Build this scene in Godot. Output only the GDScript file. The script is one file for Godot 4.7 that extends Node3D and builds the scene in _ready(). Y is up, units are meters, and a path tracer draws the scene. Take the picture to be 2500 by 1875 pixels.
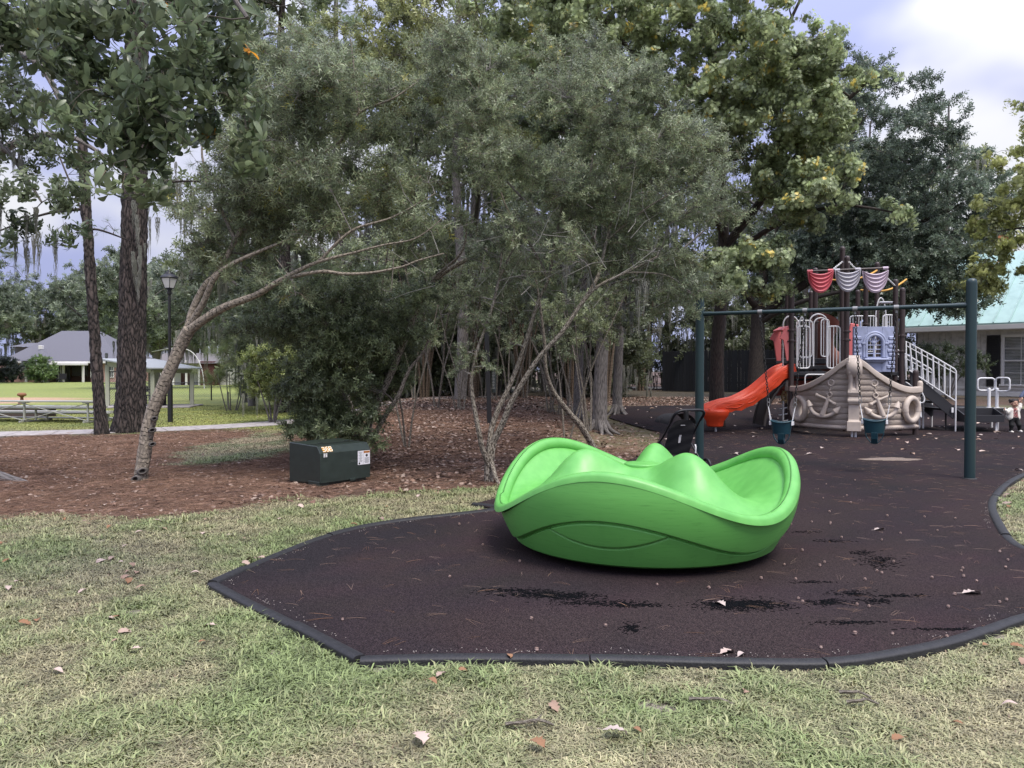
extends Node3D

# A public playground in autumn under an overcast sky: a green moulded spinner on dark rubber surfacing,
# a toddler swing and a ship-shaped play structure behind it, evergreen trees all round.

var rng := RandomNumberGenerator.new()
var noise := FastNoiseLite.new()
var used := {}
var M := {}


# ---------------------------------------------------------------- mesh builder
class MB:
	var v := PackedVector3Array()
	var n := PackedVector3Array()
	var uv := PackedVector2Array()
	var c := PackedColorArray()
	var idx := PackedInt32Array()
	var usec := false

	func p(pos: Vector3, nor: Vector3, u := Vector2.ZERO, col := Color.WHITE) -> int:
		v.append(pos); n.append(nor); uv.append(u); c.append(col)
		if col != Color.WHITE: usec = true
		return v.size() - 1

	func t(a: int, b: int, d: int) -> void:
		var g := (v[b] - v[a]).cross(v[d] - v[a])
		if g.dot(n[a] + n[b] + n[d]) > 0.0:
			idx.append(a); idx.append(d); idx.append(b)
		else:
			idx.append(a); idx.append(b); idx.append(d)

	func q(a: int, b: int, d: int, e: int) -> void:
		t(a, b, d); t(a, d, e)

	func flat(a: Vector3, b: Vector3, d: Vector3, col := Color.WHITE, towards := Vector3.ZERO) -> void:
		var g := (b - a).cross(d - a).normalized()
		if towards != Vector3.ZERO and g.dot(towards) < 0.0: g = -g
		t(p(a, g, Vector2(a.x, a.z), col), p(b, g, Vector2(b.x, b.z), col), p(d, g, Vector2(d.x, d.z), col))

	func flatq(a: Vector3, b: Vector3, d: Vector3, e: Vector3, col := Color.WHITE, towards := Vector3.ZERO) -> void:
		var g := (d - a).cross(e - b).normalized()
		if towards != Vector3.ZERO and g.dot(towards) < 0.0: g = -g
		var l1 := a.distance_to(b)
		var l2 := b.distance_to(d)
		q(p(a, g, Vector2(0, 0), col), p(b, g, Vector2(l1, 0), col), p(d, g, Vector2(l1, l2), col), p(e, g, Vector2(0, l2), col))

	func box(at: Vector3, s: Vector3, b := Basis(), bev := 0.004, col := Color.WHITE) -> void:
		var h := s * 0.5
		bev = minf(bev, minf(h.x, minf(h.y, h.z)) * 0.8)
		var ids := {}
		for sx in [-1, 1]:
			for sy in [-1, 1]:
				for sz in [-1, 1]:
					var o := Vector3(h.x * sx, h.y * sy, h.z * sz)
					var k := "%d%d%d" % [sx, sy, sz]
					var e := Vector3(bev * sx, bev * sy, bev * sz)
					ids[k + "x"] = p(at + b * Vector3(o.x, o.y - e.y, o.z - e.z), b.x.normalized() * sx, Vector2(o.z, o.y), col)
					ids[k + "y"] = p(at + b * Vector3(o.x - e.x, o.y, o.z - e.z), b.y.normalized() * sy, Vector2(o.x, o.z), col)
					ids[k + "z"] = p(at + b * Vector3(o.x - e.x, o.y - e.y, o.z), b.z.normalized() * sz, Vector2(o.x, o.y), col)
					t(ids[k + "x"], ids[k + "y"], ids[k + "z"])
		for s1 in [-1, 1]:
			q(ids["%d-1-1x" % s1], ids["%d1-1x" % s1], ids["%d11x" % s1], ids["%d-11x" % s1])
			q(ids["-1%d-1y" % s1], ids["1%d-1y" % s1], ids["1%d1y" % s1], ids["-1%d1y" % s1])
			q(ids["-1-1%dz" % s1], ids["1-1%dz" % s1], ids["11%dz" % s1], ids["-11%dz" % s1])
			for s2 in [-1, 1]:
				q(ids["%d%d-1x" % [s1, s2]], ids["%d%d1x" % [s1, s2]], ids["%d%d1y" % [s1, s2]], ids["%d%d-1y" % [s1, s2]])
				q(ids["%d-1%dx" % [s1, s2]], ids["%d1%dx" % [s1, s2]], ids["%d1%dz" % [s1, s2]], ids["%d-1%dz" % [s1, s2]])
				q(ids["-1%d%dy" % [s1, s2]], ids["1%d%dy" % [s1, s2]], ids["1%d%dz" % [s1, s2]], ids["-1%d%dz" % [s1, s2]])

	# beam between two points with a rectangular section
	func beam(a: Vector3, b: Vector3, w: float, h: float, bev := 0.004, col := Color.WHITE, up := Vector3.UP) -> void:
		var y := (b - a).normalized()
		if absf(y.dot(up)) > 0.95: up = Vector3(0, 0, 1)
		var x := y.cross(up).normalized()
		var z := x.cross(y).normalized()
		box((a + b) * 0.5, Vector3(w, a.distance_to(b), h), Basis(x, y, z), bev, col)

	# swept tube; rad is a float or an Array of radii; warp displaces the radius: warp.call(angle, metres along, radius) -> radius
	func tube(pts: Array, rad, sides := 8, caps := true, col := Color.WHITE, warp = null, closed := false) -> void:
		var m := pts.size()
		var start := v.size()
		var tan := (pts[1] - pts[0] as Vector3).normalized()
		var ref := Vector3.UP if absf(tan.y) < 0.9 else Vector3(1, 0, 0)
		var x := tan.cross(ref).normalized()
		var along := 0.0
		var rows := m + 1 if closed else m
		for ii in rows:
			var i := ii % m
			var nt: Vector3
			if closed: nt = (pts[(i + 1) % m] - pts[(i + m - 1) % m]).normalized()
			elif i == 0: nt = (pts[1] - pts[0]).normalized()
			elif i == m - 1: nt = (pts[i] - pts[i - 1]).normalized()
			else: nt = (pts[i + 1] - pts[i - 1]).normalized()
			x = (x - nt * x.dot(nt)).normalized()
			var z := nt.cross(x).normalized()
			if ii > 0: along += (pts[i] as Vector3).distance_to(pts[(i + m - 1) % m])
			var r: float = rad if rad is float else rad[i]
			var rep := maxf(1.0, roundf(r * TAU * 2.0))
			for k in sides + 1:
				var a := TAU * k / sides
				var o := x * cos(a) + z * sin(a)
				var rr := r
				if warp != null: rr = warp.call(a if k < sides else 0.0, along, r)
				p(pts[i] + o * rr, o, Vector2(float(k) / sides * rep, along), col)
		for i in rows - 1:
			for k in sides:
				var a := start + i * (sides + 1) + k
				q(a, a + 1, a + sides + 2, a + sides + 1)
		if caps and not closed:
			for e in [0, m - 1]:
				var nn: Vector3 = (pts[0] - pts[1] if e == 0 else pts[m - 1] - pts[m - 2]).normalized()
				var ce := p(pts[e], nn, Vector2.ZERO, col)
				var ring := []
				for k in sides: ring.append(p(v[start + e * (sides + 1) + k], nn, Vector2.ZERO, col))
				for k in sides: t(ce, ring[k], ring[(k + 1) % sides])

	# surface of revolution about b.y at the point at; prof: Vector2(radius, height)
	func lathe(at: Vector3, prof: Array, sides := 16, b := Basis(), col := Color.WHITE) -> void:
		var start := v.size()
		var m := prof.size()
		for i in m:
			var d: Vector2 = prof[mini(i + 1, m - 1)] - prof[maxi(i - 1, 0)]
			var nr := Vector2(d.y, -d.x).normalized()
			for k in sides + 1:
				var a := TAU * k / sides
				var o := Vector3(cos(a), 0, sin(a))
				p(at + b * (o * prof[i].x + Vector3(0, prof[i].y, 0)), (b * (o * nr.x + Vector3(0, nr.y, 0))).normalized(), Vector2(a, prof[i].y), col)
		for i in m - 1:
			for k in sides:
				var a := start + i * (sides + 1) + k
				q(a, a + 1, a + sides + 2, a + sides + 1)

	func ball(at: Vector3, r: Vector3, nu := 12, nv := 8, b := Basis(), col := Color.WHITE) -> void:
		var start := v.size()
		for i in nv + 1:
			var th := PI * i / nv
			for k in nu + 1:
				var a := TAU * k / nu
				var o := Vector3(cos(a) * sin(th), cos(th), sin(a) * sin(th))
				p(at + b * (o * r), (b * (o / r)).normalized(), Vector2(a, th), col)
		for i in nv:
			for k in nu:
				var a := start + i * (nu + 1) + k
				if i > 0: t(a, a + 1, a + nu + 2)
				if i < nv - 1: t(a, a + nu + 2, a + nu + 1)

	# outline in the xy plane of xf, extruded to both sides of it by depth / 2, front edge chamfered
	func prism(poly: PackedVector2Array, depth: float, xf: Transform3D, col := Color.WHITE, bev := 0.0) -> void:
		var inner := poly
		if bev > 0.0:
			var off := Geometry2D.offset_polygon(poly, -bev)
			if off.size() == 1 and off[0].size() == poly.size():
				# pair every corner with the nearest one of the shrunken outline
				inner = PackedVector2Array()
				for a in poly:
					var best: Vector2 = off[0][0]
					for o in off[0]:
						if o.distance_to(a) < best.distance_to(a): best = o
					inner.append(best)
			else: bev = 0.0
		var tris := Geometry2D.triangulate_polygon(inner)
		var h := depth * 0.5
		var m := poly.size()
		for side in [1.0, -1.0]:
			var nn = xf.basis.z.normalized() * side
			var ids := []
			for a in inner: ids.append(p(xf * Vector3(a.x, a.y, h * side), nn, a, col))
			for i in range(0, tris.size(), 3): t(ids[tris[i]], ids[tris[i + 1]], ids[tris[i + 2]])
		var mid := Vector2.ZERO
		var cw := Geometry2D.is_polygon_clockwise(poly)
		for i in m:
			var a := poly[i]
			var b2 := poly[(i + 1) % m]
			var e := (b2 - a).normalized()
			var o2 := Vector2(e.y, -e.x)
			if cw: o2 = -o2
			var nn := (xf.basis * Vector3(o2.x, o2.y, 0)).normalized()
			var hh := h - bev
			q(p(xf * Vector3(a.x, a.y, hh), nn, Vector2(0, hh), col), p(xf * Vector3(b2.x, b2.y, hh), nn, Vector2(a.distance_to(b2), hh), col), p(xf * Vector3(b2.x, b2.y, -hh), nn, Vector2(a.distance_to(b2), -hh), col), p(xf * Vector3(a.x, a.y, -hh), nn, Vector2(0, -hh), col))
			if bev > 0.0:
				for side in [1.0, -1.0]:
					var nz = xf.basis.z.normalized() * side
					var nb = (nn + nz).normalized()
					var ia := inner[i]
					var ib := inner[(i + 1) % m]
					q(p(xf * Vector3(a.x, a.y, hh * side), nb, a, col), p(xf * Vector3(b2.x, b2.y, hh * side), nb, b2, col), p(xf * Vector3(ib.x, ib.y, h * side), nb, ib, col), p(xf * Vector3(ia.x, ia.y, h * side), nb, ia, col))

	# parametric sheet; f.call(i, j) -> Vector3; skip.call(i, j) -> bool drops a cell
	func sheet(nu: int, nv: int, f, flip := false, uvs := Vector2(1, 1), colf = null, skip = null) -> void:
		var start := v.size()
		var pos := []
		for j in nv + 1:
			for i in nu + 1: pos.append(f.call(i, j))
		for j in nv + 1:
			for i in nu + 1:
				var k := j * (nu + 1) + i
				var du: Vector3 = pos[k + (1 if i < nu else 0)] - pos[k - (1 if i > 0 else 0)]
				var dv: Vector3 = pos[k + (nu + 1 if j < nv else 0)] - pos[k - (nu + 1 if j > 0 else 0)]
				var nn := du.cross(dv).normalized()
				if flip: nn = -nn
				p(pos[k], nn, Vector2(i * uvs.x, j * uvs.y), colf.call(i, j) if colf != null else Color.WHITE)
		for j in nv:
			for i in nu:
				if skip != null and skip.call(i, j): continue
				var a := start + j * (nu + 1) + i
				q(a, a + 1, a + nu + 2, a + nu + 1)

	func mesh(material: Material = null, origin := Vector3.ZERO) -> ArrayMesh:
		var am := ArrayMesh.new()
		if idx.is_empty(): return am
		var arr := []
		arr.resize(Mesh.ARRAY_MAX)
		if origin != Vector3.ZERO:
			for i in v.size(): v[i] -= origin
		arr[Mesh.ARRAY_VERTEX] = v
		arr[Mesh.ARRAY_NORMAL] = n
		arr[Mesh.ARRAY_TEX_UV] = uv
		if usec: arr[Mesh.ARRAY_COLOR] = c
		arr[Mesh.ARRAY_INDEX] = idx
		am.add_surface_from_arrays(Mesh.PRIMITIVE_TRIANGLES, arr)
		if material: am.surface_set_material(0, material)
		return am


# ---------------------------------------------------------------- naming
func numbered(called: String) -> String:
	if not used.has(called):
		used[called] = 0
		return called
	used[called] += 1
	return "%s_%03d" % [called, used[called]]


func tag(o: Node, label := "", category := "", group := "", kind := "") -> Node:
	if label: o.set_meta("label", label)
	if category: o.set_meta("category", category)
	if group: o.set_meta("group", group)
	if kind: o.set_meta("kind", kind)
	return o


func thing(called: String, label: String, category: String, at := Vector3.ZERO, group := "") -> Node3D:
	var o := Node3D.new()
	o.name = numbered(called)
	o.position = at
	add_child(o, true)
	tag(o, label, category, group)
	return o


func world_of(o: Node) -> Vector3:
	var w := Vector3.ZERO
	while o != self and o is Node3D:
		w += o.position
		o = o.get_parent()
	return w


# a part built in world coordinates
func part(parent: Node3D, called: String, mb: MB, material: Material, label := "", kind := "") -> MeshInstance3D:
	var o := MeshInstance3D.new()
	o.name = called
	o.mesh = mb.mesh(material, world_of(parent))
	parent.add_child(o, true)
	if label: o.set_meta("label", label)
	if kind: o.set_meta("kind", kind)
	return o


# a top-level thing that is one mesh, its origin at the point at
func single(called: String, mb: MB, material: Material, at: Vector3, label: String, category: String, group := "", kind := "") -> MeshInstance3D:
	var o := MeshInstance3D.new()
	o.name = numbered(called)
	o.mesh = mb.mesh(material, at)
	o.position = at
	add_child(o, true)
	tag(o, label, category, group, kind)
	return o


func structure(called: String, mb: MB, material: Material) -> MeshInstance3D:
	return single(called, mb, material, Vector3.ZERO, "", "", "", "structure")


func scatter(parent: Node, called: String, mesh: Mesh, xf: Array, cols: PackedColorArray, kind := "stuff") -> MultiMeshInstance3D:
	var mm := MultiMesh.new()
	mm.transform_format = MultiMesh.TRANSFORM_3D
	mm.use_colors = cols.size() > 0
	mm.mesh = mesh
	mm.instance_count = xf.size()
	for i in xf.size():
		mm.set_instance_transform(i, xf[i])
	if cols.size() > 0:
		for i in xf.size():
			mm.set_instance_color(i, cols[i])
	var o := MultiMeshInstance3D.new()
	o.name = called if parent != self else numbered(called)
	o.multimesh = mm
	parent.add_child(o, true)
	if kind: o.set_meta("kind", kind)
	return o


func copy_of(o: Node3D, label := "", group := "") -> Node3D:
	var base := str(o.name)
	if base.length() > 4 and base[base.length() - 4] == "_" and base.right(3).is_valid_int(): base = base.left(-4)
	var c: Node3D = o.duplicate()
	c.name = numbered(base)
	add_child(c, true)
	if label: c.set_meta("label", label)
	if group: c.set_meta("group", group)
	return c


# ---------------------------------------------------------------- materials
func lin(r: float, g: float, b: float) -> Color:
	return Color(r, g, b).linear_to_srgb()


func std(r: float, g: float, b: float, rough := 0.7, metal := 0.0) -> StandardMaterial3D:
	var m := StandardMaterial3D.new()
	m.albedo_color = lin(r, g, b)
	m.roughness = rough
	m.metallic = metal
	return m


func vcol(rough := 0.8) -> StandardMaterial3D:
	var m := std(1, 1, 1, rough)
	m.vertex_color_use_as_albedo = true
	return m


func fnl(kind: int, freq: float, oct := 4, sd := 1) -> FastNoiseLite:
	var f := FastNoiseLite.new()
	f.noise_type = kind
	f.frequency = freq
	f.fractal_octaves = oct
	f.seed = sd
	return f


func ntex(f: FastNoiseLite, size: int, stops = null, w := 0) -> NoiseTexture2D:
	var t := NoiseTexture2D.new()
	t.width = w if w else size
	t.height = size
	t.seamless = true
	t.noise = f
	if stops:
		var g := Gradient.new()
		g.offsets = PackedFloat32Array()
		g.colors = PackedColorArray()
		var off := PackedFloat32Array()
		var cs := PackedColorArray()
		for s in stops:
			off.append(s[0]); cs.append(s[1])
		g.offsets = off
		g.colors = cs
		t.color_ramp = g
	return t


func relief(m: StandardMaterial3D, t: Texture2D, cm: float) -> StandardMaterial3D:
	m.heightmap_enabled = true
	m.heightmap_texture = t
	m.heightmap_scale = cm
	return m


func tri(m: StandardMaterial3D, per_metre: float, in_world := true) -> StandardMaterial3D:
	m.uv1_triplanar = true
	m.uv1_world_triplanar = in_world
	m.uv1_scale = Vector3.ONE * per_metre
	return m


# ---------------------------------------------------------------- small maths
func rr(a: float, b: float) -> float:
	return rng.randf_range(a, b)


func ss(a: float, b: float, x: float) -> float:
	return smoothstep(a, b, x)


func rdir() -> Vector3:
	var z := rr(-1, 1)
	var a := rr(0, TAU)
	var r := sqrt(1.0 - z * z)
	return Vector3(r * cos(a), z, r * sin(a))


# Catmull-Rom through the points, k steps a span
func smooth(pts: Array, k := 6) -> Array:
	var out := []
	var m := pts.size()
	for i in m - 1:
		var p0: Vector3 = pts[maxi(i - 1, 0)]
		var p1: Vector3 = pts[i]
		var p2: Vector3 = pts[i + 1]
		var p3: Vector3 = pts[mini(i + 2, m - 1)]
		for s in k:
			out.append(p1.cubic_interpolate(p2, p0, p3, float(s) / k))
	out.append(pts[m - 1])
	return out


func basis_y(y: Vector3, roll := 0.0) -> Basis:
	y = y.normalized()
	var r := Vector3(1, 0, 0) if absf(y.x) < 0.9 else Vector3(0, 0, 1)
	var x := r.cross(y).normalized()
	x = x.rotated(y, roll)
	return Basis(x, y, x.cross(y))


# height of the terrain: flat lawn, a low mulched mound under the trees, a gentle rise towards the building
func h(x: float, z: float) -> float:
	var d := -z
	var rise := 0.52 * ss(17.0, 30.0, d) * ss(-9.0, -3.0, x)
	var mound := 0.36 * ss(11.0, 18.5, d) * (1.0 - ss(22.0, 30.0, d)) * ss(-6.0, -2.8, x) * (1.0 - ss(0.6, 2.6, x))
	return rise + mound


func on(x: float, z: float) -> Vector3:
	return Vector3(x, h(x, z), z)


func _ready() -> void:
	# ---- camera
	var cam := Camera3D.new()
	cam.name = "camera"
	cam.position = Vector3(0, 1.5, 0)
	cam.rotation_degrees.x = -1.02
	cam.fov = 53.05
	cam.near = 0.05
	cam.far = 900.0
	add_child(cam)
	cam.current = true
	# ---- sky, light and exposure
	var sky_mat := PanoramaSkyMaterial.new()
	sky_mat.panorama = ImageTexture.create_from_image(sky_picture())
	var sky := Sky.new()
	sky.sky_material = sky_mat
	var env := Environment.new()
	env.background_mode = Environment.BG_SKY
	env.sky = sky
	env.background_energy_multiplier = 1.0
	env.tonemap_mode = Environment.TONE_MAPPER_LINEAR
	env.tonemap_exposure = 2.75
	env.ssao_enabled = true
	env.ssil_enabled = true
	env.sdfgi_enabled = true
	var we := WorldEnvironment.new()
	we.name = "sky"
	we.environment = env
	add_child(we)
	var sun := DirectionalLight3D.new()
	sun.name = "sun"
	sun.light_energy = 0.5
	sun.light_color = Color(1.0, 0.97, 0.92)
	sun.light_angular_distance = 24.0
	sun.rotation_degrees = Vector3(-62, 35, 0)
	sun.shadow_enabled = true
	add_child(sun)
	# ---- the place
	noise.noise_type = FastNoiseLite.TYPE_SIMPLEX_SMOOTH
	noise.frequency = 1.0
	noise.fractal_octaves = 3
	noise.seed = 5
	rng.seed = 11
	materials()
	ground()
	buildings()
	trees()
	field_things()
	spinner()
	swing()
	playset()
	transfer_station()
	stroller()
	transformer_box()
	people()
	litter()
	grass()


# overcast sky with a few thinner, brighter places; brighter overhead as overcast skies are
func sky_picture() -> Image:
	var f := fnl(FastNoiseLite.TYPE_SIMPLEX_SMOOTH, 1.0, 5, 23)
	f.fractal_gain = 0.45
	var w := 1024
	var hh := 512
	var im := Image.create(w, hh, false, Image.FORMAT_RGBF)
	var blue := Vector3(0.47, 0.52, 0.84)
	var white := Vector3(0.92, 0.93, 0.99)
	for j in hh:
		var el := (0.5 - (j + 0.5) / hh) * PI
		for i in w:
			var az := (i + 0.5) / w * TAU
			var d := Vector3(sin(az) * cos(el), sin(el), cos(az) * cos(el))
			var q := Vector3(d.x, d.y * 2.2, d.z) * 2.1
			var a := f.get_noise_3dv(q) * 1.15 + f.get_noise_3dv(q * 2.7 + Vector3(9, 2, 4)) * 0.35
			var k := clampf(0.34 + a * 1.45, 0.0, 1.0)
			k = k * k * (3.0 - 2.0 * k)
			var col := blue.lerp(white, k)
			var up := maxf(d.y, 0.0)
			col *= 0.32 + 0.90 * up * up
			if d.y < 0.0: col = Vector3(0.12, 0.12, 0.10)
			im.set_pixel(i, j, Color(col.x, col.y, col.z))
	return im


func materials() -> void:
	var W := FastNoiseLite.TYPE_CELLULAR
	var S := FastNoiseLite.TYPE_SIMPLEX_SMOOTH
	var g := func(a: float) -> Color: return Color(a, a, a)
	# ground grain, multiplied with the colour of the matter at each place
	var grain := ntex(fnl(S, 0.09, 5, 3), 512, [[0.0, g.call(0.55)], [0.45, g.call(0.85)], [0.7, g.call(1.0)], [1.0, g.call(1.0)]])
	M.ground = relief(tri(vcol(0.95), 0.9), grain, 2.0)
	M.ground.albedo_texture = grain
	# rubber crumb surfacing: dark brown and black crumbs with a few pale ones
	var crumbs := crumb_picture()
	M.rubber = vcol(0.92)
	M.rubber.albedo_texture = crumbs
	M.rubber.metallic_specular = 0.2
	tri(M.rubber, 1.0 / 0.9)
	relief(M.rubber, ntex(fnl(S, 0.35, 2, 8), 512), 0.25)
	M.curb = std(0.022, 0.023, 0.026, 0.62)
	M.curb = relief(tri(M.curb, 2.0), ntex(fnl(S, 0.12, 4, 9), 256), 0.2)
	var dusty := ntex(fnl(S, 0.03, 5, 91), 256, [[0.0, Color(0.7, 0.7, 0.72)], [0.55, Color(0.85, 0.85, 0.85)], [0.8, Color(1, 1, 1)], [1.0, Color(1, 1, 1)]])
	M.curb.albedo_color = lin(0.019, 0.019, 0.021)
	M.curb.albedo_texture = dusty
	M.shreds = std(0.005, 0.0055, 0.0065, 0.9)
	M.shreds.metallic_specular = 0.12
	M.concrete = tri(std(0.36, 0.33, 0.32, 0.9), 0.5)
	M.concrete.albedo_texture = ntex(fnl(S, 0.03, 5, 12), 256, [[0.0, g.call(0.75)], [0.5, g.call(0.95)], [1.0, g.call(1.0)]])
	# bark
	var pf := fnl(S, 0.02, 3, 15)
	pf.fractal_type = FastNoiseLite.FRACTAL_RIDGED
	var plates := ntex(pf, 256, [[0.0, g.call(1.0)], [0.35, g.call(0.8)], [0.62, g.call(0.55)], [0.85, g.call(0.2)], [1.0, g.call(0.1)]])
	M.pine_bark = std(0.125, 0.098, 0.088, 0.95)
	M.pine_bark.albedo_texture = plates
	M.pine_bark.uv1_scale = Vector3(1.0, 0.6, 1)
	relief(M.pine_bark, plates, 2.2)
	var mott := ntex(fnl(S, 0.022, 5, 31), 512, [[0.0, Color(0.16, 0.14, 0.12)], [0.38, Color(0.42, 0.39, 0.35)], [0.52, Color(0.66, 0.64, 0.6)], [0.7, Color(0.78, 0.76, 0.72)], [1.0, Color(0.6, 0.62, 0.56)]])
	M.grey_bark = std(0.56, 0.525, 0.49, 0.9)
	M.grey_bark.albedo_texture = mott
	M.grey_bark.uv1_scale = Vector3(1, 1.6, 1)
	relief(M.grey_bark, ntex(fnl(S, 0.05, 4, 33), 256), 0.6)
	# bark with dark cross cracks
	M.ring_bark = std(0.52, 0.485, 0.45, 0.9)
	M.ring_bark.albedo_texture = ring_picture()
	M.ring_bark.uv1_scale = Vector3(1, 0.55, 1)
	relief(M.ring_bark, M.ring_bark.albedo_texture, 0.9)
	var df := fnl(S, 0.03, 4, 41)
	M.dark_bark = std(0.075, 0.06, 0.05, 0.95)
	M.dark_bark.albedo_texture = ntex(df, 256, [[0.0, g.call(0.45)], [0.5, g.call(0.8)], [1.0, g.call(1.0)]])
	M.dark_bark.uv1_scale = Vector3(2, 0.7, 1)
	relief(M.dark_bark, M.dark_bark.albedo_texture, 1.5)
	M.oak_bark = M.dark_bark.duplicate()
	M.oak_bark.albedo_color = lin(0.26, 0.235, 0.22)
	M.tan_bark = M.grey_bark.duplicate()
	M.tan_bark.albedo_color = lin(0.42, 0.33, 0.26)
	M.twig = std(0.20, 0.185, 0.175, 0.9)
	M.pale_twig = std(0.32, 0.30, 0.28, 0.9)
	M.dark_twig = std(0.075, 0.065, 0.055, 0.9)
	# leaves take the colour of each copy
	M.leaf = vcol(0.42)
	M.leaf.metallic_specular = 0.6
	M.leaf.backlight_enabled = true
	M.leaf.backlight = Color(1.0, 1.0, 1.0)
	M.gloss_leaf = M.leaf.duplicate()
	M.gloss_leaf.roughness = 0.36
	M.dry = vcol(0.9)
	M.dry.backlight_enabled = true
	M.dry.backlight = Color(0.25, 0.25, 0.25)
	M.blade = vcol(0.7)
	M.blade.backlight_enabled = true
	M.blade.backlight = Color(0.4, 0.4, 0.4)
	M.plain = vcol(0.8)
	# paints and plastics
	M.green_plastic = green_plastic()
	M.green_post = std(0.012, 0.032, 0.036, 0.42)
	M.swing_plastic = std(0.008, 0.042, 0.058, 0.4)
	M.brown_paint = std(0.040, 0.026, 0.025, 0.45)
	M.white_rail = std(0.66, 0.66, 0.67, 0.4)
	M.galv = std(0.22, 0.22, 0.22, 0.5, 0.5)
	M.chain = std(0.022, 0.021, 0.02, 0.6, 0.3)
	M.black = std(0.012, 0.012, 0.014, 0.5)
	M.black_cloth = std(0.010, 0.010, 0.012, 0.9)
	M.black_deck = std(0.016, 0.016, 0.020, 0.6)
	var faded := ntex(fnl(S, 0.02, 4, 52), 256, [[0.0, g.call(0.84)], [0.5, g.call(0.95)], [1.0, g.call(1.0)]])
	M.orange = std(0.72, 0.068, 0.018, 0.42)
	M.faded_red = std(0.60, 0.15, 0.15, 0.5)
	M.tan = tri(std(0.54, 0.46, 0.395, 0.6), 0.7)
	M.tan.albedo_texture = faded
	M.plank = std(0.52, 0.44, 0.375, 0.6)
	M.plank.uv1_scale = Vector3(1.6, 1.6, 1)
	relief(M.plank, grain_picture(), 1.1)
	M.blue = tri(std(0.35, 0.39, 0.555, 0.5), 0.8)
	M.blue.albedo_texture = faded
	M.flag_red = std(0.60, 0.12, 0.15, 0.5)
	M.flag_grey = std(0.42, 0.41, 0.47, 0.5)
	M.flag_mauve = std(0.50, 0.41, 0.50, 0.5)
	M.yellow = std(0.62, 0.33, 0.06, 0.5)
	M.box_green = tri(std(0.028, 0.040, 0.035, 0.33), 1.4)
	M.box_green.albedo_texture = ntex(fnl(S, 0.02, 5, 61), 256, [[0.0, g.call(0.8)], [0.55, g.call(0.95)], [0.8, Color(1, 1, 1)], [1.0, Color(1, 1, 1)]])
	M.hollow_shade = std(0.02, 0.016, 0.014, 0.95)  # shade inside the knot holes, put into the colour
	M.slat = std(0.62, 0.62, 0.62, 0.6)
	M.white_paint = std(0.62, 0.61, 0.60, 0.6)
	M.glass = std(0.10, 0.105, 0.11, 0.08)
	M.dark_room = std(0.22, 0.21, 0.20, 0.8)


# moulded wood grain with knots: height only
func grain_picture() -> ImageTexture:
	var f := fnl(FastNoiseLite.TYPE_SIMPLEX_SMOOTH, 0.012, 2, 72)
	var im := Image.create(512, 256, false, Image.FORMAT_L8)
	for y in 256:
		for x in 512:
			var a := f.get_noise_2d(x * 0.35, y * 2.2) * 9.0
			var fx := fmod(x + 40.0, 190.0) - 95.0
			var fy := fmod(y * 1.0 + floorf((x + 40.0) / 190.0) * 37.0, 64.0) - 32.0
			var kd := sqrt(fx * fx * 0.09 + fy * fy)
			a += 7.0 * exp(-kd / 14.0) * 1.4
			var w := 0.5 + 0.5 * sin(a * TAU * 0.9)
			im.set_pixel(x, y, Color.from_hsv(0, 0, 0.35 + 0.65 * smoothstep(0.05, 0.35, w)))
	return ImageTexture.create_from_image(im)


func crumb_picture() -> ImageTexture:
	var s := 1024
	var im := Image.create(s, s, false, Image.FORMAT_RGB8)
	var r := RandomNumberGenerator.new()
	r.seed = 77
	im.fill(lin(0.55, 0.55, 0.55))
	# crumbs of two to four millimetres, brown or black, laid over each other
	for i in 60000:
		var k := r.randf()
		var a := r.randf_range(0.2, 0.85)
		var col := lin(a, a * 0.93, a * 0.94)
		if k < 0.35: col = lin(a * 0.4, a * 0.42, a * 0.47)
		var w := r.randi_range(3, 8)
		if i > 56500: col = lin(1, 0.95, 0.92)
		if i > 56500: w = r.randi_range(4, 6)
		im.fill_rect(Rect2i(r.randi_range(0, s - 1), r.randi_range(0, s - 1), w, r.randi_range(3, 7) if i <= 56500 else w), col)
	return ImageTexture.create_from_image(im)


# pale bark with dark cracks that run round the stem
func ring_picture() -> ImageTexture:
	var w := 256
	var hh := 1024
	var im := Image.create(w, hh, false, Image.FORMAT_RGB8)
	var f := fnl(FastNoiseLite.TYPE_SIMPLEX_SMOOTH, 0.02, 4, 81)
	var f2 := fnl(FastNoiseLite.TYPE_SIMPLEX_SMOOTH, 0.05, 3, 82)
	for y in hh:
		for x in w:
			var a := TAU * x / w
			var cx := cos(a) * 40.0
			var cy := sin(a) * 40.0
			var m := f2.get_noise_3d(cx, y * 0.5, cy)
			var base := 0.72 + 0.3 * m
			var yy := y + f.get_noise_3d(cx * 0.7, y * 0.2, cy * 0.7) * 26.0
			var band := absf(fmod(yy, 34.0) - 17.0)
			var here := f.get_noise_3d(cx * 1.2, y * 2.0 + 300.0, cy * 1.2)
			if here > -0.12: base *= lerpf(0.22, 1.0, smoothstep(1.0, 4.0, band + (0.2 - here) * 6.0))
			im.set_pixel(x, y, Color(base, base * 0.96, base * 0.9))
	return ImageTexture.create_from_image(im)


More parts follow.
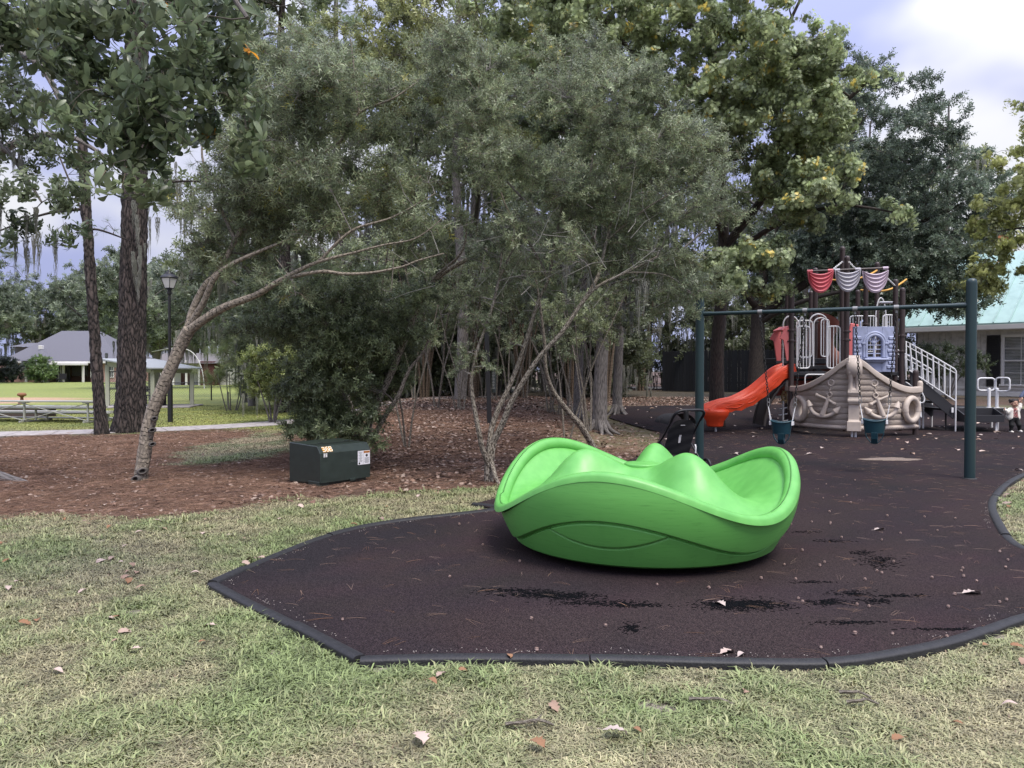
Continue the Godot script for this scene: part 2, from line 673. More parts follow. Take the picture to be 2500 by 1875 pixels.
func green_plastic() -> StandardMaterial3D:
	var m := std(0.13, 0.40, 0.088, 0.5)
	m.metallic_specular = 0.5
	# sun-chalked plastic: fine scuffs and faint paler blotches
	m.albedo_texture = ntex(fnl(FastNoiseLite.TYPE_SIMPLEX_SMOOTH, 0.018, 5, 95), 512, [[0.0, Color(0.86, 0.91, 0.86)], [0.45, Color(0.93, 0.96, 0.93)], [0.75, Color(1, 1, 1)], [1.0, Color(1, 1, 1)]])
	m.roughness_texture = ntex(fnl(FastNoiseLite.TYPE_SIMPLEX_SMOOTH, 0.05, 5, 96), 256, [[0.0, Color(0.75, 0.75, 0.75)], [1.0, Color(1, 1, 1)]])
	tri(m, 0.8)
	# the outer skin also carries fine horizontal scuffs
	var s: StandardMaterial3D = m.duplicate()
	s.albedo_texture = ntex(fnl(FastNoiseLite.TYPE_SIMPLEX_SMOOTH, 0.03, 5, 97), 512, [[0.0, Color(0.74, 0.77, 0.74)], [0.18, Color(0.88, 0.9, 0.88)], [0.3, Color(0.96, 0.98, 0.96)], [0.8, Color(1, 1, 1)], [1.0, Color(0.94, 1, 0.94)]])
	s.uv1_scale = Vector3(0.3, 4.0, 0.3)
	M.scuffed = s
	return m


# ================================================================ ground
var rubber_poly := PackedVector2Array()
var curb_line := []


func outlines() -> void:
	# the rubber surfacing, seen from above (x, z)
	curb_line = [Vector2(-0.42, -8.45), Vector2(-0.176, -8.121), Vector2(-1.146, -7.442), Vector2(-1.599, -6.887), Vector2(-1.865, -6.125), Vector2(-2.069, -5.282), Vector2(-1.639, -4.813), Vector2(-1.345, -4.508), Vector2(-0.773, -3.883), Vector2(-0.25, -3.914), Vector2(0.455, -3.895), Vector2(1.144, -3.847), Vector2(1.606, -3.847), Vector2(2.019, -3.976), Vector2(2.447, -4.176), Vector2(3.022, -4.541), Vector2(3.75, -4.9), Vector2(4.3, -5.5), Vector2(4.45, -6.1), Vector2(4.232, -6.36), Vector2(4.622, -7.268), Vector2(5.534, -8.809), Vector2(7.151, -10.746), Vector2(9.3, -12.6), Vector2(12.6, -15.6), Vector2(15.5, -19.0), Vector2(16.2, -23.5)]
	for p in curb_line: rubber_poly.append(p)
	for p in [Vector2(14.0, -25.2), Vector2(9.0, -25.2), Vector2(3.6, -24.6), Vector2(2.7, -21.6), Vector2(3.5, -18.1), Vector2(2.6, -14.0), Vector2(1.3, -11.2)]: rubber_poly.append(p)


func in_rubber(x: float, z: float) -> bool:
	return Geometry2D.is_point_in_polygon(Vector2(x, z), rubber_poly)


# how much of the ground is pine straw and leaf litter rather than lawn, 0 to 1
func straw(x: float, z: float) -> float:
	var d := -z
	var w := noise.get_noise_2d(x * 0.55, z * 0.55) * 0.9 + noise.get_noise_2d(x * 2.6 + 40, z * 2.6) * 0.35
	# near edge of the bed runs from lower left to the far end of the surfacing
	var near := 7.75 + ss(-4.2, -1.0, x) * 1.75 + ss(-1.0, 1.0, x) * 0.9
	var a := ss(-0.25, 0.35, d - near + w * 0.45)
	# it ends at the path on the left and thins out past the trunks
	var far := 17.4 + ss(-9.5, -7.5, x) * 1.2 + ss(-5.5, -3.0, x) * 16.0
	a *= 1.0 - ss(-0.6, 0.8, d - far + w)
	# a tongue of grass comes in from the path
	var e := Vector2((x + 5.1 - (d - 14.5) * -0.18) / 1.15, (d - 14.6) / 2.6).length()
	a *= ss(0.75, 1.2, e + w * 0.3)
	var e2 := Vector2((x + 4.9) / 1.3, (d - 18.6) / 1.7).length()
	a *= ss(0.8, 1.15, e2 + w * 0.3)
	# mossy strip beside the surfacing
	a *= 1.0 - 0.75 * ss(0.4, 1.6, x + w * 0.6) * ss(13.0, 15.0, d) * (1.0 - ss(22.5, 24.0, d + w)) 
	if x > 2.6: a = ss(24.3, 25.4, d + w * 0.3)
	return a


func zone_colour(x: float, z: float) -> Color:
	var d := -z
	var n1 := noise.get_noise_2d(x * 0.35 + 7, z * 0.35)
	var n2 := noise.get_noise_2d(x * 1.6, z * 1.6 + 20)
	var n3 := noise.get_noise_2d(x * 6.0, z * 6.0 + 50)
	var green := Color(0.125, 0.155, 0.07)
	var dry := Color(0.30, 0.25, 0.16)
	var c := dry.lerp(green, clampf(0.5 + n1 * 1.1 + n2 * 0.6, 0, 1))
	# near by, brown thatch and soil, darkened so gaps between blades look shaded
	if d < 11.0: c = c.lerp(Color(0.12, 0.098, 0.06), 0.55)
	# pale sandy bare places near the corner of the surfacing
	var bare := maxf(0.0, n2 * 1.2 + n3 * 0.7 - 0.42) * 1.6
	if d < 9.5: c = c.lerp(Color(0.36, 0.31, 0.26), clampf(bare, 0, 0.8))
	# open field beyond the path, bright mown turf
	var field := ss(17.2, 20.5, d + n2) * (1.0 - ss(-4.4, -3.0, x))
	c = c.lerp(Color(0.30, 0.32, 0.085).lerp(Color(0.235, 0.275, 0.075), clampf(0.5 + n1 * 1.4, 0, 1)), field)
	if d > 30.0 and x < 0.0: c = c.lerp(Color(0.235, 0.29, 0.07), ss(30.0, 60.0, d) * 0.6)
	# red clay and sand of the ball diamond
	var di := Vector2((x + 27.0) / 5.6, (d - 38.0) / 4.6).length()
	c = c.lerp(Color(0.50, 0.33, 0.21), (1.0 - ss(0.94, 1.02, di + n2 * 0.05)))
	var st := straw(x, z)
	var litter_c := Color(0.125, 0.073, 0.052).lerp(Color(0.076, 0.050, 0.039), clampf(0.5 + n2 * 1.3, 0, 1)).lerp(Color(0.17, 0.115, 0.085), clampf(n3, 0, 0.6))
	c = c.lerp(litter_c, st)
	# moss and bare earth beside the surfacing
	if x > -0.5 and x < 4.0 and d > 12.5 and d < 25.0:
		var moss := ss(0.2, 1.4, x + n2 * 0.6) * (1.0 - st)
		c = c.lerp(Color(0.125, 0.105, 0.042).lerp(Color(0.26, 0.205, 0.16), clampf(n2 * 1.4 + n3 * 0.5, 0, 0.8)), moss)
	# woodland floor
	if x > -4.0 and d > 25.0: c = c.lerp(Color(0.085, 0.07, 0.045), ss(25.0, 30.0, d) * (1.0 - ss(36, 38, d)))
	if x > -2.0 and d > 37.0: c = c.lerp(Color(0.32, 0.29, 0.24), ss(40.5, 41.0, d) * (1.0 - ss(45.0, 45.6, d)))
	return c


func ground() -> void:
	outlines()
	# one sheet to the horizon: fine near the camera, coarse beyond
	var xs := []
	var zs := []
	var x := 0.0
	while x < 420.0:
		xs.append(x)
		x += 0.13 if x < 9.0 else (0.3 if x < 18.0 else x * 0.09)
	var neg := []
	for i in range(xs.size() - 1, 0, -1): neg.append(-xs[i])
	xs = neg + xs
	var d := -60.0
	while d < 500.0:
		zs.append(-d)
		d += 12.0 if d < -12.0 else (3.0 if d < 0.0 else (0.11 if d < 11.0 else (0.16 if d < 21.0 else (0.4 if d < 46.0 else d * 0.06))))
	var g := MB.new()
	var fx := func(i: int, j: int) -> Vector3:
		var px: float = xs[i]
		var pz: float = zs[j]
		var y := h(px, pz)
		if px > -9.0 and px < 9.0 and pz > -21.0 and not in_rubber(px, pz):
			y += (noise.get_noise_2d(px * 1.1, pz * 1.1) * 0.012 + noise.get_noise_2d(px * 4.0, pz * 4.0) * 0.010)
		return Vector3(px, y, pz)
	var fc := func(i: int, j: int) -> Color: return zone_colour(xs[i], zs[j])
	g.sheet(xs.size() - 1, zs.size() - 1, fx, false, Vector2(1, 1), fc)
	for i in g.n.size():
		if g.n[i].y < 0.0: g.n[i] = -g.n[i]
	for i in range(0, g.idx.size(), 3):
		# keep every face turned up
		var a := g.idx[i]
		var b := g.idx[i + 1]
		var c := g.idx[i + 2]
		if (g.v[b] - g.v[a]).cross(g.v[c] - g.v[a]).y > 0.0:
			g.idx[i + 1] = c
			g.idx[i + 2] = b
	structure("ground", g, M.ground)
	rubber_sheet()
	kerbs()
	path()


func rubber_sheet() -> void:
	var m := MB.new()
	var cell := 0.3
	var lift := 0.032
	var up := Vector3.UP
	var tone := func(x: float, z: float) -> Color:
		var n1 := noise.get_noise_2d(x * 0.45 + 3, z * 0.45 + 9)
		var n2 := noise.get_noise_2d(x * 2.2, z * 2.2)
		var brown := Color(0.066, 0.048, 0.049)
		var dark := Color(0.040, 0.036, 0.040)
		# the left side and the far part were laid darker
		var k := clampf(0.15 + n1 * 0.9 + n2 * 0.35 + 0.55 * ss(-0.2, -1.5, x) + 0.35 * ss(8.5, 12.0, -z), 0.0, 1.0)
		return brown.lerp(dark, k)
	for gi in range(-8, 60):
		for gj in range(12, 88):
			var x0 := gi * cell
			var z0 := -gj * cell
			var sq := PackedVector2Array([Vector2(x0, z0), Vector2(x0 + cell, z0), Vector2(x0 + cell, z0 - cell), Vector2(x0, z0 - cell)])
			var inside := 0
			for c in sq:
				if Geometry2D.is_point_in_polygon(c, rubber_poly): inside += 1
			var pieces := []
			if inside == 4: pieces = [sq]
			else: pieces = Geometry2D.intersect_polygons(sq, rubber_poly)
			for pc in pieces:
				var tr := Geometry2D.triangulate_polygon(pc)
				var ids := []
				for c in pc: ids.append(m.p(Vector3(c.x, h(c.x, c.y) + lift, c.y), up, c, tone.call(c.x, c.y)))
				for i in range(0, tr.size(), 3): m.t(ids[tr[i]], ids[tr[i + 1]], ids[tr[i + 2]])
	structure("rubber_surfacing", m, M.rubber)
	# the pale place worn down to the base under the swings
	var w := MB.new()
	var ce: Vector2 = Vector2(6.236, -12.655)
	var c0 := w.p(Vector3(ce.x, 0.037, ce.y), up)
	var ring := []
	for k in 40:
		var a := TAU * k / 40
		var r := 1.0 + 0.35 * noise.get_noise_2d(cos(a) * 1.4, sin(a) * 1.4 + 3) + 0.12 * noise.get_noise_2d(cos(a) * 6, sin(a) * 6)
		ring.append(w.p(Vector3(ce.x + cos(a) * 0.46 * r, 0.037, ce.y + sin(a) * 0.24 * r), up))
	for k in 40: w.t(c0, ring[k], ring[(k + 1) % 40])
	var worn := tri(std(0.34, 0.27, 0.21, 0.95), 1.2)
	worn.albedo_texture = M.rubber.albedo_texture
	structure("worn_patch_surfacing", w, worn)


# the rounded black rubber kerb comes in pieces a good metre long
func kerbs() -> void:
	var line := []
	for p in curb_line: line.append(Vector3(p.x, 0, p.y))
	var runs := [line.slice(0, 6), line.slice(5, 9), line.slice(8)]
	var n := 0
	for run in runs:
		var pts = smooth(run, 12) if run.size() > 2 else run
		# walk along and cut
		var piece := [pts[0]]
		var len := 0.0
		for i in range(1, pts.size()):
			piece.append(pts[i])
			len += (pts[i] as Vector3).distance_to(pts[i - 1])
			if len > 1.15 or i == pts.size() - 1:
				if len > 0.2:
					kerb_piece(piece, n)
					n += 1
				piece = [pts[i]]
				len = 0.0


func kerb_piece(pts: Array, n: int) -> void:
	# inset the ends a few millimetres so that the joints show
	var a: Vector3 = pts[0]
	var b: Vector3 = pts[pts.size() - 1]
	pts = pts.duplicate()
	pts[0] = a + (pts[1] - a).normalized() * 0.004
	pts[pts.size() - 1] = b + (pts[pts.size() - 2] - b).normalized() * 0.004
	var prof := [Vector2(-0.046, -0.03), Vector2(-0.046, 0.02), Vector2(-0.04, 0.036), Vector2(-0.026, 0.045), Vector2(0, 0.048), Vector2(0.02, 0.047), Vector2(0.033, 0.041), Vector2(0.04, 0.032), Vector2(0.04, -0.03)]
	var m := MB.new()
	var lift := 0.006 * sin(n * 2.7)
	var f := func(i: int, j: int) -> Vector3:
		var p: Vector3 = pts[i]
		var t: Vector3 = (pts[mini(i + 1, pts.size() - 1)] - pts[maxi(i - 1, 0)]).normalized()
		var s := Vector3(-t.z, 0, t.x)
		var q: Vector2 = prof[j]
		return Vector3(p.x, h(p.x, p.z), p.z) + s * q.x + Vector3(0, q.y + lift, 0)
	m.sheet(pts.size() - 1, prof.size() - 1, f)
	# make the skin face outwards
	var top := 4 * pts.size()
	if m.n[top].y < 0.0:
		for k in m.n.size(): m.n[k] = -m.n[k]
		for k in range(0, m.idx.size(), 3):
			var s := m.idx[k + 1]
			m.idx[k + 1] = m.idx[k + 2]
			m.idx[k + 2] = s
	for e in [0, pts.size() - 1]:
		var c := m.p(f.call(e, 8) * 0.5 + f.call(e, 0) * 0.5, ((pts[1] - pts[0]) * (-1.0 if e == 0 else 1.0)).normalized())
		var ids := []
		for j in prof.size(): ids.append(m.p(f.call(e, j), m.n[c]))
		for j in prof.size() - 1: m.t(c, ids[j], ids[j + 1])
	var mid: Vector3 = pts[pts.size() / 2]
	var o := single("rubber_kerb", m, M.curb, on(mid.x, mid.z), "black rounded rubber kerb piece edging the play surfacing", "kerb", "rubber kerb pieces around the surfacing")


func path() -> void:
	# concrete footpath behind the pines, in slabs
	var line := smooth([Vector3(-20, 0, -15.6), Vector3(-13.5, 0, -17.3), Vector3(-9.4, 0, -18.9), Vector3(-6.4, 0, -21.0), Vector3(-3.5, 0, -23.6), Vector3(0.5, 0, -28.5)], 5)
	for i in line.size() - 1:
		var a: Vector3 = line[i]
		var b: Vector3 = line[i + 1]
		var t := (b - a).normalized()
		var t0: Vector3 = (line[i + 1] - line[maxi(i - 1, 0)]).normalized()
		var t1: Vector3 = (line[mini(i + 2, line.size() - 1)] - a).normalized()
		var s0 := Vector3(-t0.z, 0, t0.x) * 0.72
		var s1 := Vector3(-t1.z, 0, t1.x) * 0.72
		a += t * 0.008
		b -= t * 0.008
		var m := MB.new()
		var top := [a - s0, b - s1, b + s1, a + s0]
		var up := []
		var lo := []
		for q in top:
			up.append(Vector3(q.x, h(q.x, q.z) + 0.03, q.z))
			lo.append(Vector3(q.x, h(q.x, q.z) - 0.05, q.z))
		m.flatq(up[0], up[1], up[2], up[3], Color.WHITE, Vector3.UP)
		for k in 4:
			var e: Vector3 = (up[k] + up[(k + 1) % 4]) * 0.5 - (up[0] + up[2]) * 0.5
			m.flatq(up[k], up[(k + 1) % 4], lo[(k + 1) % 4], lo[k], Color.WHITE, e)
		structure("path", m, M.concrete)


# ================================================================ buildings and fences
func oriented(at: Vector3, yaw: float) -> Transform3D:
	return Transform3D(Basis(Vector3.UP, yaw), at)


# a box given in the local frame of a transform
func lbox(m: MB, xf: Transform3D, c: Vector3, s: Vector3, bev := 0.006, col := Color.WHITE) -> void:
	m.box(xf * c, s, xf.basis, bev, col)


func lquad(m: MB, xf: Transform3D, a: Vector3, b: Vector3, c: Vector3, d: Vector3, towards: Vector3, col := Color.WHITE) -> void:
	m.flatq(xf * a, xf * b, xf * c, xf * d, col, xf.basis * towards)


func buildings() -> void:
	hall()
	picket_fence()
	brick_house()
	far_houses()


# white boarded building with a teal metal roof, right of the play structure
func hall() -> void:
	var at := Vector3(16.45, 0.52, -31.2)
	var xf := oriented(at, deg_to_rad(-47.0))   # local x runs along the front to the right and nearer
	# make local +x point right and nearer
	var o := thing("community_building", "white boarded building with teal metal roof behind the climbing structure", "building", at)
	var wall := tri(std(0.60, 0.585, 0.57, 0.75), 0.6)
	wall.albedo_texture = M.concrete.albedo_texture
	var w := MB.new()
	var L := 14.0
	var D := 8.0
	var H := 2.75
	# front wall around the window opening, other walls behind
	var wx := 3.0
	var ww := 1.75
	var wy := 0.42
	var wh := 1.85
	lbox(w, xf, Vector3(wx / 2, H / 2, -0.1), Vector3(wx, H, 0.2))
	lbox(w, xf, Vector3((wx + ww + L) / 2, H / 2, -0.1), Vector3(L - wx - ww, H, 0.2))
	lbox(w, xf, Vector3(wx + ww / 2, wy / 2, -0.1), Vector3(ww, wy, 0.2))
	lbox(w, xf, Vector3(wx + ww / 2, (wy + wh + H) / 2, -0.1), Vector3(ww, H - wy - wh, 0.2))
	lbox(w, xf, Vector3(0.1, H / 2, -D / 2 - 0.1), Vector3(0.2, H, D - 0.2))
	lbox(w, xf, Vector3(L - 0.1, H / 2, -D / 2 - 0.1), Vector3(0.2, H, D - 0.2))
	lbox(w, xf, Vector3(L / 2, H / 2, -D), Vector3(L - 0.4, H, 0.2))
	part(o, "wall", w, wall)
	# vertical boards
	var bx := 0.0
	while bx < L - 0.2:
		if bx > wx - 0.7 and bx < wx + ww + 0.6:
			bx += 0.205
			continue
		var b := MB.new()
		lbox(b, xf, Vector3(bx + 0.1, 1.42, 0.01), Vector3(0.196, 2.5, 0.02), 0.006)
		part(o, "plank", b, wall)
		bx += 0.205
	var sk := MB.new()
	lbox(sk, xf, Vector3(L / 2, 0.08, 0.022), Vector3(L + 0.05, 0.17, 0.045), 0.008)
	lbox(sk, xf, Vector3(L / 2, 0.31, 0.018), Vector3(L + 0.04, 0.10, 0.035), 0.008)
	part(o, "skirting_board", sk, M.white_paint)
	# gable roof with standing seams
	var roof := tri(std(0.31, 0.46, 0.43, 0.5), 0.35)
	roof.albedo_texture = ntex(fnl(FastNoiseLite.TYPE_SIMPLEX_SMOOTH, 0.02, 5, 63), 256, [[0.0, Color(0.8, 0.82, 0.82)], [0.5, Color(0.95, 0.95, 0.95)], [1.0, Color(1, 1, 1)]])
	var ez := 0.55
	var rise := 3.2
	var ridge := -D / 2
	var sl := Vector3(0, rise, ridge - ez)
	for side in [0, 1]:
		var z0 := ez if side == 0 else -D - ez
		var r := MB.new()
		var a := Vector3(-0.5, H, z0)
		var b := Vector3(L + 0.5, H, z0)
		var c := Vector3(L + 0.5, H + rise, ridge)
		var d := Vector3(-0.5, H + rise, ridge)
		var dn := Vector3(0, -0.06, 0)
		lquad(r, xf, a, b, c, d, Vector3(0, 1, 0))
		lquad(r, xf, a + dn, b + dn, c + dn, d + dn, Vector3(0, -1, 0))
		for e in [[a, b], [b, c], [d, a]]:
			var mid: Vector3 = (e[0] + e[1]) * 0.5 - Vector3(L / 2, H + 1, ridge)
			lquad(r, xf, e[0], e[1], e[1] + dn, e[0] + dn, mid)
		var ro := part(o, "roof", r, roof)
		if side == 0:
			var k := -0.3
			while k < L + 0.4:
				var s := MB.new()
				s.beam(xf * (Vector3(k, H + 0.02, z0)), xf * Vector3(k, H + rise + 0.02, ridge), 0.035, 0.05, 0.006, Color.WHITE, xf.basis * Vector3(0, 1, 1))
				part(ro, "seam", s, roof)
				k += 0.52
	var f := MB.new()
	lbox(f, xf, Vector3(L / 2, H - 0.15, ez - 0.01), Vector3(L + 1.0, 0.17, 0.04), 0.006)
	lbox(f, xf, Vector3(L / 2, H - 0.24, ez / 2), Vector3(L + 0.9, 0.03, ez), 0.004)
	part(o, "fascia", f, M.white_paint)
	for gx in [0.0, L]:
		var ga := MB.new()
		ga.flat(xf * Vector3(gx, H, 0), xf * Vector3(gx, H, -D), xf * Vector3(gx, H + rise - 0.1, ridge), Color.WHITE, xf.basis * Vector3(-1 if gx == 0.0 else 1, 0, 0))
		part(o, "gable", ga, wall)
	# window with blinds, dark shutter on its left
	var wf := MB.new()
	for e in [[Vector3(wx, wy + wh / 2, 0.0), Vector3(0.09, wh + 0.1, 0.12)], [Vector3(wx + ww, wy + wh / 2, 0.0), Vector3(0.09, wh + 0.1, 0.12)], [Vector3(wx + ww / 2, wy, 0.01), Vector3(ww + 0.2, 0.08, 0.16)], [Vector3(wx + ww / 2, wy + wh, 0.0), Vector3(ww + 0.12, 0.1, 0.13)], [Vector3(wx + ww / 2, wy + wh * 0.5, -0.03), Vector3(ww - 0.08, 0.06, 0.05)]]:
		lbox(wf, xf, e[0], e[1], 0.006)
	for k in [1, 2]:
		for half in [0, 1]:
			lbox(wf, xf, Vector3(wx + ww * k / 3.0, wy + wh * (0.25 + 0.5 * half), -0.04), Vector3(0.022, wh * 0.5 - 0.06, 0.02), 0.003)
	for half in [0, 1]: lbox(wf, xf, Vector3(wx + ww / 2, wy + wh * (0.25 + 0.5 * half), -0.041), Vector3(ww - 0.09, 0.022, 0.02), 0.003)
	var wn := part(o, "window", wf, M.white_paint)
	var gl := MB.new()
	lquad(gl, xf, Vector3(wx + 0.04, wy + 0.04, -0.055), Vector3(wx + ww - 0.04, wy + 0.04, -0.055), Vector3(wx + ww - 0.04, wy + wh - 0.04, -0.055), Vector3(wx + 0.04, wy + wh - 0.04, -0.055), Vector3(0, 0, 1))
	var pane := StandardMaterial3D.new()
	pane.transparency = BaseMaterial3D.TRANSPARENCY_ALPHA
	pane.albedo_color = Color(0.6, 0.65, 0.65, 0.18)
	pane.roughness = 0.03
	part(wn, "pane", gl, pane)
	for k in 32:
		var bl := MB.new()
		bl.box(xf * Vector3(wx + ww / 2, wy + 0.06 + k * 0.055, -0.09), Vector3(ww - 0.12, 0.046, 0.004), xf.basis * Basis(Vector3(1, 0, 0), 1.15), 0.001)
		part(wn, "slat", bl, M.slat)
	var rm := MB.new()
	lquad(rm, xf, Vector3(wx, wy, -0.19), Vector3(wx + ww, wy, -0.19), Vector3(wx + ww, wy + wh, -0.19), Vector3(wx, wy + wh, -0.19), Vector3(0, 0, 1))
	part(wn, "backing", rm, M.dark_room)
	var sh := MB.new()
	lbox(sh, xf, Vector3(wx - 0.30, wy + wh / 2, 0.035), Vector3(0.44, wh + 0.08, 0.05), 0.006)
	for k in 26: lbox(sh, xf, Vector3(wx - 0.30, wy + 0.1 + k * 0.066, 0.062), Vector3(0.34, 0.05, 0.012), 0.004)
	part(o, "shutter", sh, M.black)


func picket_fence() -> void:
	var a := Vector3(6.95, 0, -35.6)
	var b := Vector3(11.9, 0, -31.5)
	var c := Vector3(16.2, 0, -31.9)
	var o := thing("picket_fence", "tall black wooden fence of upright boards behind the orange slide", "fence", on(a.x, a.z))
	var blacks := [std(0.010, 0.012, 0.016, 0.8), std(0.014, 0.016, 0.020, 0.8), std(0.008, 0.009, 0.012, 0.75)]
	var prev := a
	for run in [[a, b], [b, c]]:
		var t: Vector3 = (run[1] - run[0]).normalized()
		var len: float = run[0].distance_to(run[1])
		var k := 0.0
		var yaw := atan2(-t.z, t.x)
		while k < len:
			var p: Vector3 = run[0] + t * (k + 0.075)
			var m := MB.new()
			var hh := 1.83 + rr(-0.03, 0.03)
			var w := 0.142
			m.prism(PackedVector2Array([Vector2(-w / 2, 0), Vector2(w / 2, 0), Vector2(w / 2, hh - 0.04), Vector2(w / 2 - 0.04, hh), Vector2(-w / 2 + 0.04, hh), Vector2(-w / 2, hh - 0.04)]), 0.02, Transform3D(Basis(Vector3.UP, yaw + rr(-0.03, 0.03)) * Basis(Vector3(0, 0, 1), rr(-0.008, 0.008)), on(p.x, p.z) + Vector3(0, 0.03, 0)))
			part(o, "plank", m, blacks[rng.randi() % 3])
			k += 0.152
		var r := MB.new()
		for y in [0.45, 1.45]:
			var p0: Vector3 = run[0]
			var p1: Vector3 = run[1]
			var off := Vector3(t.z, 0, -t.x) * 0.035
			r.beam(on(p0.x, p0.z) + Vector3(0, y, 0) + off, on(p1.x, p1.z) + Vector3(0, y, 0) + off, 0.04, 0.09)
		part(o, "rail", r, blacks[0])


# pink brick house with a grey hipped roof across the field
func brick_house() -> void:
	var D := 98.0
	var at := Vector3(-58.2, 0.0, -D)
	var o := thing("brick_house", "pink brick house with grey hipped roof across the field", "house", at)
	var brick := tri(std(0.52, 0.32, 0.285, 0.85), 0.8)
	brick.albedo_texture = ntex(fnl(FastNoiseLite.TYPE_SIMPLEX_SMOOTH, 0.06, 4, 64), 256, [[0.0, Color(0.75, 0.75, 0.75)], [1.0, Color(1, 1, 1)]])
	var shingle := tri(std(0.165, 0.165, 0.20, 0.9), 0.35)
	shingle.albedo_texture = ntex(fnl(FastNoiseLite.TYPE_SIMPLEX_SMOOTH, 0.12, 3, 65), 256, [[0.0, Color(0.72, 0.72, 0.72)], [1.0, Color(1, 1, 1)]])
	var X := func(u: float) -> float: return (u - 1106.0) / 1662.0 * D
	var Y := func(v: float) -> float: return 1.5 - (v - 800.0) / 1662.0 * D
	var x0: float = X.call(-30)
	var x1: float = X.call(258)
	var xp0: float = X.call(107)   # porch recess
	var xp1: float = X.call(196)
	var eave: float = Y.call(780)
	var back := -D - 10.0
	var w := MB.new()
	w.box(Vector3((x0 + xp0) / 2, eave / 2, -D - 5), Vector3(xp0 - x0, eave, 10), Basis(), 0.01)
	w.box(Vector3((xp1 + x1) / 2, eave / 2, -D - 5), Vector3(x1 - xp1, eave, 10), Basis(), 0.01)
	w.box(Vector3((xp0 + xp1) / 2, eave / 2, -D - 6.6), Vector3(xp1 - xp0, eave, 6.8), Basis(), 0.01)
	part(o, "wall", w, brick)
	# hipped roof
	var rx0: float = X.call(8)
	var rx1: float = X.call(262)
	var ra: float = X.call(88)
	var rb: float = X.call(174)
	var ry: float = Y.call(716) + 0.3
	var f := -D + 0.6
	var bk := back - 0.6
	var mz := -D - 4.7
	var r := MB.new()
	r.flatq(Vector3(rx0, eave, f), Vector3(rx1, eave, f), Vector3(rb, ry, mz), Vector3(ra, ry, mz), Color.WHITE, Vector3(0, 1, 1))
	r.flatq(Vector3(rx0, eave, bk), Vector3(rx1, eave, bk), Vector3(rb, ry, mz), Vector3(ra, ry, mz), Color.WHITE, Vector3(0, 1, -1))
	r.flat(Vector3(rx0, eave, f), Vector3(rx0, eave, bk), Vector3(ra, ry, mz), Color.WHITE, Vector3(-1, 1, 0))
	r.flat(Vector3(rx1, eave, f), Vector3(rx1, eave, bk), Vector3(rb, ry, mz), Color.WHITE, Vector3(1, 1, 0))
	r.box(Vector3((rx0 + rx1) / 2, eave - 0.04, (f + bk) / 2), Vector3(rx1 - rx0 - 0.04, 0.06, f - bk - 0.04), Basis(), 0.01)
	var ro := part(o, "roof", r, shingle)
	# lower wing behind on the left and the small front hip
	var g := MB.new()
	var gx0: float = X.call(54)
	var gx1: float = X.call(118)
	var gxm: float = X.call(87)
	var gy: float = Y.call(755)
	g.flat(Vector3(gx0, eave + 0.02, f + 0.9), Vector3(gxm, gy, f - 1.2), Vector3(gxm, eave + 0.02, f + 0.9), Color.WHITE, Vector3(-1, 1, 1))
	g.flatq(Vector3(gx0, eave + 0.02, f + 0.9), Vector3(gx1, eave + 0.02, f + 0.9), Vector3(gxm + 0.05, gy, f - 1.0), Vector3(gxm - 0.05, gy, f - 1.0), Color.WHITE, Vector3(0, 1, 1))
	g.flatq(Vector3(gx0, eave + 0.02, f + 0.9), Vector3(gxm, gy, f - 1.0), Vector3(gxm, gy, f - 3.5), Vector3(gx0, eave + 0.02, f - 3.0), Color.WHITE, Vector3(-1, 1, 0))
	g.flatq(Vector3(gx1, eave + 0.02, f + 0.9), Vector3(gxm, gy, f - 1.0), Vector3(gxm, gy, f - 3.5), Vector3(gx1, eave + 0.02, f - 3.0), Color.WHITE, Vector3(1, 1, 0))
	part(o, "roof", g, shingle)
	var wing := MB.new()
	var wx: float = X.call(-40)
	var wx1: float = X.call(50)
	wing.flatq(Vector3(wx, eave + 2.0, f - 6), Vector3(wx1, eave + 2.0, f - 6), Vector3(wx1 - 2, Y.call(735), mz - 5), Vector3(wx, Y.call(735), mz - 5), Color.WHITE, Vector3(0, 1, 1))
	wing.box(Vector3((wx + wx1) / 2, (eave + 2.0) / 2, -D - 8.6), Vector3(wx1 - wx, eave + 2.0, 4.0), Basis(), 0.01)
	part(o, "wing", wing, shingle)
	var vent := MB.new()
	vent.box(Vector3(X.call(79), Y.call(756) + 0.35, f - 1.6), Vector3(0.5, 0.5, 0.4), Basis(), 0.03)
	part(ro, "vent", vent, M.white_paint)
	var fa := MB.new()
	fa.box(Vector3((rx0 + rx1) / 2, eave - 0.16, f + 0.02), Vector3(rx1 - rx0, 0.24, 0.08), Basis(), 0.01)
	fa.box(Vector3((X.call(103.0) + X.call(196.0)) / 2, eave - 0.42, f + 0.9), Vector3(X.call(196.0) - X.call(103.0), 0.26, 1.9), Basis(), 0.02)
	part(o, "fascia", fa, M.white_paint)
	for u in [58.0, 106.0, 110.0, 150.0, 192.0]:
		var c := MB.new()
		c.box(Vector3(X.call(u), eave / 2 - 0.2, f + (0.7 if u > 60 else -0.45)), Vector3(0.24, eave - 0.2, 0.24), Basis(), 0.02)
		part(o, "column", c, M.white_paint)
	# screened porch
	var sc := MB.new()
	for e in [[117.0, 148.0, 0.0], [152.0, 187.0, 0.75]]:
		sc.box(Vector3((X.call(e[0]) + X.call(e[1])) / 2, (eave - 0.55 + e[2]) / 2, -D - 0.4), Vector3(X.call(e[1]) - X.call(e[0]), eave - 0.55 - e[2], 0.1), Basis(), 0.01)
	var scr := std(0.06, 0.06, 0.065, 0.8)
	scr.transparency = BaseMaterial3D.TRANSPARENCY_ALPHA
	scr.albedo_color.a = 0.55
	part(o, "porch_screen", sc, scr)
	var dr := MB.new()
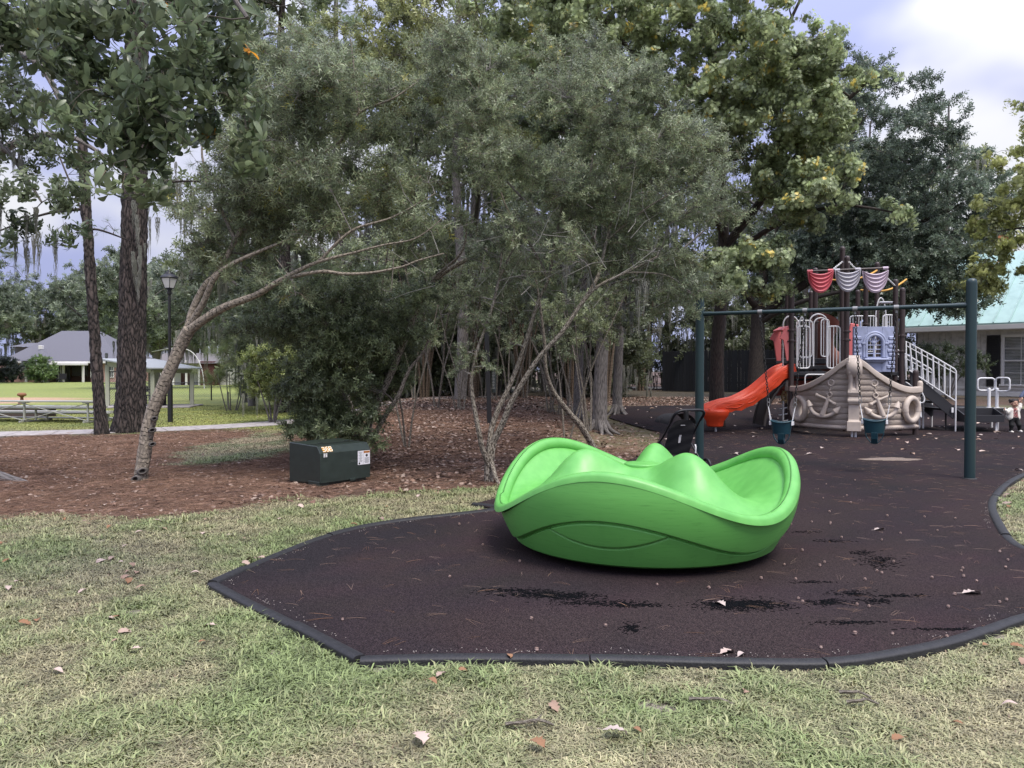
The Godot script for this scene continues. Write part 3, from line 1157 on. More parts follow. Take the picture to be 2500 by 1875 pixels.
	for e in [[123.6, 0.14], [128.6, 0.14]]: dr.box(Vector3(X.call(e[0]), 1.05, -D - 0.3), Vector3(e[1], 2.1, 0.08), Basis(), 0.01)
	for y in [2.1, 1.0, 0.1]: dr.box(Vector3(X.call(126.1), y, -D - 0.302), Vector3(0.42, 0.14, 0.07), Basis(), 0.01)
	part(o, "door", dr, M.white_paint)
	for e in [[98.5, 8.0], [68.0, 6.0], [241.0, 8.0], [200.0, 5.0]]:
		var wf := MB.new()
		var ww: float = e[1] / 1662.0 * D * 1.15
		var cx: float = X.call(e[0])
		for s in [-1, 1]: wf.box(Vector3(cx + s * ww / 2, 1.45, -D + 0.03), Vector3(0.12, 1.75, 0.1), Basis(), 0.01)
		for y in [0.6, 1.45, 2.3]: wf.box(Vector3(cx, y, -D + 0.03), Vector3(ww, 0.1, 0.09), Basis(), 0.01)
		wf.box(Vector3(cx, 1.45, -D + 0.02), Vector3(0.05, 1.65, 0.06), Basis(), 0.01)
		var wi := part(o, "window", wf, M.white_paint)
		var pn := MB.new()
		pn.box(Vector3(cx, 1.45, -D + 0.01), Vector3(ww - 0.05, 1.68, 0.03), Basis(), 0.004)
		part(wi, "pane", pn, M.glass)
	# patio pieces before the porch
	var um := thing("patio_umbrella", "folded dark blue parasol before the screened porch", "parasol", Vector3(X.call(134.0), 0, -D + 3.0))
	var u1 := MB.new()
	u1.lathe(Vector3(X.call(134.0), 0, -D + 3.0), [Vector2(0.01, 2.5), Vector2(0.1, 2.3), Vector2(0.24, 1.2), Vector2(0.3, 0.9), Vector2(0.05, 0.85)], 10)
	part(um, "canopy", u1, std(0.03, 0.035, 0.09, 0.8))
	var u2 := MB.new()
	u2.lathe(Vector3(X.call(134.0), 0, -D + 3.0), [Vector2(0.25, 0), Vector2(0.25, 0.06), Vector2(0.03, 0.1), Vector2(0.03, 0.9)], 8)
	part(um, "pole", u2, M.black)
	for e in [[121.0, 2.5, "dark patio lounger left of the folded parasol"], [158.0, 2.6, "dark wicker patio armchair right of the folded parasol"]]:
		var ch := thing("patio_chair", e[2], "chair", Vector3(X.call(e[0]), 0, -D + e[1]))
		var c1 := MB.new()
		var cp := ch.position
		c1.box(cp + Vector3(0, 0.4, 0), Vector3(0.9, 0.12, 0.8), Basis(), 0.03)
		part(ch, "seat", c1, M.black)
		var c2 := MB.new()
		c2.box(cp + Vector3(0, 0.75, -0.38), Vector3(0.9, 0.7, 0.1), Basis(Vector3(1, 0, 0), -0.2), 0.03)
		part(ch, "backrest", c2, M.black)
		for s in [-1, 1]:
			for q in [-1, 1]:
				var c3 := MB.new()
				c3.box(cp + Vector3(0.4 * s, 0.18, 0.34 * q), Vector3(0.06, 0.36, 0.06), Basis(), 0.01)
				part(ch, "leg", c3, M.black)
	var ac := thing("air_conditioner", "grey air conditioning unit at the left end of the brick house", "air conditioner", Vector3(X.call(15.0), 0, -D + 1.5))
	var am := MB.new()
	am.box(ac.position + Vector3(0, 0.5, 0), Vector3(0.95, 1.0, 0.95), Basis(), 0.04)
	part(ac, "housing", am, std(0.16, 0.16, 0.18, 0.6))
	var fan := MB.new()
	fan.lathe(ac.position + Vector3(0, 1.0, 0), [Vector2(0.38, 0), Vector2(0.38, 0.04), Vector2(0.05, 0.06), Vector2(0, 0.06)], 14)
	part(ac, "fan_cover", fan, M.black)


func far_houses() -> void:
	# white porch house with a dark red wing, seen through the trees right of the dugout
	var at := Vector3(-31.5, 0, -78)
	var o := thing("porch_house", "white columned house with dark red end beyond the dugout", "house", at)
	var m := MB.new()
	m.box(at + Vector3(-1.0, 1.1, -2.5), Vector3(7.0, 2.2, 5), Basis(), 0.02)
	part(o, "wall", m, M.white_paint)
	var r := MB.new()
	r.prism(PackedVector2Array([Vector2(-4.2, 0), Vector2(4.2, 0), Vector2(0, 1.1)]), 7.6, Transform3D(Basis(Vector3.UP, PI / 2), at + Vector3(-1.0, 2.2, -2.5)))
	part(o, "roof", r, std(0.13, 0.12, 0.12, 0.9))
	for k in 4:
		var c := MB.new()
		c.box(at + Vector3(-3.6 + k * 1.3, 1.25, 1.2), Vector3(0.2, 2.5, 0.2), Basis(), 0.02)
		part(o, "column", c, M.white_paint)
	var d := MB.new()
	d.box(at + Vector3(-1.6, 1.0, 0.02), Vector3(0.9, 2.0, 0.08), Basis(), 0.01)
	part(o, "door", d, std(0.09, 0.03, 0.03, 0.7))
	var w := MB.new()
	w.box(at + Vector3(1.2, 1.2, 0.5), Vector3(1.4, 2.4, 2.0), Basis(), 0.02)
	part(o, "wing", w, std(0.07, 0.018, 0.018, 0.8))
	# small white gable behind the black fence
	var a2 := on(14.9, -48.0)
	var o2 := thing("white_cottage", "small white gabled house just showing over the black fence", "house", a2)
	var m2 := MB.new()
	m2.box(a2 + Vector3(0.4, 1.2, 0), Vector3(4.6, 2.4, 4), Basis(), 0.02)
	part(o2, "wall", m2, M.white_paint)
	var r2 := MB.new()
	r2.prism(PackedVector2Array([Vector2(-2.6, 0), Vector2(2.6, 0), Vector2(0.4, 1.1)]), 4.6, Transform3D(Basis(), a2 + Vector3(0.2, 2.4, 0)))
	part(o2, "roof", r2, std(0.52, 0.52, 0.52, 0.8))


# ================================================================ trees
# one leaf laid along dir; outline: Vector2(share of the length, half width as a share of the width)
func leaf(m: MB, at: Vector3, dir: Vector3, up: Vector3, len: float, wid: float, outline: Array, bend := 0.2, fold := 0.25, col := Color.WHITE) -> void:
	dir = dir.normalized()
	var side := dir.cross(up).normalized()
	up = side.cross(dir).normalized()
	var prev := []
	for k in outline.size():
		var o: Vector2 = outline[k]
		var c := at + dir * (o.x * len) - up * (bend * len * o.x * o.x)
		var nn := (up + dir * bend * o.x * 1.5).normalized()
		var row := []
		if o.y <= 0.0:
			row = [m.p(c, nn, Vector2(0.5, o.x), col)]
		else:
			var w := o.y * wid
			row = [m.p(c - side * w + up * (fold * w), (nn + side * fold).normalized(), Vector2(0, o.x), col), m.p(c, nn, Vector2(0.5, o.x), col), m.p(c + side * w + up * (fold * w), (nn - side * fold).normalized(), Vector2(1, o.x), col)]
		if prev.size() == 1 and row.size() == 3:
			m.t(prev[0], row[0], row[1]); m.t(prev[0], row[1], row[2])
		elif prev.size() == 3 and row.size() == 3:
			m.q(prev[0], prev[1], row[1], row[0]); m.q(prev[1], prev[2], row[2], row[1])
		elif prev.size() == 3 and row.size() == 1:
			m.t(prev[0], prev[1], row[0]); m.t(prev[1], prev[2], row[0])
		prev = row


const LANCE := [Vector2(0, 0), Vector2(0.4, 0.5), Vector2(1, 0)]
const OVAL := [Vector2(0, 0), Vector2(0.3, 0.42), Vector2(0.7, 0.46), Vector2(1, 0)]
const SPOON := [Vector2(0, 0), Vector2(0.18, 0.10), Vector2(0.42, 0.26), Vector2(0.66, 0.46), Vector2(0.84, 0.50), Vector2(0.95, 0.32), Vector2(1, 0)]
const LOBED := [Vector2(0, 0), Vector2(0.16, 0.05), Vector2(0.36, 0.48), Vector2(0.33, 0.10), Vector2(0.64, 0.62), Vector2(0.56, 0.11), Vector2(0.88, 0.40), Vector2(0.80, 0.09), Vector2(1, 0)]


# a twig along +y with leaves; kinds of spray are told apart by their numbers
func spray(n: int, twig: float, len: float, wid: float, outline: Array, spread: float, sd: int, droop := 0.25, rosette := false) -> ArrayMesh:
	var m := MB.new()
	var r := RandomNumberGenerator.new()
	r.seed = sd
	var wood := Color(0.95, 0.62, 0.75)
	m.tube([Vector3.ZERO, Vector3(r.randf_range(-0.01, 0.01), twig * 0.5, 0.0), Vector3(0, twig, 0)], [0.0028, 0.002, 0.001], 3, false, wood)
	for k in n:
		var f := (k + 0.5) / n
		var y := twig * (0.12 + 0.88 * f) if not rosette else twig * r.randf_range(0.82, 1.0)
		var a := k * 2.4 + r.randf_range(-0.4, 0.4)
		var out := Vector3(cos(a), 0, sin(a))
		var lift := cos(spread) * (0.6 + 0.8 * f)
		if rosette: lift = r.randf_range(-0.35, 0.75)
		var d := (out * sin(spread) + Vector3(0, lift, 0)).normalized()
		var up := (Vector3.UP - d * d.y + out * -0.2 + Vector3(r.randf_range(-0.5, 0.5), 0, r.randf_range(-0.5, 0.5))).normalized()
		var tone := r.randf_range(0.45, 1.0) if r.randf() < 0.6 else r.randf_range(1.0, 1.75)
		leaf(m, Vector3(0, y, 0), d, up, len * r.randf_range(0.7, 1.1), wid * r.randf_range(0.8, 1.15), outline, droop * r.randf_range(0.2, 1.6), 0.22, Color(tone, tone, tone * 0.98))
	return m.mesh()


# a brush of long needles about +y
func needle_brush(n: int, len: float, sd: int) -> ArrayMesh:
	var m := MB.new()
	var r := RandomNumberGenerator.new()
	r.seed = sd
	m.tube([Vector3.ZERO, Vector3(0, 0.16, 0)], [0.005, 0.003], 3, false, Color(1.0, 0.6, 0.7))
	for k in n:
		var a := r.randf_range(0, TAU)
		var d := Vector3(cos(a), r.randf_range(-0.2, 1.5), sin(a)).normalized()
		var s := d.cross(rdir()).normalized() * 0.0016
		var b := Vector3(0, r.randf_range(0.04, 0.17), 0)
		var tone := r.randf_range(0.75, 1.2)
		var col := Color(tone, tone, tone)
		var e := b + d * len * r.randf_range(0.75, 1.05) + Vector3(0, -0.02, 0)
		m.flat(b - s, b + s, e, col)
	return m.mesh()


# hanging moss: wavy grey threads
func moss_tuft(n: int, len: float, sd: int) -> ArrayMesh:
	var m := MB.new()
	var r := RandomNumberGenerator.new()
	r.seed = sd
	for k in n:
		var l := len * r.randf_range(0.35, 1.0)
		var x := r.randf_range(-0.05, 0.05)
		var z := r.randf_range(-0.05, 0.05)
		var ph := r.randf_range(0, 6)
		var pts := []
		for i in 7:
			var f := i / 6.0
			pts.append(Vector3(x * (1 - f * 0.5) + 0.014 * sin(f * 11 + ph), -l * f, z * (1 - f * 0.5) + 0.014 * cos(f * 9 + ph)))
		var tone := r.randf_range(0.75, 1.15)
		m.tube(pts, [0.005, 0.0055, 0.006, 0.005, 0.004, 0.003, 0.001], 3, false, Color(tone, tone, tone))
	return m.mesh()


var SP := {}


func sprays() -> void:
	SP.willow = spray(13, 0.17, 0.072, 0.0155, LANCE, 0.85, 1, 0.3)
	SP.willow_b = spray(10, 0.14, 0.062, 0.014, LANCE, 1.1, 2, 0.5)
	SP.myrtle = spray(15, 0.14, 0.052, 0.0145, LANCE, 0.9, 3, 0.2)
	SP.oval = spray(11, 0.16, 0.055, 0.026, OVAL, 1.05, 4, 0.2)
	SP.live = spray(12, 0.26, 0.085, 0.036, OVAL, 1.0, 5, 0.1)
	SP.lobed = spray(6, 0.22, 0.165, 0.125, LOBED, 1.25, 6, 0.35)
	SP.spoon = spray(9, 0.11, 0.100, 0.041, SPOON, 1.15, 7, 0.6, true)
	SP.spoon_b = spray(8, 0.13, 0.094, 0.038, SPOON, 1.3, 8, 0.9, true)
	SP.wild = spray(14, 0.5, 0.19, 0.085, OVAL, 1.05, 9, 0.15)
	SP.needles = needle_brush(46, 0.24, 10)
	SP.moss = moss_tuft(14, 0.9, 11)
	for k in SP:
		var mm: Material = M.leaf
		if k in ["spoon", "spoon_b", "live"]: mm = M.gloss_leaf
		if k == "moss": mm = M.dry
		(SP[k] as ArrayMesh).surface_set_material(0, mm)


# nearest point of the wood to c, a little below it by preference
func nearest(nodes: Array, c: Vector3) -> Array:
	var best: Array = nodes[0]
	var bd := 1e9
	for q in nodes:
		var d: Vector3 = c - q[0]
		var s := d.length() + (0.6 * maxf(0.0, -d.y))
		if s < bd:
			bd = s
			best = q
	return best


# o: root, limbs [[points, r0, r1, (steps)], ...], clumps [[centre, radii, sprays], ...], spray names, tint pair, bark, twig, size range, droop
func grow(o: Dictionary) -> Node3D:
	var root: Node3D = o.root
	var at := world_of(root)
	var nodes := []
	var first := true
	for l in o.limbs:
		var pts := smooth(l[0], 7)
		var rad := []
		var m := pts.size()
		for i in m:
			var f := float(i) / (m - 1)
			var r: float = lerpf(l[1], l[2], f)
			if first and o.get("flare", 0.0) > 0.0: r *= 1.0 + o.flare * exp(-f * m * 0.55)
			rad.append(r)
			nodes.append([pts[i], r])
		var mb := MB.new()
		var lump: float = o.get("lump", 0.1)
		var ph := rr(0, 50)
		var w := func(a: float, s: float, r: float) -> float: return r * (1.0 + lump * noise.get_noise_3d(cos(a) * 1.1 + ph, s * 2.2, sin(a) * 1.1) + lump * 0.6 * noise.get_noise_3d(cos(a) * 3 + ph, s * 6.0, sin(a) * 3))
		mb.tube(pts, rad, o.get("sides", 12) if l[1] > 0.05 else 7, true, Color.WHITE, w)
		part(root, "trunk" if first else "limb", mb, o.bark)
		first = false
	var tw := MB.new()
	var names: Array = o.get("spray", [])
	var xf := {}
	var cols := {}
	for s in names:
		xf[s] = []
		cols[s] = PackedColorArray()
	var c0: Color = o.get("tint0", Color.WHITE)
	var c1: Color = o.get("tint1", Color.WHITE)
	var size: Vector2 = o.get("size", Vector2(0.8, 1.3))
	var droop: float = o.get("droop", 0.15)
	var per: int = o.get("per", 11)
	var bright: float = o.get("bright", 1.6)
	var keep: float = o.get("keep", 0.8)
	var thin: float = o.get("thin", 0.006)
	for cl in o.get("clumps", []):
		var c: Vector3 = cl[0]
		var R: Vector3 = cl[1]
		var n := maxi(4, int(cl[2] * keep))
		var nd := nearest(nodes, c)
		var p0: Vector3 = nd[0]
		var d := p0.distance_to(c)
		var mid := p0.lerp(c, 0.5) + Vector3(rr(-0.12, 0.12), rr(0.0, 0.16), rr(-0.12, 0.12)) * d
		var br := [p0, p0.lerp(mid, 0.5) + rdir() * d * 0.04, mid, mid.lerp(c, 0.5) + rdir() * d * 0.06, c]
		var r0: float = minf(nd[1] * 0.55, 0.012 + d * 0.018)
		nodes.append([mid, r0 * 0.9])
		nodes.append([c, r0 * 0.6])
		if d > 0.05: tw.tube(br, [r0, r0 * 0.85, r0 * 0.65, r0 * 0.5, r0 * 0.35], 5, false)
		var shift := rr(-0.3, 0.3)
		var subs := maxi(3, n / per)
		for k in subs:
			var e := rdir()
			e.y = e.y * 0.8 + 0.15
			var tip := c + e * R * pow(rng.randf(), 0.4)
			var f0 := rr(0.45, 1.0)
			var s0: Vector3 = mid.lerp(c, (f0 - 0.5) * 2.0) if f0 > 0.5 else mid
			var ld := s0.distance_to(tip)
			var m2 := s0.lerp(tip, 0.55) + rdir() * ld * 0.10 + Vector3(0, ld * 0.07, 0)
			tip.y -= droop * ld * 0.5
			tw.tube([s0, m2, tip], [thin, thin * 0.7, thin * 0.3], 3, false)
			var cnt := n / subs
			for j in cnt:
				var f := rr(0.25, 1.0)
				var pos: Vector3 = s0.lerp(m2, f * 2.0) if f < 0.5 else m2.lerp(tip, f * 2.0 - 1.0)
				var dir := ((tip - s0).normalized() * 0.8 + rdir() * 0.75 + Vector3(0, 0.25 - droop, 0)).normalized()
				var s: String = names[rng.randi() % names.size()]
				xf[s].append(Transform3D(basis_y(dir, rr(0, TAU)).scaled(Vector3.ONE * rr(size.x, size.y)), pos - at + rdir() * 0.03 * size.y))
				var q := clampf(rng.randf() * 0.75 + 0.15 + shift, 0, 1)
				var cc := c0.lerp(c1, q)
				if o.has("odd") and rng.randf() < o.odd[1]: cc = o.odd[0]
				cols[s].append(cc * bright * rr(0.65, 1.35))
	if tw.v.size() > 0: part(root, "twigs", tw, o.get("twig", M.twig), "", "stuff")
	for s in names:
		if xf[s].size() > 0: scatter(root, "crown", SP[s], xf[s], cols[s])
	return root


# clump centres spread through an ellipsoid, more of them near its skin
func fill(c: Vector3, R: Vector3, n: int, r: float, sprays_each: int, inner := 0.35) -> Array:
	var out := []
	for k in n:
		var e := rdir() * lerpf(inner, 1.0, sqrt(rng.randf()))
		var q := rr(0.7, 1.35)
		out.append([c + e * R, Vector3(r, r * 0.75, r) * q, int(sprays_each * q)])
	return out


func moss_on(root: Node3D, spots: Array, n: int, spread: Vector3, size := 1.0) -> void:
	var xf := []
	var cols := PackedColorArray()
	var at := world_of(root)
	for s in spots:
		for k in n:
			xf.append(Transform3D(Basis(Vector3.UP, rr(0, TAU)).scaled(Vector3(rr(0.7, 1.3), rr(0.5, 1.4), rr(0.7, 1.3)) * size), s - at + Vector3(rr(-1, 1), rr(-1, 1), rr(-1, 1)) * spread))
			cols.append(Color(0.19, 0.20, 0.165).lerp(Color(0.30, 0.30, 0.26), rng.randf()))
	scatter(root, "moss", SP.moss, xf, cols)


func trees() -> void:
	sprays()
	near_oak()
	pines()
	leaning_tree()
	forked_tree()
	fallen_stem_tree()
	dark_shrub()
	trunk_trees()
	oak_behind_swing()
	live_oak()
	edge_maple()
	garden_shrubs()
	woodland()
	saplings()
	field_trees()


# the oak whose boughs hang into the picture from the left; its trunk stands just outside
func near_oak() -> void:
	var b := Vector3(-7.75, 0, -10.7)
	var o := thing("water_oak", "oak at the left whose big spoon-shaped leaves hang close overhead", "tree", b)
	var limbs := [
		[[b + Vector3(0, -0.2, 0), b + Vector3(0.05, 1.2, 0.05), b + Vector3(0.1, 3.2, 0.2), b + Vector3(0.3, 5.2, 0.3), b + Vector3(0.3, 8.0, 0.2)], 0.42, 0.2],
		[[b + Vector3(0.2, 4.2, 0.3), Vector3(-6.4, 5.0, -9.0), Vector3(-4.6, 5.2, -7.0), Vector3(-3.1, 4.7, -5.4), Vector3(-2.3, 3.9, -4.5)], 0.13, 0.014],
		[[Vector3(-4.6, 5.2, -7.0), Vector3(-3.3, 5.1, -5.6), Vector3(-2.2, 4.4, -4.7), Vector3(-1.5, 3.5, -4.4)], 0.06, 0.01],
		[[b + Vector3(0.3, 4.8, 0.3), Vector3(-6.6, 5.4, -9.6), Vector3(-5.4, 5.0, -8.8), Vector3(-4.9, 4.2, -8.6)], 0.09, 0.015],
		[[b + Vector3(0.25, 3.8, 0.1), Vector3(-7.0, 4.5, -10.6), Vector3(-5.9, 4.6, -10.2), Vector3(-4.9, 4.0, -9.9)], 0.08, 0.012]]
	# root flare that reaches into the picture
	for e in [[0.85, 0.3], [0.3, 0.8]]:
		limbs.append([[b + Vector3(e[0] * 0.2, 0.3, e[1] * 0.2), b + Vector3(e[0] * 0.6, 0.1, e[1] * 0.6), b + Vector3(e[0] * 1.15, 0.03, e[1] * 1.15), b + Vector3(e[0] * 1.7, -0.05, e[1] * 1.7)], 0.13, 0.03])
	var cl := []
	for e in [[330, 95, 4.3, 0.36, 52], [170, 55, 4.5, 0.34, 44], [255, 225, 4.15, 0.33, 46], [130, 175, 4.6, 0.22, 18], [400, 190, 4.4, 0.24, 26], [470, 60, 4.8, 0.28, 34], [505, 215, 4.7, 0.14, 18], [540, 320, 4.7, 0.10, 13], [520, 130, 4.8, 0.2, 20], [290, 330, 4.1, 0.14, 15], [275, 380, 4.1, 0.09, 8], [345, 330, 4.3, 0.15, 12], [30, 35, 4.6, 0.22, 20], [385, 20, 4.5, 0.3, 46], [250, 30, 4.4, 0.3, 46], [60, 90, 4.7, 0.3, 40], [20, 10, 4.6, 0.3, 36], [330, 190, 4.5, 0.3, 44], [205, 130, 4.3, 0.3, 44], [120, 20, 4.4, 0.3, 40], [440, 120, 4.6, 0.26, 36], [290, 270, 4.3, 0.2, 26], [200, 200, 4.9, 0.26, 30], [500, 20, 4.9, 0.26, 30], [390, 280, 4.7, 0.2, 22], [450, 250, 4.8, 0.16, 14], [555, 345, 4.7, 0.07, 8], [525, 265, 4.7, 0.10, 10], [105, 250, 4.4, 0.14, 8], [215, 300, 4.3, 0.14, 12], [330, 395, 4.3, 0.10, 8]]:
		cl.append([Vector3((e[0] - 1106) / 1662.0 * e[2], 1.5 - (e[1] - 800) / 1662.0 * e[2], -e[2]), Vector3(e[3], e[3] * 0.9, e[3]), e[4]])
	grow({"root": o, "limbs": limbs, "clumps": cl, "spray": ["spoon", "spoon_b"], "tint0": Color(0.075, 0.105, 0.058), "tint1": Color(0.165, 0.20, 0.115), "odd": [Color(0.42, 0.19, 0.02), 0.006], "bark": M.oak_bark, "twig": M.dark_twig, "flare": 0.5, "sides": 20, "lump": 0.14, "droop": 0.55, "size": Vector2(0.6, 0.98), "keep": 1.15, "thin": 0.003, "per": 6})
	# the part of its crown farther back, seen against the sky
	var far := []
	for e in [[55, 320, 9.2, 0.5, 70], [120, 420, 8.8, 0.42, 60], [40, 170, 9.0, 0.6, 80], [160, 520, 8.6, 0.28, 26], [60, 500, 9.2, 0.4, 40], [245, 240, 9.6, 0.5, 55], [130, 250, 9.4, 0.5, 60], [20, 420, 9.0, 0.5, 50], [205, 350, 9.2, 0.4, 40], [100, 100, 9.4, 0.6, 60], [420, 120, 9.6, 0.5, 46], [380, 260, 9.8, 0.4, 34], [10, 260, 9.4, 0.5, 50]]:
		far.append([Vector3((e[0] - 1106) / 1662.0 * e[2], 1.5 - (e[1] - 800) / 1662.0 * e[2], -e[2]), Vector3(e[3], e[3] * 0.85, e[3]), e[4]])
	var bough := [[Vector3(-6.9, 4.6, -9.9), Vector3(-6.2, 4.2, -9.5), Vector3(-5.6, 3.5, -9.2)], 0.05, 0.012]
	grow({"root": o, "limbs": [bough], "clumps": far, "spray": ["spoon", "spoon_b"], "tint0": Color(0.075, 0.105, 0.058), "tint1": Color(0.165, 0.20, 0.115), "bark": M.oak_bark, "twig": M.dark_twig, "droop": 0.5, "size": Vector2(0.65, 0.95), "keep": 1.1, "thin": 0.004, "per": 7})
	moss_on(o, [Vector3(-5.873, 3.05, -9.2), Vector3(-5.735, 3.382, -9.2), Vector3(-5.387, 3.106, -8.9), Vector3(-6.039, 3.548, -9.2), Vector3(-5.965, 4.578, -9.3), Vector3(-5.993, 4.074, -9.3)], 4, Vector3(0.12, 0.1, 0.12), 0.55)


func pines() -> void:
	var b := Vector3(-9.2, 0, -18.5)
	var o := thing("pine_tree", "thick dark-barked pine trunk with a knot hole at its foot", "tree", b)
	var plates := func(a: float, s: float, r: float) -> float:
		var q := Vector3(cos(a) * r * 9.0, s * 2.6, sin(a) * r * 9.0)
		var fl := 1.0 + 0.42 * exp(-s * 2.4) * (1.0 + 0.35 * sin(a * 4.0 + 1.0))
		# the hole in the foot faces the viewer
		var away := absf(wrapf(a - 1.35, -PI, PI)) * r / 0.16
		var hole := exp(-(away * away + pow((s - 0.55) / 0.2, 2)) * 1.6) * 0.34
		return r * (fl - hole) + 0.04 * noise.get_noise_3dv(q) + 0.026 * noise.get_noise_3dv(q * 2.9)
	var m := MB.new()
	var pts := []
	var rad := []
	for i in 260:
		var f := i / 259.0
		pts.append(b + Vector3(0.13 * sin(f * 2.0) + f * 0.1, -0.1 + f * 15.0, -0.2 * f))
		rad.append(lerpf(0.32, 0.21, f))
	m.tube(pts, rad, 56, true, Color.WHITE, plates)
	part(o, "trunk", m, M.pine_bark)
	var cl := []
	for e in [[350, 395, 17.6, 0.9, 16], [420, 340, 17.4, 0.7, 12], [455, 430, 17.2, 0.6, 10], [390, 470, 17.6, 0.4, 7], [320, 200, 18.0, 1.0, 16], [250, 30, 18.6, 1.4, 22], [400, 60, 18.2, 1.0, 20]]:
		cl.append([Vector3((e[0] - 1106) / 1662.0 * e[2], 1.5 - (e[1] - 800) / 1662.0 * e[2], -e[2]), Vector3(e[3], e[3] * 0.6, e[3]), e[4]])
	for k in 16: cl.append([b + Vector3(rr(-2.5, 2.5), rr(12, 16), rr(-2.5, 2.5)), Vector3(0.9, 0.5, 0.9), 20])
	grow({"root": o, "limbs": [[[b + Vector3(0.2, 5.5, 0), b + Vector3(1.0, 5.9, 0.3), b + Vector3(2.2, 5.8, 0.9)], 0.05, 0.015]], "clumps": cl, "spray": ["needles"], "tint0": Color(0.078, 0.110, 0.058), "tint1": Color(0.138, 0.184, 0.085), "bark": M.pine_bark, "twig": M.dark_twig, "size": Vector2(0.8, 1.2), "per": 6, "thin": 0.008})
	moss_on(o, [Vector3(-8.787, 3.681, -18.12), Vector3(-8.722, 4.335, -18.12), Vector3(-8.787, 4.989, -18.12), Vector3(-8.865, 5.421, -18.1), Vector3(-8.865, 4.114, -18.1)], 3, Vector3(0.06, 0.2, 0.02), 0.8)
	moss_on(o, [Vector3(-8.411, 3.546, -17.9), Vector3(-8.487, 4.516, -17.9)], 2, Vector3(0.04, 0.2, 0.04), 0.5)
	# thinner pine in front of it
	var b2 := Vector3(-9.46, 0, -17.75)
	var o2 := thing("pine_tree", "slender dark pine trunk leaning slightly left of the thick one", "tree", b2)
	var m2 := MB.new()
	var pts2 := []
	var rad2 := []
	for i in 220:
		var f := i / 219.0
		pts2.append(b2 + Vector3(-0.62 * pow(f * 2.2, 0.85) * 0.55, -0.1 + f * 14.0, 0.15 * f))
		rad2.append(lerpf(0.125, 0.075, f))
	var pl2 := func(a: float, s: float, r: float) -> float:
		var q := Vector3(cos(a) * r * 12.0, s * 3.2, sin(a) * r * 12.0)
		return r * (1.0 + 0.55 * exp(-s * 3.2)) + 0.024 * noise.get_noise_3dv(q) + 0.016 * noise.get_noise_3dv(q * 2.9)
	m2.tube(pts2, rad2, 36, true, Color.WHITE, pl2)
	part(o2, "trunk", m2, M.pine_bark)
	var cl2 := []
	for k in 14: cl2.append([b2 + Vector3(rr(-2.2, 1.5) - 0.8, rr(10.5, 14.5), rr(-2, 2)), Vector3(0.8, 0.5, 0.8), 20])
	for e in [[20, 580, 17.0, 0.7, 9], [-20, 540, 17.0, 0.7, 12], [250, 495, 17.9, 0.5, 5]]:
		cl2.append([Vector3((e[0] - 1106) / 1662.0 * e[2], 1.5 - (e[1] - 800) / 1662.0 * e[2], -e[2]), Vector3(e[3], e[3] * 0.6, e[3]), e[4]])
	grow({"root": o2, "limbs": [[[b2 + Vector3(-0.45, 5.2, 0), b2 + Vector3(-1.2, 5.0, 0.3), b2 + Vector3(-2.4, 4.4, 0.6)], 0.04, 0.012], [[b2 + Vector3(-0.45, 4.7, 0), b2 + Vector3(-0.1, 4.75, -0.1), b2 + Vector3(0.6, 4.5, -0.2)], 0.035, 0.015]], "clumps": cl2, "spray": ["needles"], "tint0": Color(0.070, 0.103, 0.050), "tint1": Color(0.122, 0.169, 0.077), "bark": M.pine_bark, "twig": M.dark_twig, "size": Vector2(0.8, 1.2), "per": 6, "thin": 0.008})
	# pine crown showing over the leaning tree
	var b3 := Vector3(-7.9, 0, -26.5)
	var o3 := thing("pine_tree", "tall pine whose light green needle crown shows at the top edge", "tree", b3)
	var cl3 := []
	for k in 46:
		cl3.append([Vector3(-7.6, 13.3, -26.2) + rdir() * Vector3(3.2, 2.6, 2.6) * sqrt(rng.randf()), Vector3(0.8, 0.5, 0.8), 26])
	grow({"root": o3, "limbs": [[[b3 + Vector3(0, -0.2, 0), b3 + Vector3(0.1, 5, 0), b3 + Vector3(0, 11, 0.2), b3 + Vector3(0.3, 17, 0.2)], 0.26, 0.06]], "clumps": cl3, "spray": ["needles"], "tint0": Color(0.124, 0.176, 0.091), "tint1": Color(0.230, 0.296, 0.157), "bark": M.pine_bark, "twig": M.dark_twig, "size": Vector2(1.3, 1.9), "per": 6, "thin": 0.012})


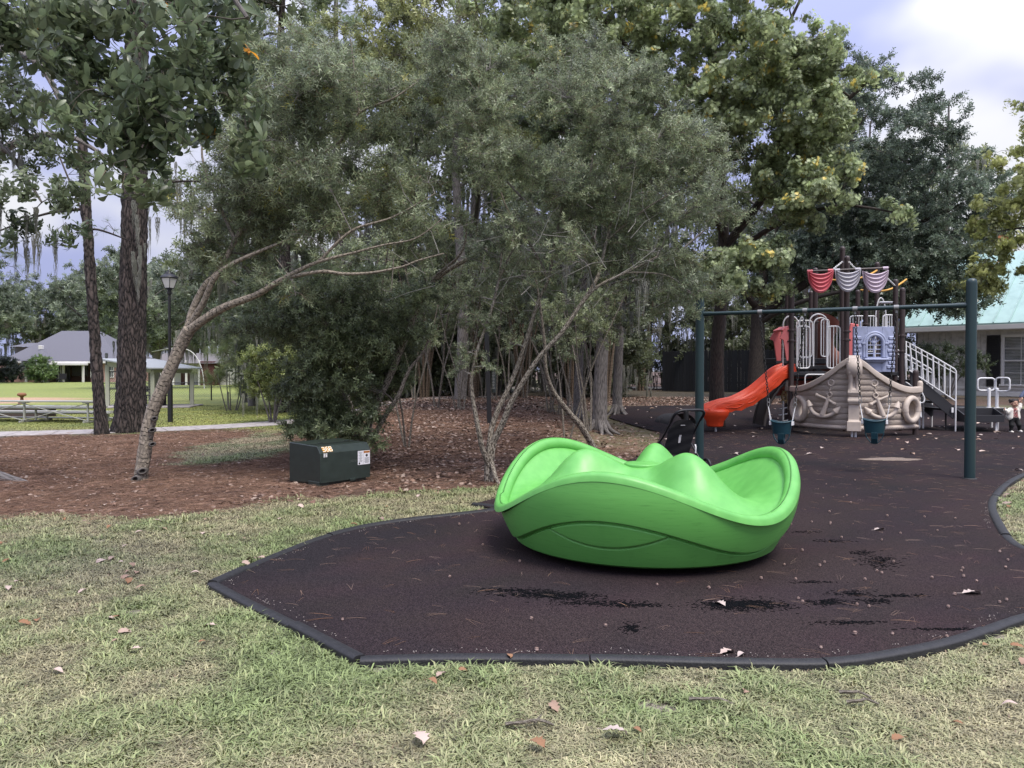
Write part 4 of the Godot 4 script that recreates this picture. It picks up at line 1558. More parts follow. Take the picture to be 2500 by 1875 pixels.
func leaning_tree() -> void:
	var b := Vector3(-5.02, 0, -10.4)
	var o := thing("leaning_tree", "pale ring-barked tree leaning right with forked stem and narrow leaves", "tree", b)
	var limbs := [
		[[Vector3(-5.044, -0.064, -10.4), Vector3(-5.019, 0.123, -10.4), Vector3(-4.968, 0.449, -10.4), Vector3(-4.893, 0.843, -10.4), Vector3(-4.747, 1.2, -10.38), Vector3(-4.588, 1.531, -10.36), Vector3(-4.442, 1.848, -10.34), Vector3(-4.313, 2.045, -10.3)], 0.088, 0.078],
		[[Vector3(-4.344, 2.008, -10.3), Vector3(-4.038, 2.2, -10.2), Vector3(-3.725, 2.345, -10.1), Vector3(-3.327, 2.475, -10.0), Vector3(-3.029, 2.637, -9.95), Vector3(-2.776, 2.763, -9.9), Vector3(-2.465, 2.887, -9.85), Vector3(-2.04, 2.986, -9.8)], 0.062, 0.014],
		[[Vector3(-2.957, 2.685, -9.95), Vector3(-2.746, 2.721, -9.9), Vector3(-2.4, 2.756, -9.8), Vector3(-2.129, 2.726, -9.8), Vector3(-1.795, 2.732, -9.75), Vector3(-1.407, 2.796, -9.7), Vector3(-1.173, 2.883, -9.7), Vector3(-0.852, 2.971, -9.7)], 0.03, 0.008],
		[[Vector3(-4.371, 1.984, -10.32), Vector3(-4.305, 2.326, -10.4), Vector3(-4.175, 2.632, -10.45), Vector3(-3.986, 2.858, -10.5), Vector3(-3.801, 3.286, -10.6), Vector3(-3.61, 3.605, -10.6), Vector3(-3.406, 3.949, -10.6), Vector3(-3.176, 4.179, -10.6), Vector3(-2.908, 4.357, -10.6), Vector3(-2.653, 4.498, -10.6)], 0.048, 0.022],
		[[Vector3(-4.309, 2.09, -10.32), Vector3(-4.087, 2.39, -10.2), Vector3(-3.889, 2.715, -10.1), Vector3(-3.652, 2.898, -10.1), Vector3(-3.318, 3.05, -10.1), Vector3(-2.953, 3.202, -10.1)], 0.05, 0.016],
		[[Vector3(-2.908, 4.357, -10.6), Vector3(-2.533, 4.469, -10.5), Vector3(-2.29, 4.597, -10.4), Vector3(-2.052, 4.954, -10.4), Vector3(-1.587, 5.113, -10.3), Vector3(-1.246, 5.342, -10.3)], 0.03, 0.008],
		[[Vector3(-2.052, 4.954, -10.4), Vector3(-2.09, 5.255, -10.4), Vector3(-2.115, 5.505, -10.4), Vector3(-2.165, 5.943, -10.4)], 0.02, 0.006],
		[[Vector3(-3.176, 4.179, -10.6), Vector3(-3.322, 4.719, -10.7), Vector3(-3.158, 5.399, -10.8), Vector3(-3.223, 5.919, -10.8)], 0.028, 0.008],
		[[Vector3(-3.801, 3.286, -10.6), Vector3(-4.133, 3.904, -10.8), Vector3(-4.368, 4.517, -10.9), Vector3(-4.342, 5.074, -11.0)], 0.028, 0.008],
		[[Vector3(-2.04, 2.986, -9.8), Vector3(-1.611, 3.076, -9.7), Vector3(-1.202, 3.163, -9.7), Vector3(-0.852, 3.426, -9.7)], 0.016, 0.006],
		[[Vector3(-2.465, 2.887, -9.85), Vector3(-2.04, 3.269, -9.8), Vector3(-1.51, 3.446, -9.8), Vector3(-0.989, 3.764, -9.9)], 0.022, 0.007]]
	var cl := fill(Vector3(-2.653, 4.498, -10.6), Vector3(1.75, 1.35, 1.3), 58, 0.42, 120, 0.3)
	cl += fill(Vector3(-3.737, 3.605, -10.6), Vector3(0.85, 0.75, 0.9), 16, 0.36, 90)
	cl += fill(Vector3(-3.349, 5.67, -11.0), Vector3(1.2, 0.75, 1.1), 20, 0.4, 100)
	cl += fill(Vector3(-1.841, 3.425, -10.0), Vector3(1.0, 0.5, 0.8), 14, 0.32, 70)
	for e in [[640, 640, 9.9, 0.25, 40], [560, 600, 9.9, 0.2, 30], [480, 590, 10.2, 0.3, 60], [450, 520, 10.4, 0.3, 60], [420, 560, 10.6, 0.25, 40]]:
		cl.append([Vector3((e[0] - 1106) / 1662.0 * e[2], 1.5 - (e[1] - 800) / 1662.0 * e[2], -e[2]), Vector3(e[3], e[3] * 0.8, e[3]), e[4]])
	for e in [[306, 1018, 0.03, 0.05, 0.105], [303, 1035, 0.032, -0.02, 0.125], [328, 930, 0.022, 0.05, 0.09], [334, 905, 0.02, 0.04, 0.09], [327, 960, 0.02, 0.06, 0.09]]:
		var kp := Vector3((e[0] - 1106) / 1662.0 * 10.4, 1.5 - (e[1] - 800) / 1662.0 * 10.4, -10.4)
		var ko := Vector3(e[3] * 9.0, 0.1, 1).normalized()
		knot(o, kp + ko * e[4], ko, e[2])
	grow({"root": o, "limbs": limbs, "clumps": cl, "spray": ["willow", "willow_b"], "tint0": Color(0.095, 0.118, 0.072), "tint1": Color(0.262, 0.305, 0.18), "odd": [Color(0.25, 0.24, 0.06), 0.02], "bark": M.ring_bark, "twig": M.twig, "flare": 0.75, "sides": 26, "lump": 0.14, "size": Vector2(0.8, 1.25), "per": 8, "thin": 0.0045})


# knot hole: a lipped ring round a shallow disc whose colour holds the shade
func knot(o: Node3D, at: Vector3, out: Vector3, r: float) -> void:
	var b := basis_y(out, 0.3)
	var m := MB.new()
	m.lathe(at, [Vector2(r * 1.7, -0.02), Vector2(r * 1.35, 0.008), Vector2(r, 0.014), Vector2(r * 0.8, 0.0), Vector2(r * 0.6, -0.03)], 14, b * Basis().scaled(Vector3(1, 1, 1.5)))
	part(o, "knot", m, M.oak_bark)
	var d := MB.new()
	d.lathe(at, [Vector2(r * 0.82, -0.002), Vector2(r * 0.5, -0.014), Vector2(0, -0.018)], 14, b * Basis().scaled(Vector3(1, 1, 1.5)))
	part(o, "hollow", d, M.hollow_shade)


func forked_tree() -> void:
	var b := Vector3(-0.33, 0, -10.25)
	var o := thing("forked_tree", "grey-barked tree forking low into three stems behind the spinner", "tree", b)
	var limbs := [
		[[Vector3(-0.302, -0.054, -10.25), Vector3(-0.308, 0.143, -10.25), Vector3(-0.296, 0.359, -10.25), Vector3(-0.271, 0.544, -10.25)], 0.062, 0.066],
		[[Vector3(-0.284, 0.482, -10.25), Vector3(-0.129, 0.794, -10.2), Vector3(-0.012, 1.073, -10.15), Vector3(0.17, 1.391, -10.1), Vector3(0.369, 1.687, -10.05), Vector3(0.638, 1.981, -10.0), Vector3(0.909, 2.372, -10.0), Vector3(1.113, 2.589, -10.0), Vector3(1.468, 2.764, -10.0), Vector3(1.889, 2.974, -10.0)], 0.046, 0.016],
		[[Vector3(-0.291, 0.51, -10.28), Vector3(-0.274, 0.722, -10.35), Vector3(-0.175, 0.999, -10.4), Vector3(-0.038, 1.28, -10.45), Vector3(0.076, 1.563, -10.5), Vector3(0.177, 1.86, -10.5), Vector3(0.278, 2.195, -10.5), Vector3(0.373, 2.479, -10.5), Vector3(0.499, 2.764, -10.5), Vector3(0.594, 3.269, -10.5), Vector3(0.689, 3.774, -10.5)], 0.042, 0.014],
		[[Vector3(-0.32, 0.27, -10.22), Vector3(-0.391, 0.474, -10.15), Vector3(-0.438, 0.71, -10.1), Vector3(-0.486, 0.953, -10.1), Vector3(-0.523, 1.196, -10.1), Vector3(-0.529, 1.409, -10.1), Vector3(-0.462, 1.743, -10.1), Vector3(-0.33, 2.111, -10.15), Vector3(-0.19, 2.605, -10.2), Vector3(-0.129, 3.096, -10.2)], 0.04, 0.012],
		[[Vector3(-0.33, 2.111, -10.15), Vector3(-0.245, 2.39, -10.2), Vector3(-0.161, 2.739, -10.3), Vector3(0.088, 3.252, -10.4), Vector3(0.338, 3.502, -10.4)], 0.022, 0.008],
		[[Vector3(0.909, 2.372, -10.0), Vector3(1.118, 2.715, -10.1), Vector3(1.252, 3.218, -10.2), Vector3(1.388, 3.793, -10.3), Vector3(1.496, 4.441, -10.4)], 0.03, 0.01],
		[[Vector3(1.468, 2.764, -10.0), Vector3(1.751, 2.751, -9.9), Vector3(2.049, 2.691, -9.9), Vector3(2.347, 2.453, -9.9)], 0.014, 0.005],
		[[Vector3(1.252, 3.218, -10.2), Vector3(1.62, 3.525, -10.2), Vector3(1.988, 3.771, -10.2), Vector3(2.442, 3.979, -10.3)], 0.018, 0.006],
		[[Vector3(0.499, 2.764, -10.5), Vector3(0.217, 3.286, -10.6), Vector3(-0.103, 3.818, -10.7), Vector3(-0.234, 4.424, -10.8)], 0.022, 0.007],
		[[Vector3(0.594, 3.269, -10.5), Vector3(0.991, 3.946, -10.7), Vector3(1.131, 4.554, -10.8), Vector3(1.076, 5.173, -10.9)], 0.02, 0.007]]
	limbs.append([[Vector3(-0.27, 0.273, -10.2), Vector3(-0.219, 0.102, -10.1), Vector3(-0.156, -0.004, -10.0)], 0.035, 0.02])
	limbs.append([[Vector3(-0.322, 0.137, -10.3), Vector3(-0.374, 0.005, -10.35), Vector3(-0.438, -0.077, -10.4)], 0.035, 0.02])
	var cl := fill(Vector3(0.798, 4.655, -10.7), Vector3(1.75, 1.4, 1.4), 70, 0.42, 125, 0.4)
	cl += fill(Vector3(2.027, 3.815, -10.4), Vector3(1.05, 1.15, 1.1), 30, 0.4, 115)
	cl += fill(Vector3(-0.714, 5.476, -11.2), Vector3(0.9, 1.0, 0.9), 24, 0.4, 110)
	cl += fill(Vector3(0.463, 3.127, -10.4), Vector3(1.2, 0.6, 0.9), 20, 0.34, 60)
	cl += fill(Vector3(2.273, 2.655, -10.1), Vector3(0.5, 0.5, 0.6), 12, 0.3, 65)
	for e in [[1010, 760, 10.1, 0.2, 55], [1040, 700, 10.1, 0.24, 60], [1100, 740, 10.3, 0.16, 32], [1000, 640, 10.3, 0.26, 60], [1090, 660, 10.3, 0.2, 40], [985, 800, 10.1, 0.14, 26], [1060, 795, 10.05, 0.12, 26]]:
		cl.append([Vector3((e[0] - 1106) / 1662.0 * e[2], 1.5 - (e[1] - 800) / 1662.0 * e[2], -e[2]), Vector3(e[3], e[3] * 0.8, e[3]), e[4]])
	grow({"root": o, "limbs": limbs, "clumps": cl, "spray": ["myrtle", "willow_b"], "tint0": Color(0.095, 0.118, 0.072), "tint1": Color(0.262, 0.305, 0.18), "bark": M.grey_bark, "twig": M.twig, "flare": 0.35, "sides": 18, "lump": 0.12, "size": Vector2(0.75, 1.15), "per": 8, "thin": 0.0042})
	# bare grey twigs, dead inside the crown
	var tw := MB.new()
	for k in 120:
		var p := Vector3(0.583, 2.987, -10.3) + rdir() * Vector3(2.1, 0.75, 0.8) * sqrt(rng.randf())
		var d := (rdir() + Vector3(0.2, 0.35, 0)).normalized()
		var l := rr(0.3, 0.8)
		tw.tube([p, p + d * l * 0.5 + rdir() * 0.07, p + d * l + rdir() * 0.12], [0.0045, 0.0035, 0.0015], 3, false)
	part(o, "twigs", tw, M.pale_twig, "", "stuff")


func fallen_stem_tree() -> void:
	var b := on(1.55, -14.0)
	var o := thing("leaning_sapling", "thin pale stem leaning left out of the litter behind the spinner", "tree", b)
	var limbs := [[[Vector3(1.517, 0.016, -13.7), Vector3(1.451, 0.132, -13.7), Vector3(1.227, 0.502, -13.6), Vector3(1.027, 0.725, -13.55), Vector3(0.877, 0.915, -13.5), Vector3(0.747, 1.094, -13.5), Vector3(0.647, 1.298, -13.45), Vector3(0.581, 1.581, -13.4), Vector3(0.564, 1.984, -13.4), Vector3(0.484, 2.629, -13.4), Vector3(0.355, 3.435, -13.4)], 0.062, 0.02]]
	limbs.append([[Vector3(0.581, 1.581, -13.4), Vector3(0.439, 1.825, -13.5), Vector3(0.278, 2.155, -13.6)], 0.02, 0.006])
	var cl := fill(Vector3(0.435, 3.435, -13.4), Vector3(1.1, 0.9, 0.9), 16, 0.4, 80)
	grow({"root": o, "limbs": limbs, "clumps": cl, "spray": ["myrtle"], "tint0": Color(0.070, 0.090, 0.064), "tint1": Color(0.154, 0.186, 0.114), "bark": M.grey_bark, "sides": 14, "lump": 0.12, "per": 9})


func dark_shrub() -> void:
	var b := on(-2.45, -11.7)
	var o := thing("evergreen_shrub", "big dark glossy evergreen shrub right behind the green metal cabinet", "shrub", b)
	var limbs := [
		[[Vector3(-2.206, 0.348, -11.6), Vector3(-2.192, 0.593, -11.6), Vector3(-2.052, 0.977, -11.6), Vector3(-1.85, 1.395, -11.6), Vector3(-1.703, 1.744, -11.6), Vector3(-1.563, 2.072, -11.6), Vector3(-1.403, 2.477, -11.6), Vector3(-1.256, 2.756, -11.6), Vector3(-1.019, 2.966, -11.6), Vector3(-0.67, 3.175, -11.6)], 0.06, 0.03],
		[[Vector3(-2.117, 0.393, -11.5), Vector3(-1.927, 0.745, -11.4), Vector3(-1.673, 1.119, -11.3), Vector3(-1.577, 1.364, -11.3), Vector3(-1.475, 1.554, -11.3), Vector3(-1.299, 1.772, -11.3), Vector3(-1.231, 1.942, -11.3)], 0.04, 0.015],
		[[Vector3(-2.26, 0.338, -11.7), Vector3(-2.436, 0.796, -11.7), Vector3(-2.67, 1.358, -11.8), Vector3(-2.883, 1.926, -11.8)], 0.04, 0.012],
		[[Vector3(-2.275, 0.348, -11.6), Vector3(-2.545, 0.677, -11.4), Vector3(-2.828, 0.888, -11.3)], 0.03, 0.01],
		[[Vector3(-1.256, 2.756, -11.6), Vector3(-1.438, 3.175, -11.6), Vector3(-1.577, 3.733, -11.6)], 0.025, 0.008],
		[[Vector3(-1.403, 2.477, -11.6), Vector3(-1.149, 2.884, -11.5), Vector3(-0.727, 3.283, -11.4), Vector3(-0.658, 3.969, -11.4)], 0.03, 0.01]]
	var cl := fill(Vector3(-2.471, 1.254, -11.7), Vector3(0.85, 0.88, 0.8), 44, 0.32, 105, 0.35)
	cl += fill(Vector3(-2.828, 0.65, -11.3), Vector3(0.5, 0.28, 0.5), 14, 0.2, 70)
	cl += fill(Vector3(-2.315, 2.281, -11.8), Vector3(1.25, 0.75, 1.0), 44, 0.36, 110)
	cl += fill(Vector3(-3.641, 2.307, -12.2), Vector3(0.8, 0.55, 0.9), 18, 0.36, 80)
	for e in [[820, 960, 11.3, 0.22, 40], [770, 950, 11.2, 0.22, 50]]:
		cl.append([Vector3((e[0] - 1106) / 1662.0 * e[2], 1.5 - (e[1] - 800) / 1662.0 * e[2], -e[2]), Vector3(e[3], e[3] * 0.8, e[3]), e[4]])
	grow({"root": o, "limbs": limbs, "clumps": cl, "spray": ["oval", "willow"], "tint0": Color(0.065, 0.085, 0.05), "tint1": Color(0.185, 0.225, 0.115), "bark": M.grey_bark, "twig": M.dark_twig, "sides": 16, "lump": 0.1, "size": Vector2(0.75, 1.1), "per": 8, "thin": 0.0045})


# the bigger trunks standing in the litter between spinner and fence
func trunk_trees() -> void:
	var specs := [
		[1295, 935, 17.4, 0.175, "stout grey oak trunk with spreading roots beyond the spinner"],
		[1248, 897, 20.2, 0.13, "straight brown trunk just left of the stout grey oak"],
		[1333, 880, 22.5, 0.15, "mossy trunk standing just behind the stout grey oak"]]
	var k := 0
	for s in specs:
		var x: float = (s[0] - 1106) / 1662.0 * s[2]
		var b := on(x, -s[2])
		var o := thing("oak_tree", s[4], "tree", b)
		var limbs := [[[b + Vector3(0, -0.15, 0), b + Vector3(0.02, 1.0, 0), b + Vector3(0.08, 2.6, 0.05), b + Vector3(0.15, 4.5, 0), b + Vector3(0.0, 7.5, 0)], s[3], s[3] * 0.5]]
		for a in 7:
			var an := a * TAU / 7 + rr(-0.3, 0.3)
			var dv := Vector3(cos(an), 0, sin(an))
			limbs.append([[b + dv * s[3] * 0.6 + Vector3(0, 0.28, 0), b + dv * s[3] * 1.5 + Vector3(0, 0.07, 0), b + dv * s[3] * rr(2.0, 2.8) + Vector3(0, -0.03, 0)], s[3] * 0.42, 0.02])
		for a in 4:
			var an := a * TAU / 4 + rr(-0.5, 0.5)
			var dv := Vector3(cos(an), rr(0.1, 0.6), sin(an))
			var y := rr(2.8, 5.5)
			limbs.append([[b + Vector3(0.1, y, 0), b + Vector3(0.1, y, 0) + dv * 1.1, b + Vector3(0.1, y + 0.5, 0) + dv * 2.6], s[3] * 0.4, 0.02])
		var cl := fill(b + Vector3(0, 7.0, 0), Vector3(2.6, 2.4, 2.4), 26, 0.75, 34)
		cl += fill(b + Vector3(0, 4.0, 0), Vector3(2.0, 1.2, 1.8), 10, 0.6, 24)
		grow({"root": o, "limbs": limbs, "clumps": cl, "spray": ["lobed", "live"] if k == 0 else ["live"], "tint0": Color(0.070, 0.089, 0.056), "tint1": Color(0.168, 0.208, 0.115), "bark": M.oak_bark, "twig": M.dark_twig, "flare": 0.25, "sides": 20, "lump": 0.13, "size": Vector2(0.9, 1.4), "thin": 0.009})
		var ms := []
		for q in 6: ms.append(b + Vector3(rr(-1.6, 1.6), rr(2.6, 5.0), rr(-1.2, 1.2)))
		moss_on(o, ms, 5, Vector3(0.3, 0.2, 0.3), 1.0)
		k += 1


# oak with big lobed leaves filling the upper middle and hanging over the swing
func oak_behind_swing() -> void:
	var b := on(5.2, -19.5)
	var o := thing("red_oak", "tall oak with big lobed yellow-green leaves filling the top middle", "tree", b)
	var limbs := [
		[[b + Vector3(0, -0.2, 0), b + Vector3(0, 2.0, 0), b + Vector3(0.1, 4.5, 0.2), b + Vector3(-0.3, 8, 0.8), b + Vector3(-0.6, 12, 1.2)], 0.19, 0.09],
		[[b + Vector3(0.1, 4.5, 0.2), b + Vector3(1.1, 6.0, 1.4), b + Vector3(2.0, 7.2, 2.4), b + Vector3(2.6, 7.8, 2.7)], 0.11, 0.03],
		[[b + Vector3(0.0, 5.2, 0.3), b + Vector3(-1.3, 6.8, 1.7), b + Vector3(-2.6, 8.2, 2.9), b + Vector3(-4.0, 9.4, 3.4)], 0.11, 0.03],
		[[b + Vector3(0.1, 4.2, 0.2), b + Vector3(0.9, 4.8, 1.6), b + Vector3(1.8, 5.0, 2.8), b + Vector3(2.7, 4.7, 3.6)], 0.08, 0.015],
		[[b + Vector3(-0.2, 6.8, 0.6), b + Vector3(0.6, 8.4, 2.0), b + Vector3(1.4, 10.2, 2.6)], 0.07, 0.02],
		[[b + Vector3(0.1, 4.8, 0.2), b + Vector3(-0.8, 5.4, 1.8), b + Vector3(-1.6, 5.6, 3.0), b + Vector3(-2.2, 5.2, 3.8)], 0.07, 0.015]]
	var cl := []
	# upper mass
	cl += fill(Vector3(3.636, 8.292, -16.6), Vector3(3.7, 2.7, 1.7), 150, 0.6, 60, 0.15)
	cl += fill(Vector3(1.283, 9.262, -17.2), Vector3(2.2, 1.7, 1.5), 54, 0.6, 50)
	cl += fill(Vector3(6.156, 6.857, -16.8), Vector3(1.5, 1.9, 1.3), 70, 0.52, 54)
	for e in [Vector3(2.6, 7.8, 2.7), Vector3(2.7, 4.7, 3.6), Vector3(-4.0, 9.4, 3.4), Vector3(1.4, 10.2, 2.6)]: cl.append([b + e, Vector3(0.6, 0.45, 0.6), 60])
	# lower boughs over the swing
	cl += fill(Vector3(6.059, 5.052, -16.4), Vector3(1.1, 0.65, 1.0), 18, 0.45, 56)
	cl += fill(Vector3(4.815, 3.449, -16.2), Vector3(1.0, 0.4, 0.9), 14, 0.4, 44)
	cl += fill(Vector3(5.205, 3.937, -16.2), Vector3(0.7, 0.4, 0.8), 10, 0.4, 44)
	grow({"root": o, "limbs": limbs, "clumps": cl, "spray": ["lobed"], "bright": 1.9, "keep": 0.95, "tint0": Color(0.145, 0.178, 0.095), "tint1": Color(0.285, 0.33, 0.18), "odd": [Color(0.40, 0.33, 0.09), 0.03], "bark": M.dark_bark, "twig": M.dark_twig, "flare": 0.35, "sides": 18, "size": Vector2(0.5, 0.85), "per": 9, "thin": 0.008, "droop": 0.3})


# dense dark evergreen oak behind the play structure, and the dark trunk beside the fence
func live_oak() -> void:
	var b := on(8.7, -27.5)
	var o := thing("live_oak", "dark dense evergreen oak rising behind the ship play structure", "tree", b)
	var limbs := [
		[[b + Vector3(0, -0.2, 0), b + Vector3(0.05, 1.5, 0), b + Vector3(0.1, 3.2, 0), b + Vector3(0.4, 5.5, 0), b + Vector3(1.2, 8.0, 0)], 0.30, 0.16],
		[[b + Vector3(0.1, 3.0, 0), b + Vector3(1.8, 4.2, 0.5), b + Vector3(4.2, 5.6, 0.8), b + Vector3(6.5, 6.6, 0.8)], 0.18, 0.05],
		[[b + Vector3(0.1, 3.2, 0), b + Vector3(-1.2, 4.4, 0.6), b + Vector3(-2.4, 5.2, 0.6)], 0.14, 0.04],
		[[b + Vector3(0.1, 2.7, 0), b + Vector3(1.0, 3.3, 1.0), b + Vector3(2.5, 3.7, 1.8), b + Vector3(4.4, 3.9, 2.0)], 0.1, 0.03],
		[[b + Vector3(0.6, 6, 0), b + Vector3(2.4, 8.2, 0), b + Vector3(4.0, 10.2, 0)], 0.12, 0.03]]
	var cl := fill(Vector3(12.655, 8.161, -27.0), Vector3(2.9, 3.7, 2.6), 110, 0.85, 62, 0.35)
	cl += fill(Vector3(14.708, 6.942, -26.6), Vector3(2.0, 2.5, 2.2), 60, 0.75, 58, 0.35)
	cl += fill(Vector3(11.112, 6.374, -27.0), Vector3(2.4, 1.9, 2.2), 40, 0.8, 58)
	cl += fill(Vector3(13.36, 4.942, -26.0), Vector3(2.6, 1.5, 2.0), 48, 0.7, 58)
	cl += fill(Vector3(9.663, 5.471, -27.5), Vector3(2.0, 1.4, 2.0), 26, 0.75, 50)
	cl += fill(Vector3(15.08, 3.965, -25.6), Vector3(0.9, 0.9, 1.2), 16, 0.5, 46)
	cl += fill(Vector3(15.929, 7.081, -26.5), Vector3(0.7, 1.4, 1.5), 14, 0.6, 40)
	cl += fill(Vector3(11.112, 11.41, -27.0), Vector3(1.6, 1.3, 2.0), 20, 0.7, 46)
	grow({"root": o, "limbs": limbs, "clumps": cl, "spray": ["live"], "tint0": Color(0.056, 0.078, 0.056), "tint1": Color(0.132, 0.168, 0.119), "bark": M.dark_bark, "twig": M.dark_twig, "flare": 0.3, "sides": 18, "lump": 0.14, "size": Vector2(0.9, 1.4), "thin": 0.010, "per": 12})


func edge_maple() -> void:
	var b := on(16.8, -21.0)
	var o := thing("maple_tree", "yellow-green autumn tree reaching in at the right edge", "tree", b)
	var limbs := [
		[[b + Vector3(0, -0.2, 0), b + Vector3(0, 2.5, 0), b + Vector3(-0.2, 5.5, 0), b + Vector3(-0.3, 9, 0)], 0.2, 0.07],
		[[b + Vector3(-0.1, 3.6, 0), b + Vector3(-1.2, 4.6, 0), b + Vector3(-2.6, 5.2, 0.2), b + Vector3(-3.8, 5.1, 0.3)], 0.07, 0.015],
		[[b + Vector3(-0.15, 4.6, 0), b + Vector3(-1.2, 6.0, 0), b + Vector3(-2.4, 7.4, 0.2), b + Vector3(-2.9, 8.8, 0.3)], 0.06, 0.012]]
	var cl := fill(Vector3(13.634, 5.67, -21.0), Vector3(0.95, 1.25, 1.2), 30, 0.5, 26)
	cl += fill(Vector3(13.318, 4.153, -21.0), Vector3(0.85, 0.5, 1.1), 14, 0.42, 22)
	cl += fill(Vector3(14.455, 6.301, -21.0), Vector3(1.3, 2.0, 1.5), 30, 0.6, 26)
	cl += fill(Vector3(14.256, 8.615, -21.5), Vector3(0.35, 0.6, 0.8), 6, 0.35, 10)
	grow({"root": o, "limbs": limbs, "clumps": cl, "spray": ["lobed"], "tint0": Color(0.16, 0.185, 0.065), "tint1": Color(0.33, 0.345, 0.13), "odd": [Color(0.45, 0.16, 0.04), 0.004], "bark": M.dark_bark, "twig": M.dark_twig, "size": Vector2(0.65, 1.0), "per": 7, "thin": 0.008, "droop": 0.3})


func bush(called: String, label: String, at: Vector3, R: Vector3, n: int, each: int, c0: Color, c1: Color, stem := 0.35, sp := "live", size := Vector2(0.6, 1.0), r := 0.3) -> Node3D:
	var o := thing(called, label, "shrub", at)
	var limbs := []
	for k in 5:
		var a := k * TAU / 5 + rr(-0.4, 0.4)
		var dv := Vector3(cos(a) * R.x, 0, sin(a) * R.z)
		limbs.append([[at + Vector3(cos(a) * 0.04, -0.05, sin(a) * 0.04), at + dv * 0.2 + Vector3(0, stem * 0.8, 0), at + dv * 0.5 + Vector3(0, stem + R.y * 0.9, 0)], 0.035, 0.012])
	var cl := fill(at + Vector3(0, stem + R.y, 0), R, n, r, each, 0.45)
	return grow({"root": o, "limbs": limbs, "clumps": cl, "spray": [sp], "tint0": c0, "tint1": c1, "bark": M.oak_bark, "twig": M.dark_twig, "size": size, "per": 9, "thin": 0.005})


func garden_shrubs() -> void:
	bush("small_tree", "small bright green bushy tree beside the footpath", Vector3(-6.6, 0, -21.2), Vector3(0.88, 0.82, 0.8), 40, 46, Color(0.08, 0.105, 0.038), Color(0.225, 0.26, 0.09), 0.55, "oval", Vector2(1.0, 1.6), 0.32)
	bush("pine_shrub", "soft feathery green young pine behind the small bright tree", Vector3(-10.4, 0, -28.5), Vector3(1.1, 1.4, 1.1), 40, 18, Color(0.09, 0.12, 0.05), Color(0.17, 0.21, 0.09), 0.1, "needles", Vector2(0.9, 1.4), 0.4)
	bush("evergreen_bush", "rounded evergreen bush on crooked stems against the boarded wall", on(15.65, -27.6), Vector3(1.45, 0.62, 0.8), 40, 48, Color(0.03, 0.045, 0.025), Color(0.085, 0.11, 0.055), 0.75, "live", Vector2(0.5, 0.8), 0.36)
	bush("dark_bush", "dark round bush against the left part of the brick house", Vector3(-62.6, 0, -94.5), Vector3(2.1, 1.6, 1.8), 40, 26, Color(0.02, 0.03, 0.022), Color(0.05, 0.062, 0.045), 0.1, "wild", Vector2(0.9, 1.4), 0.7)
	bush("round_bush", "bright round green bush on the lawn before the brick house", Vector3(-56.5, 0, -92.0), Vector3(1.45, 1.45, 1.4), 40, 28, Color(0.06, 0.10, 0.04), Color(0.15, 0.21, 0.08), 0.15, "wild", Vector2(0.7, 1.1), 0.6)
	bush("undergrowth_shrub", "low olive shrub right of the bright small tree", Vector3(-5.7, 0.05, -24.5), Vector3(1.6, 1.3, 1.0), 34, 40, Color(0.05, 0.065, 0.03), Color(0.12, 0.14, 0.055), 0.2, "live", Vector2(0.8, 1.2), 0.45)


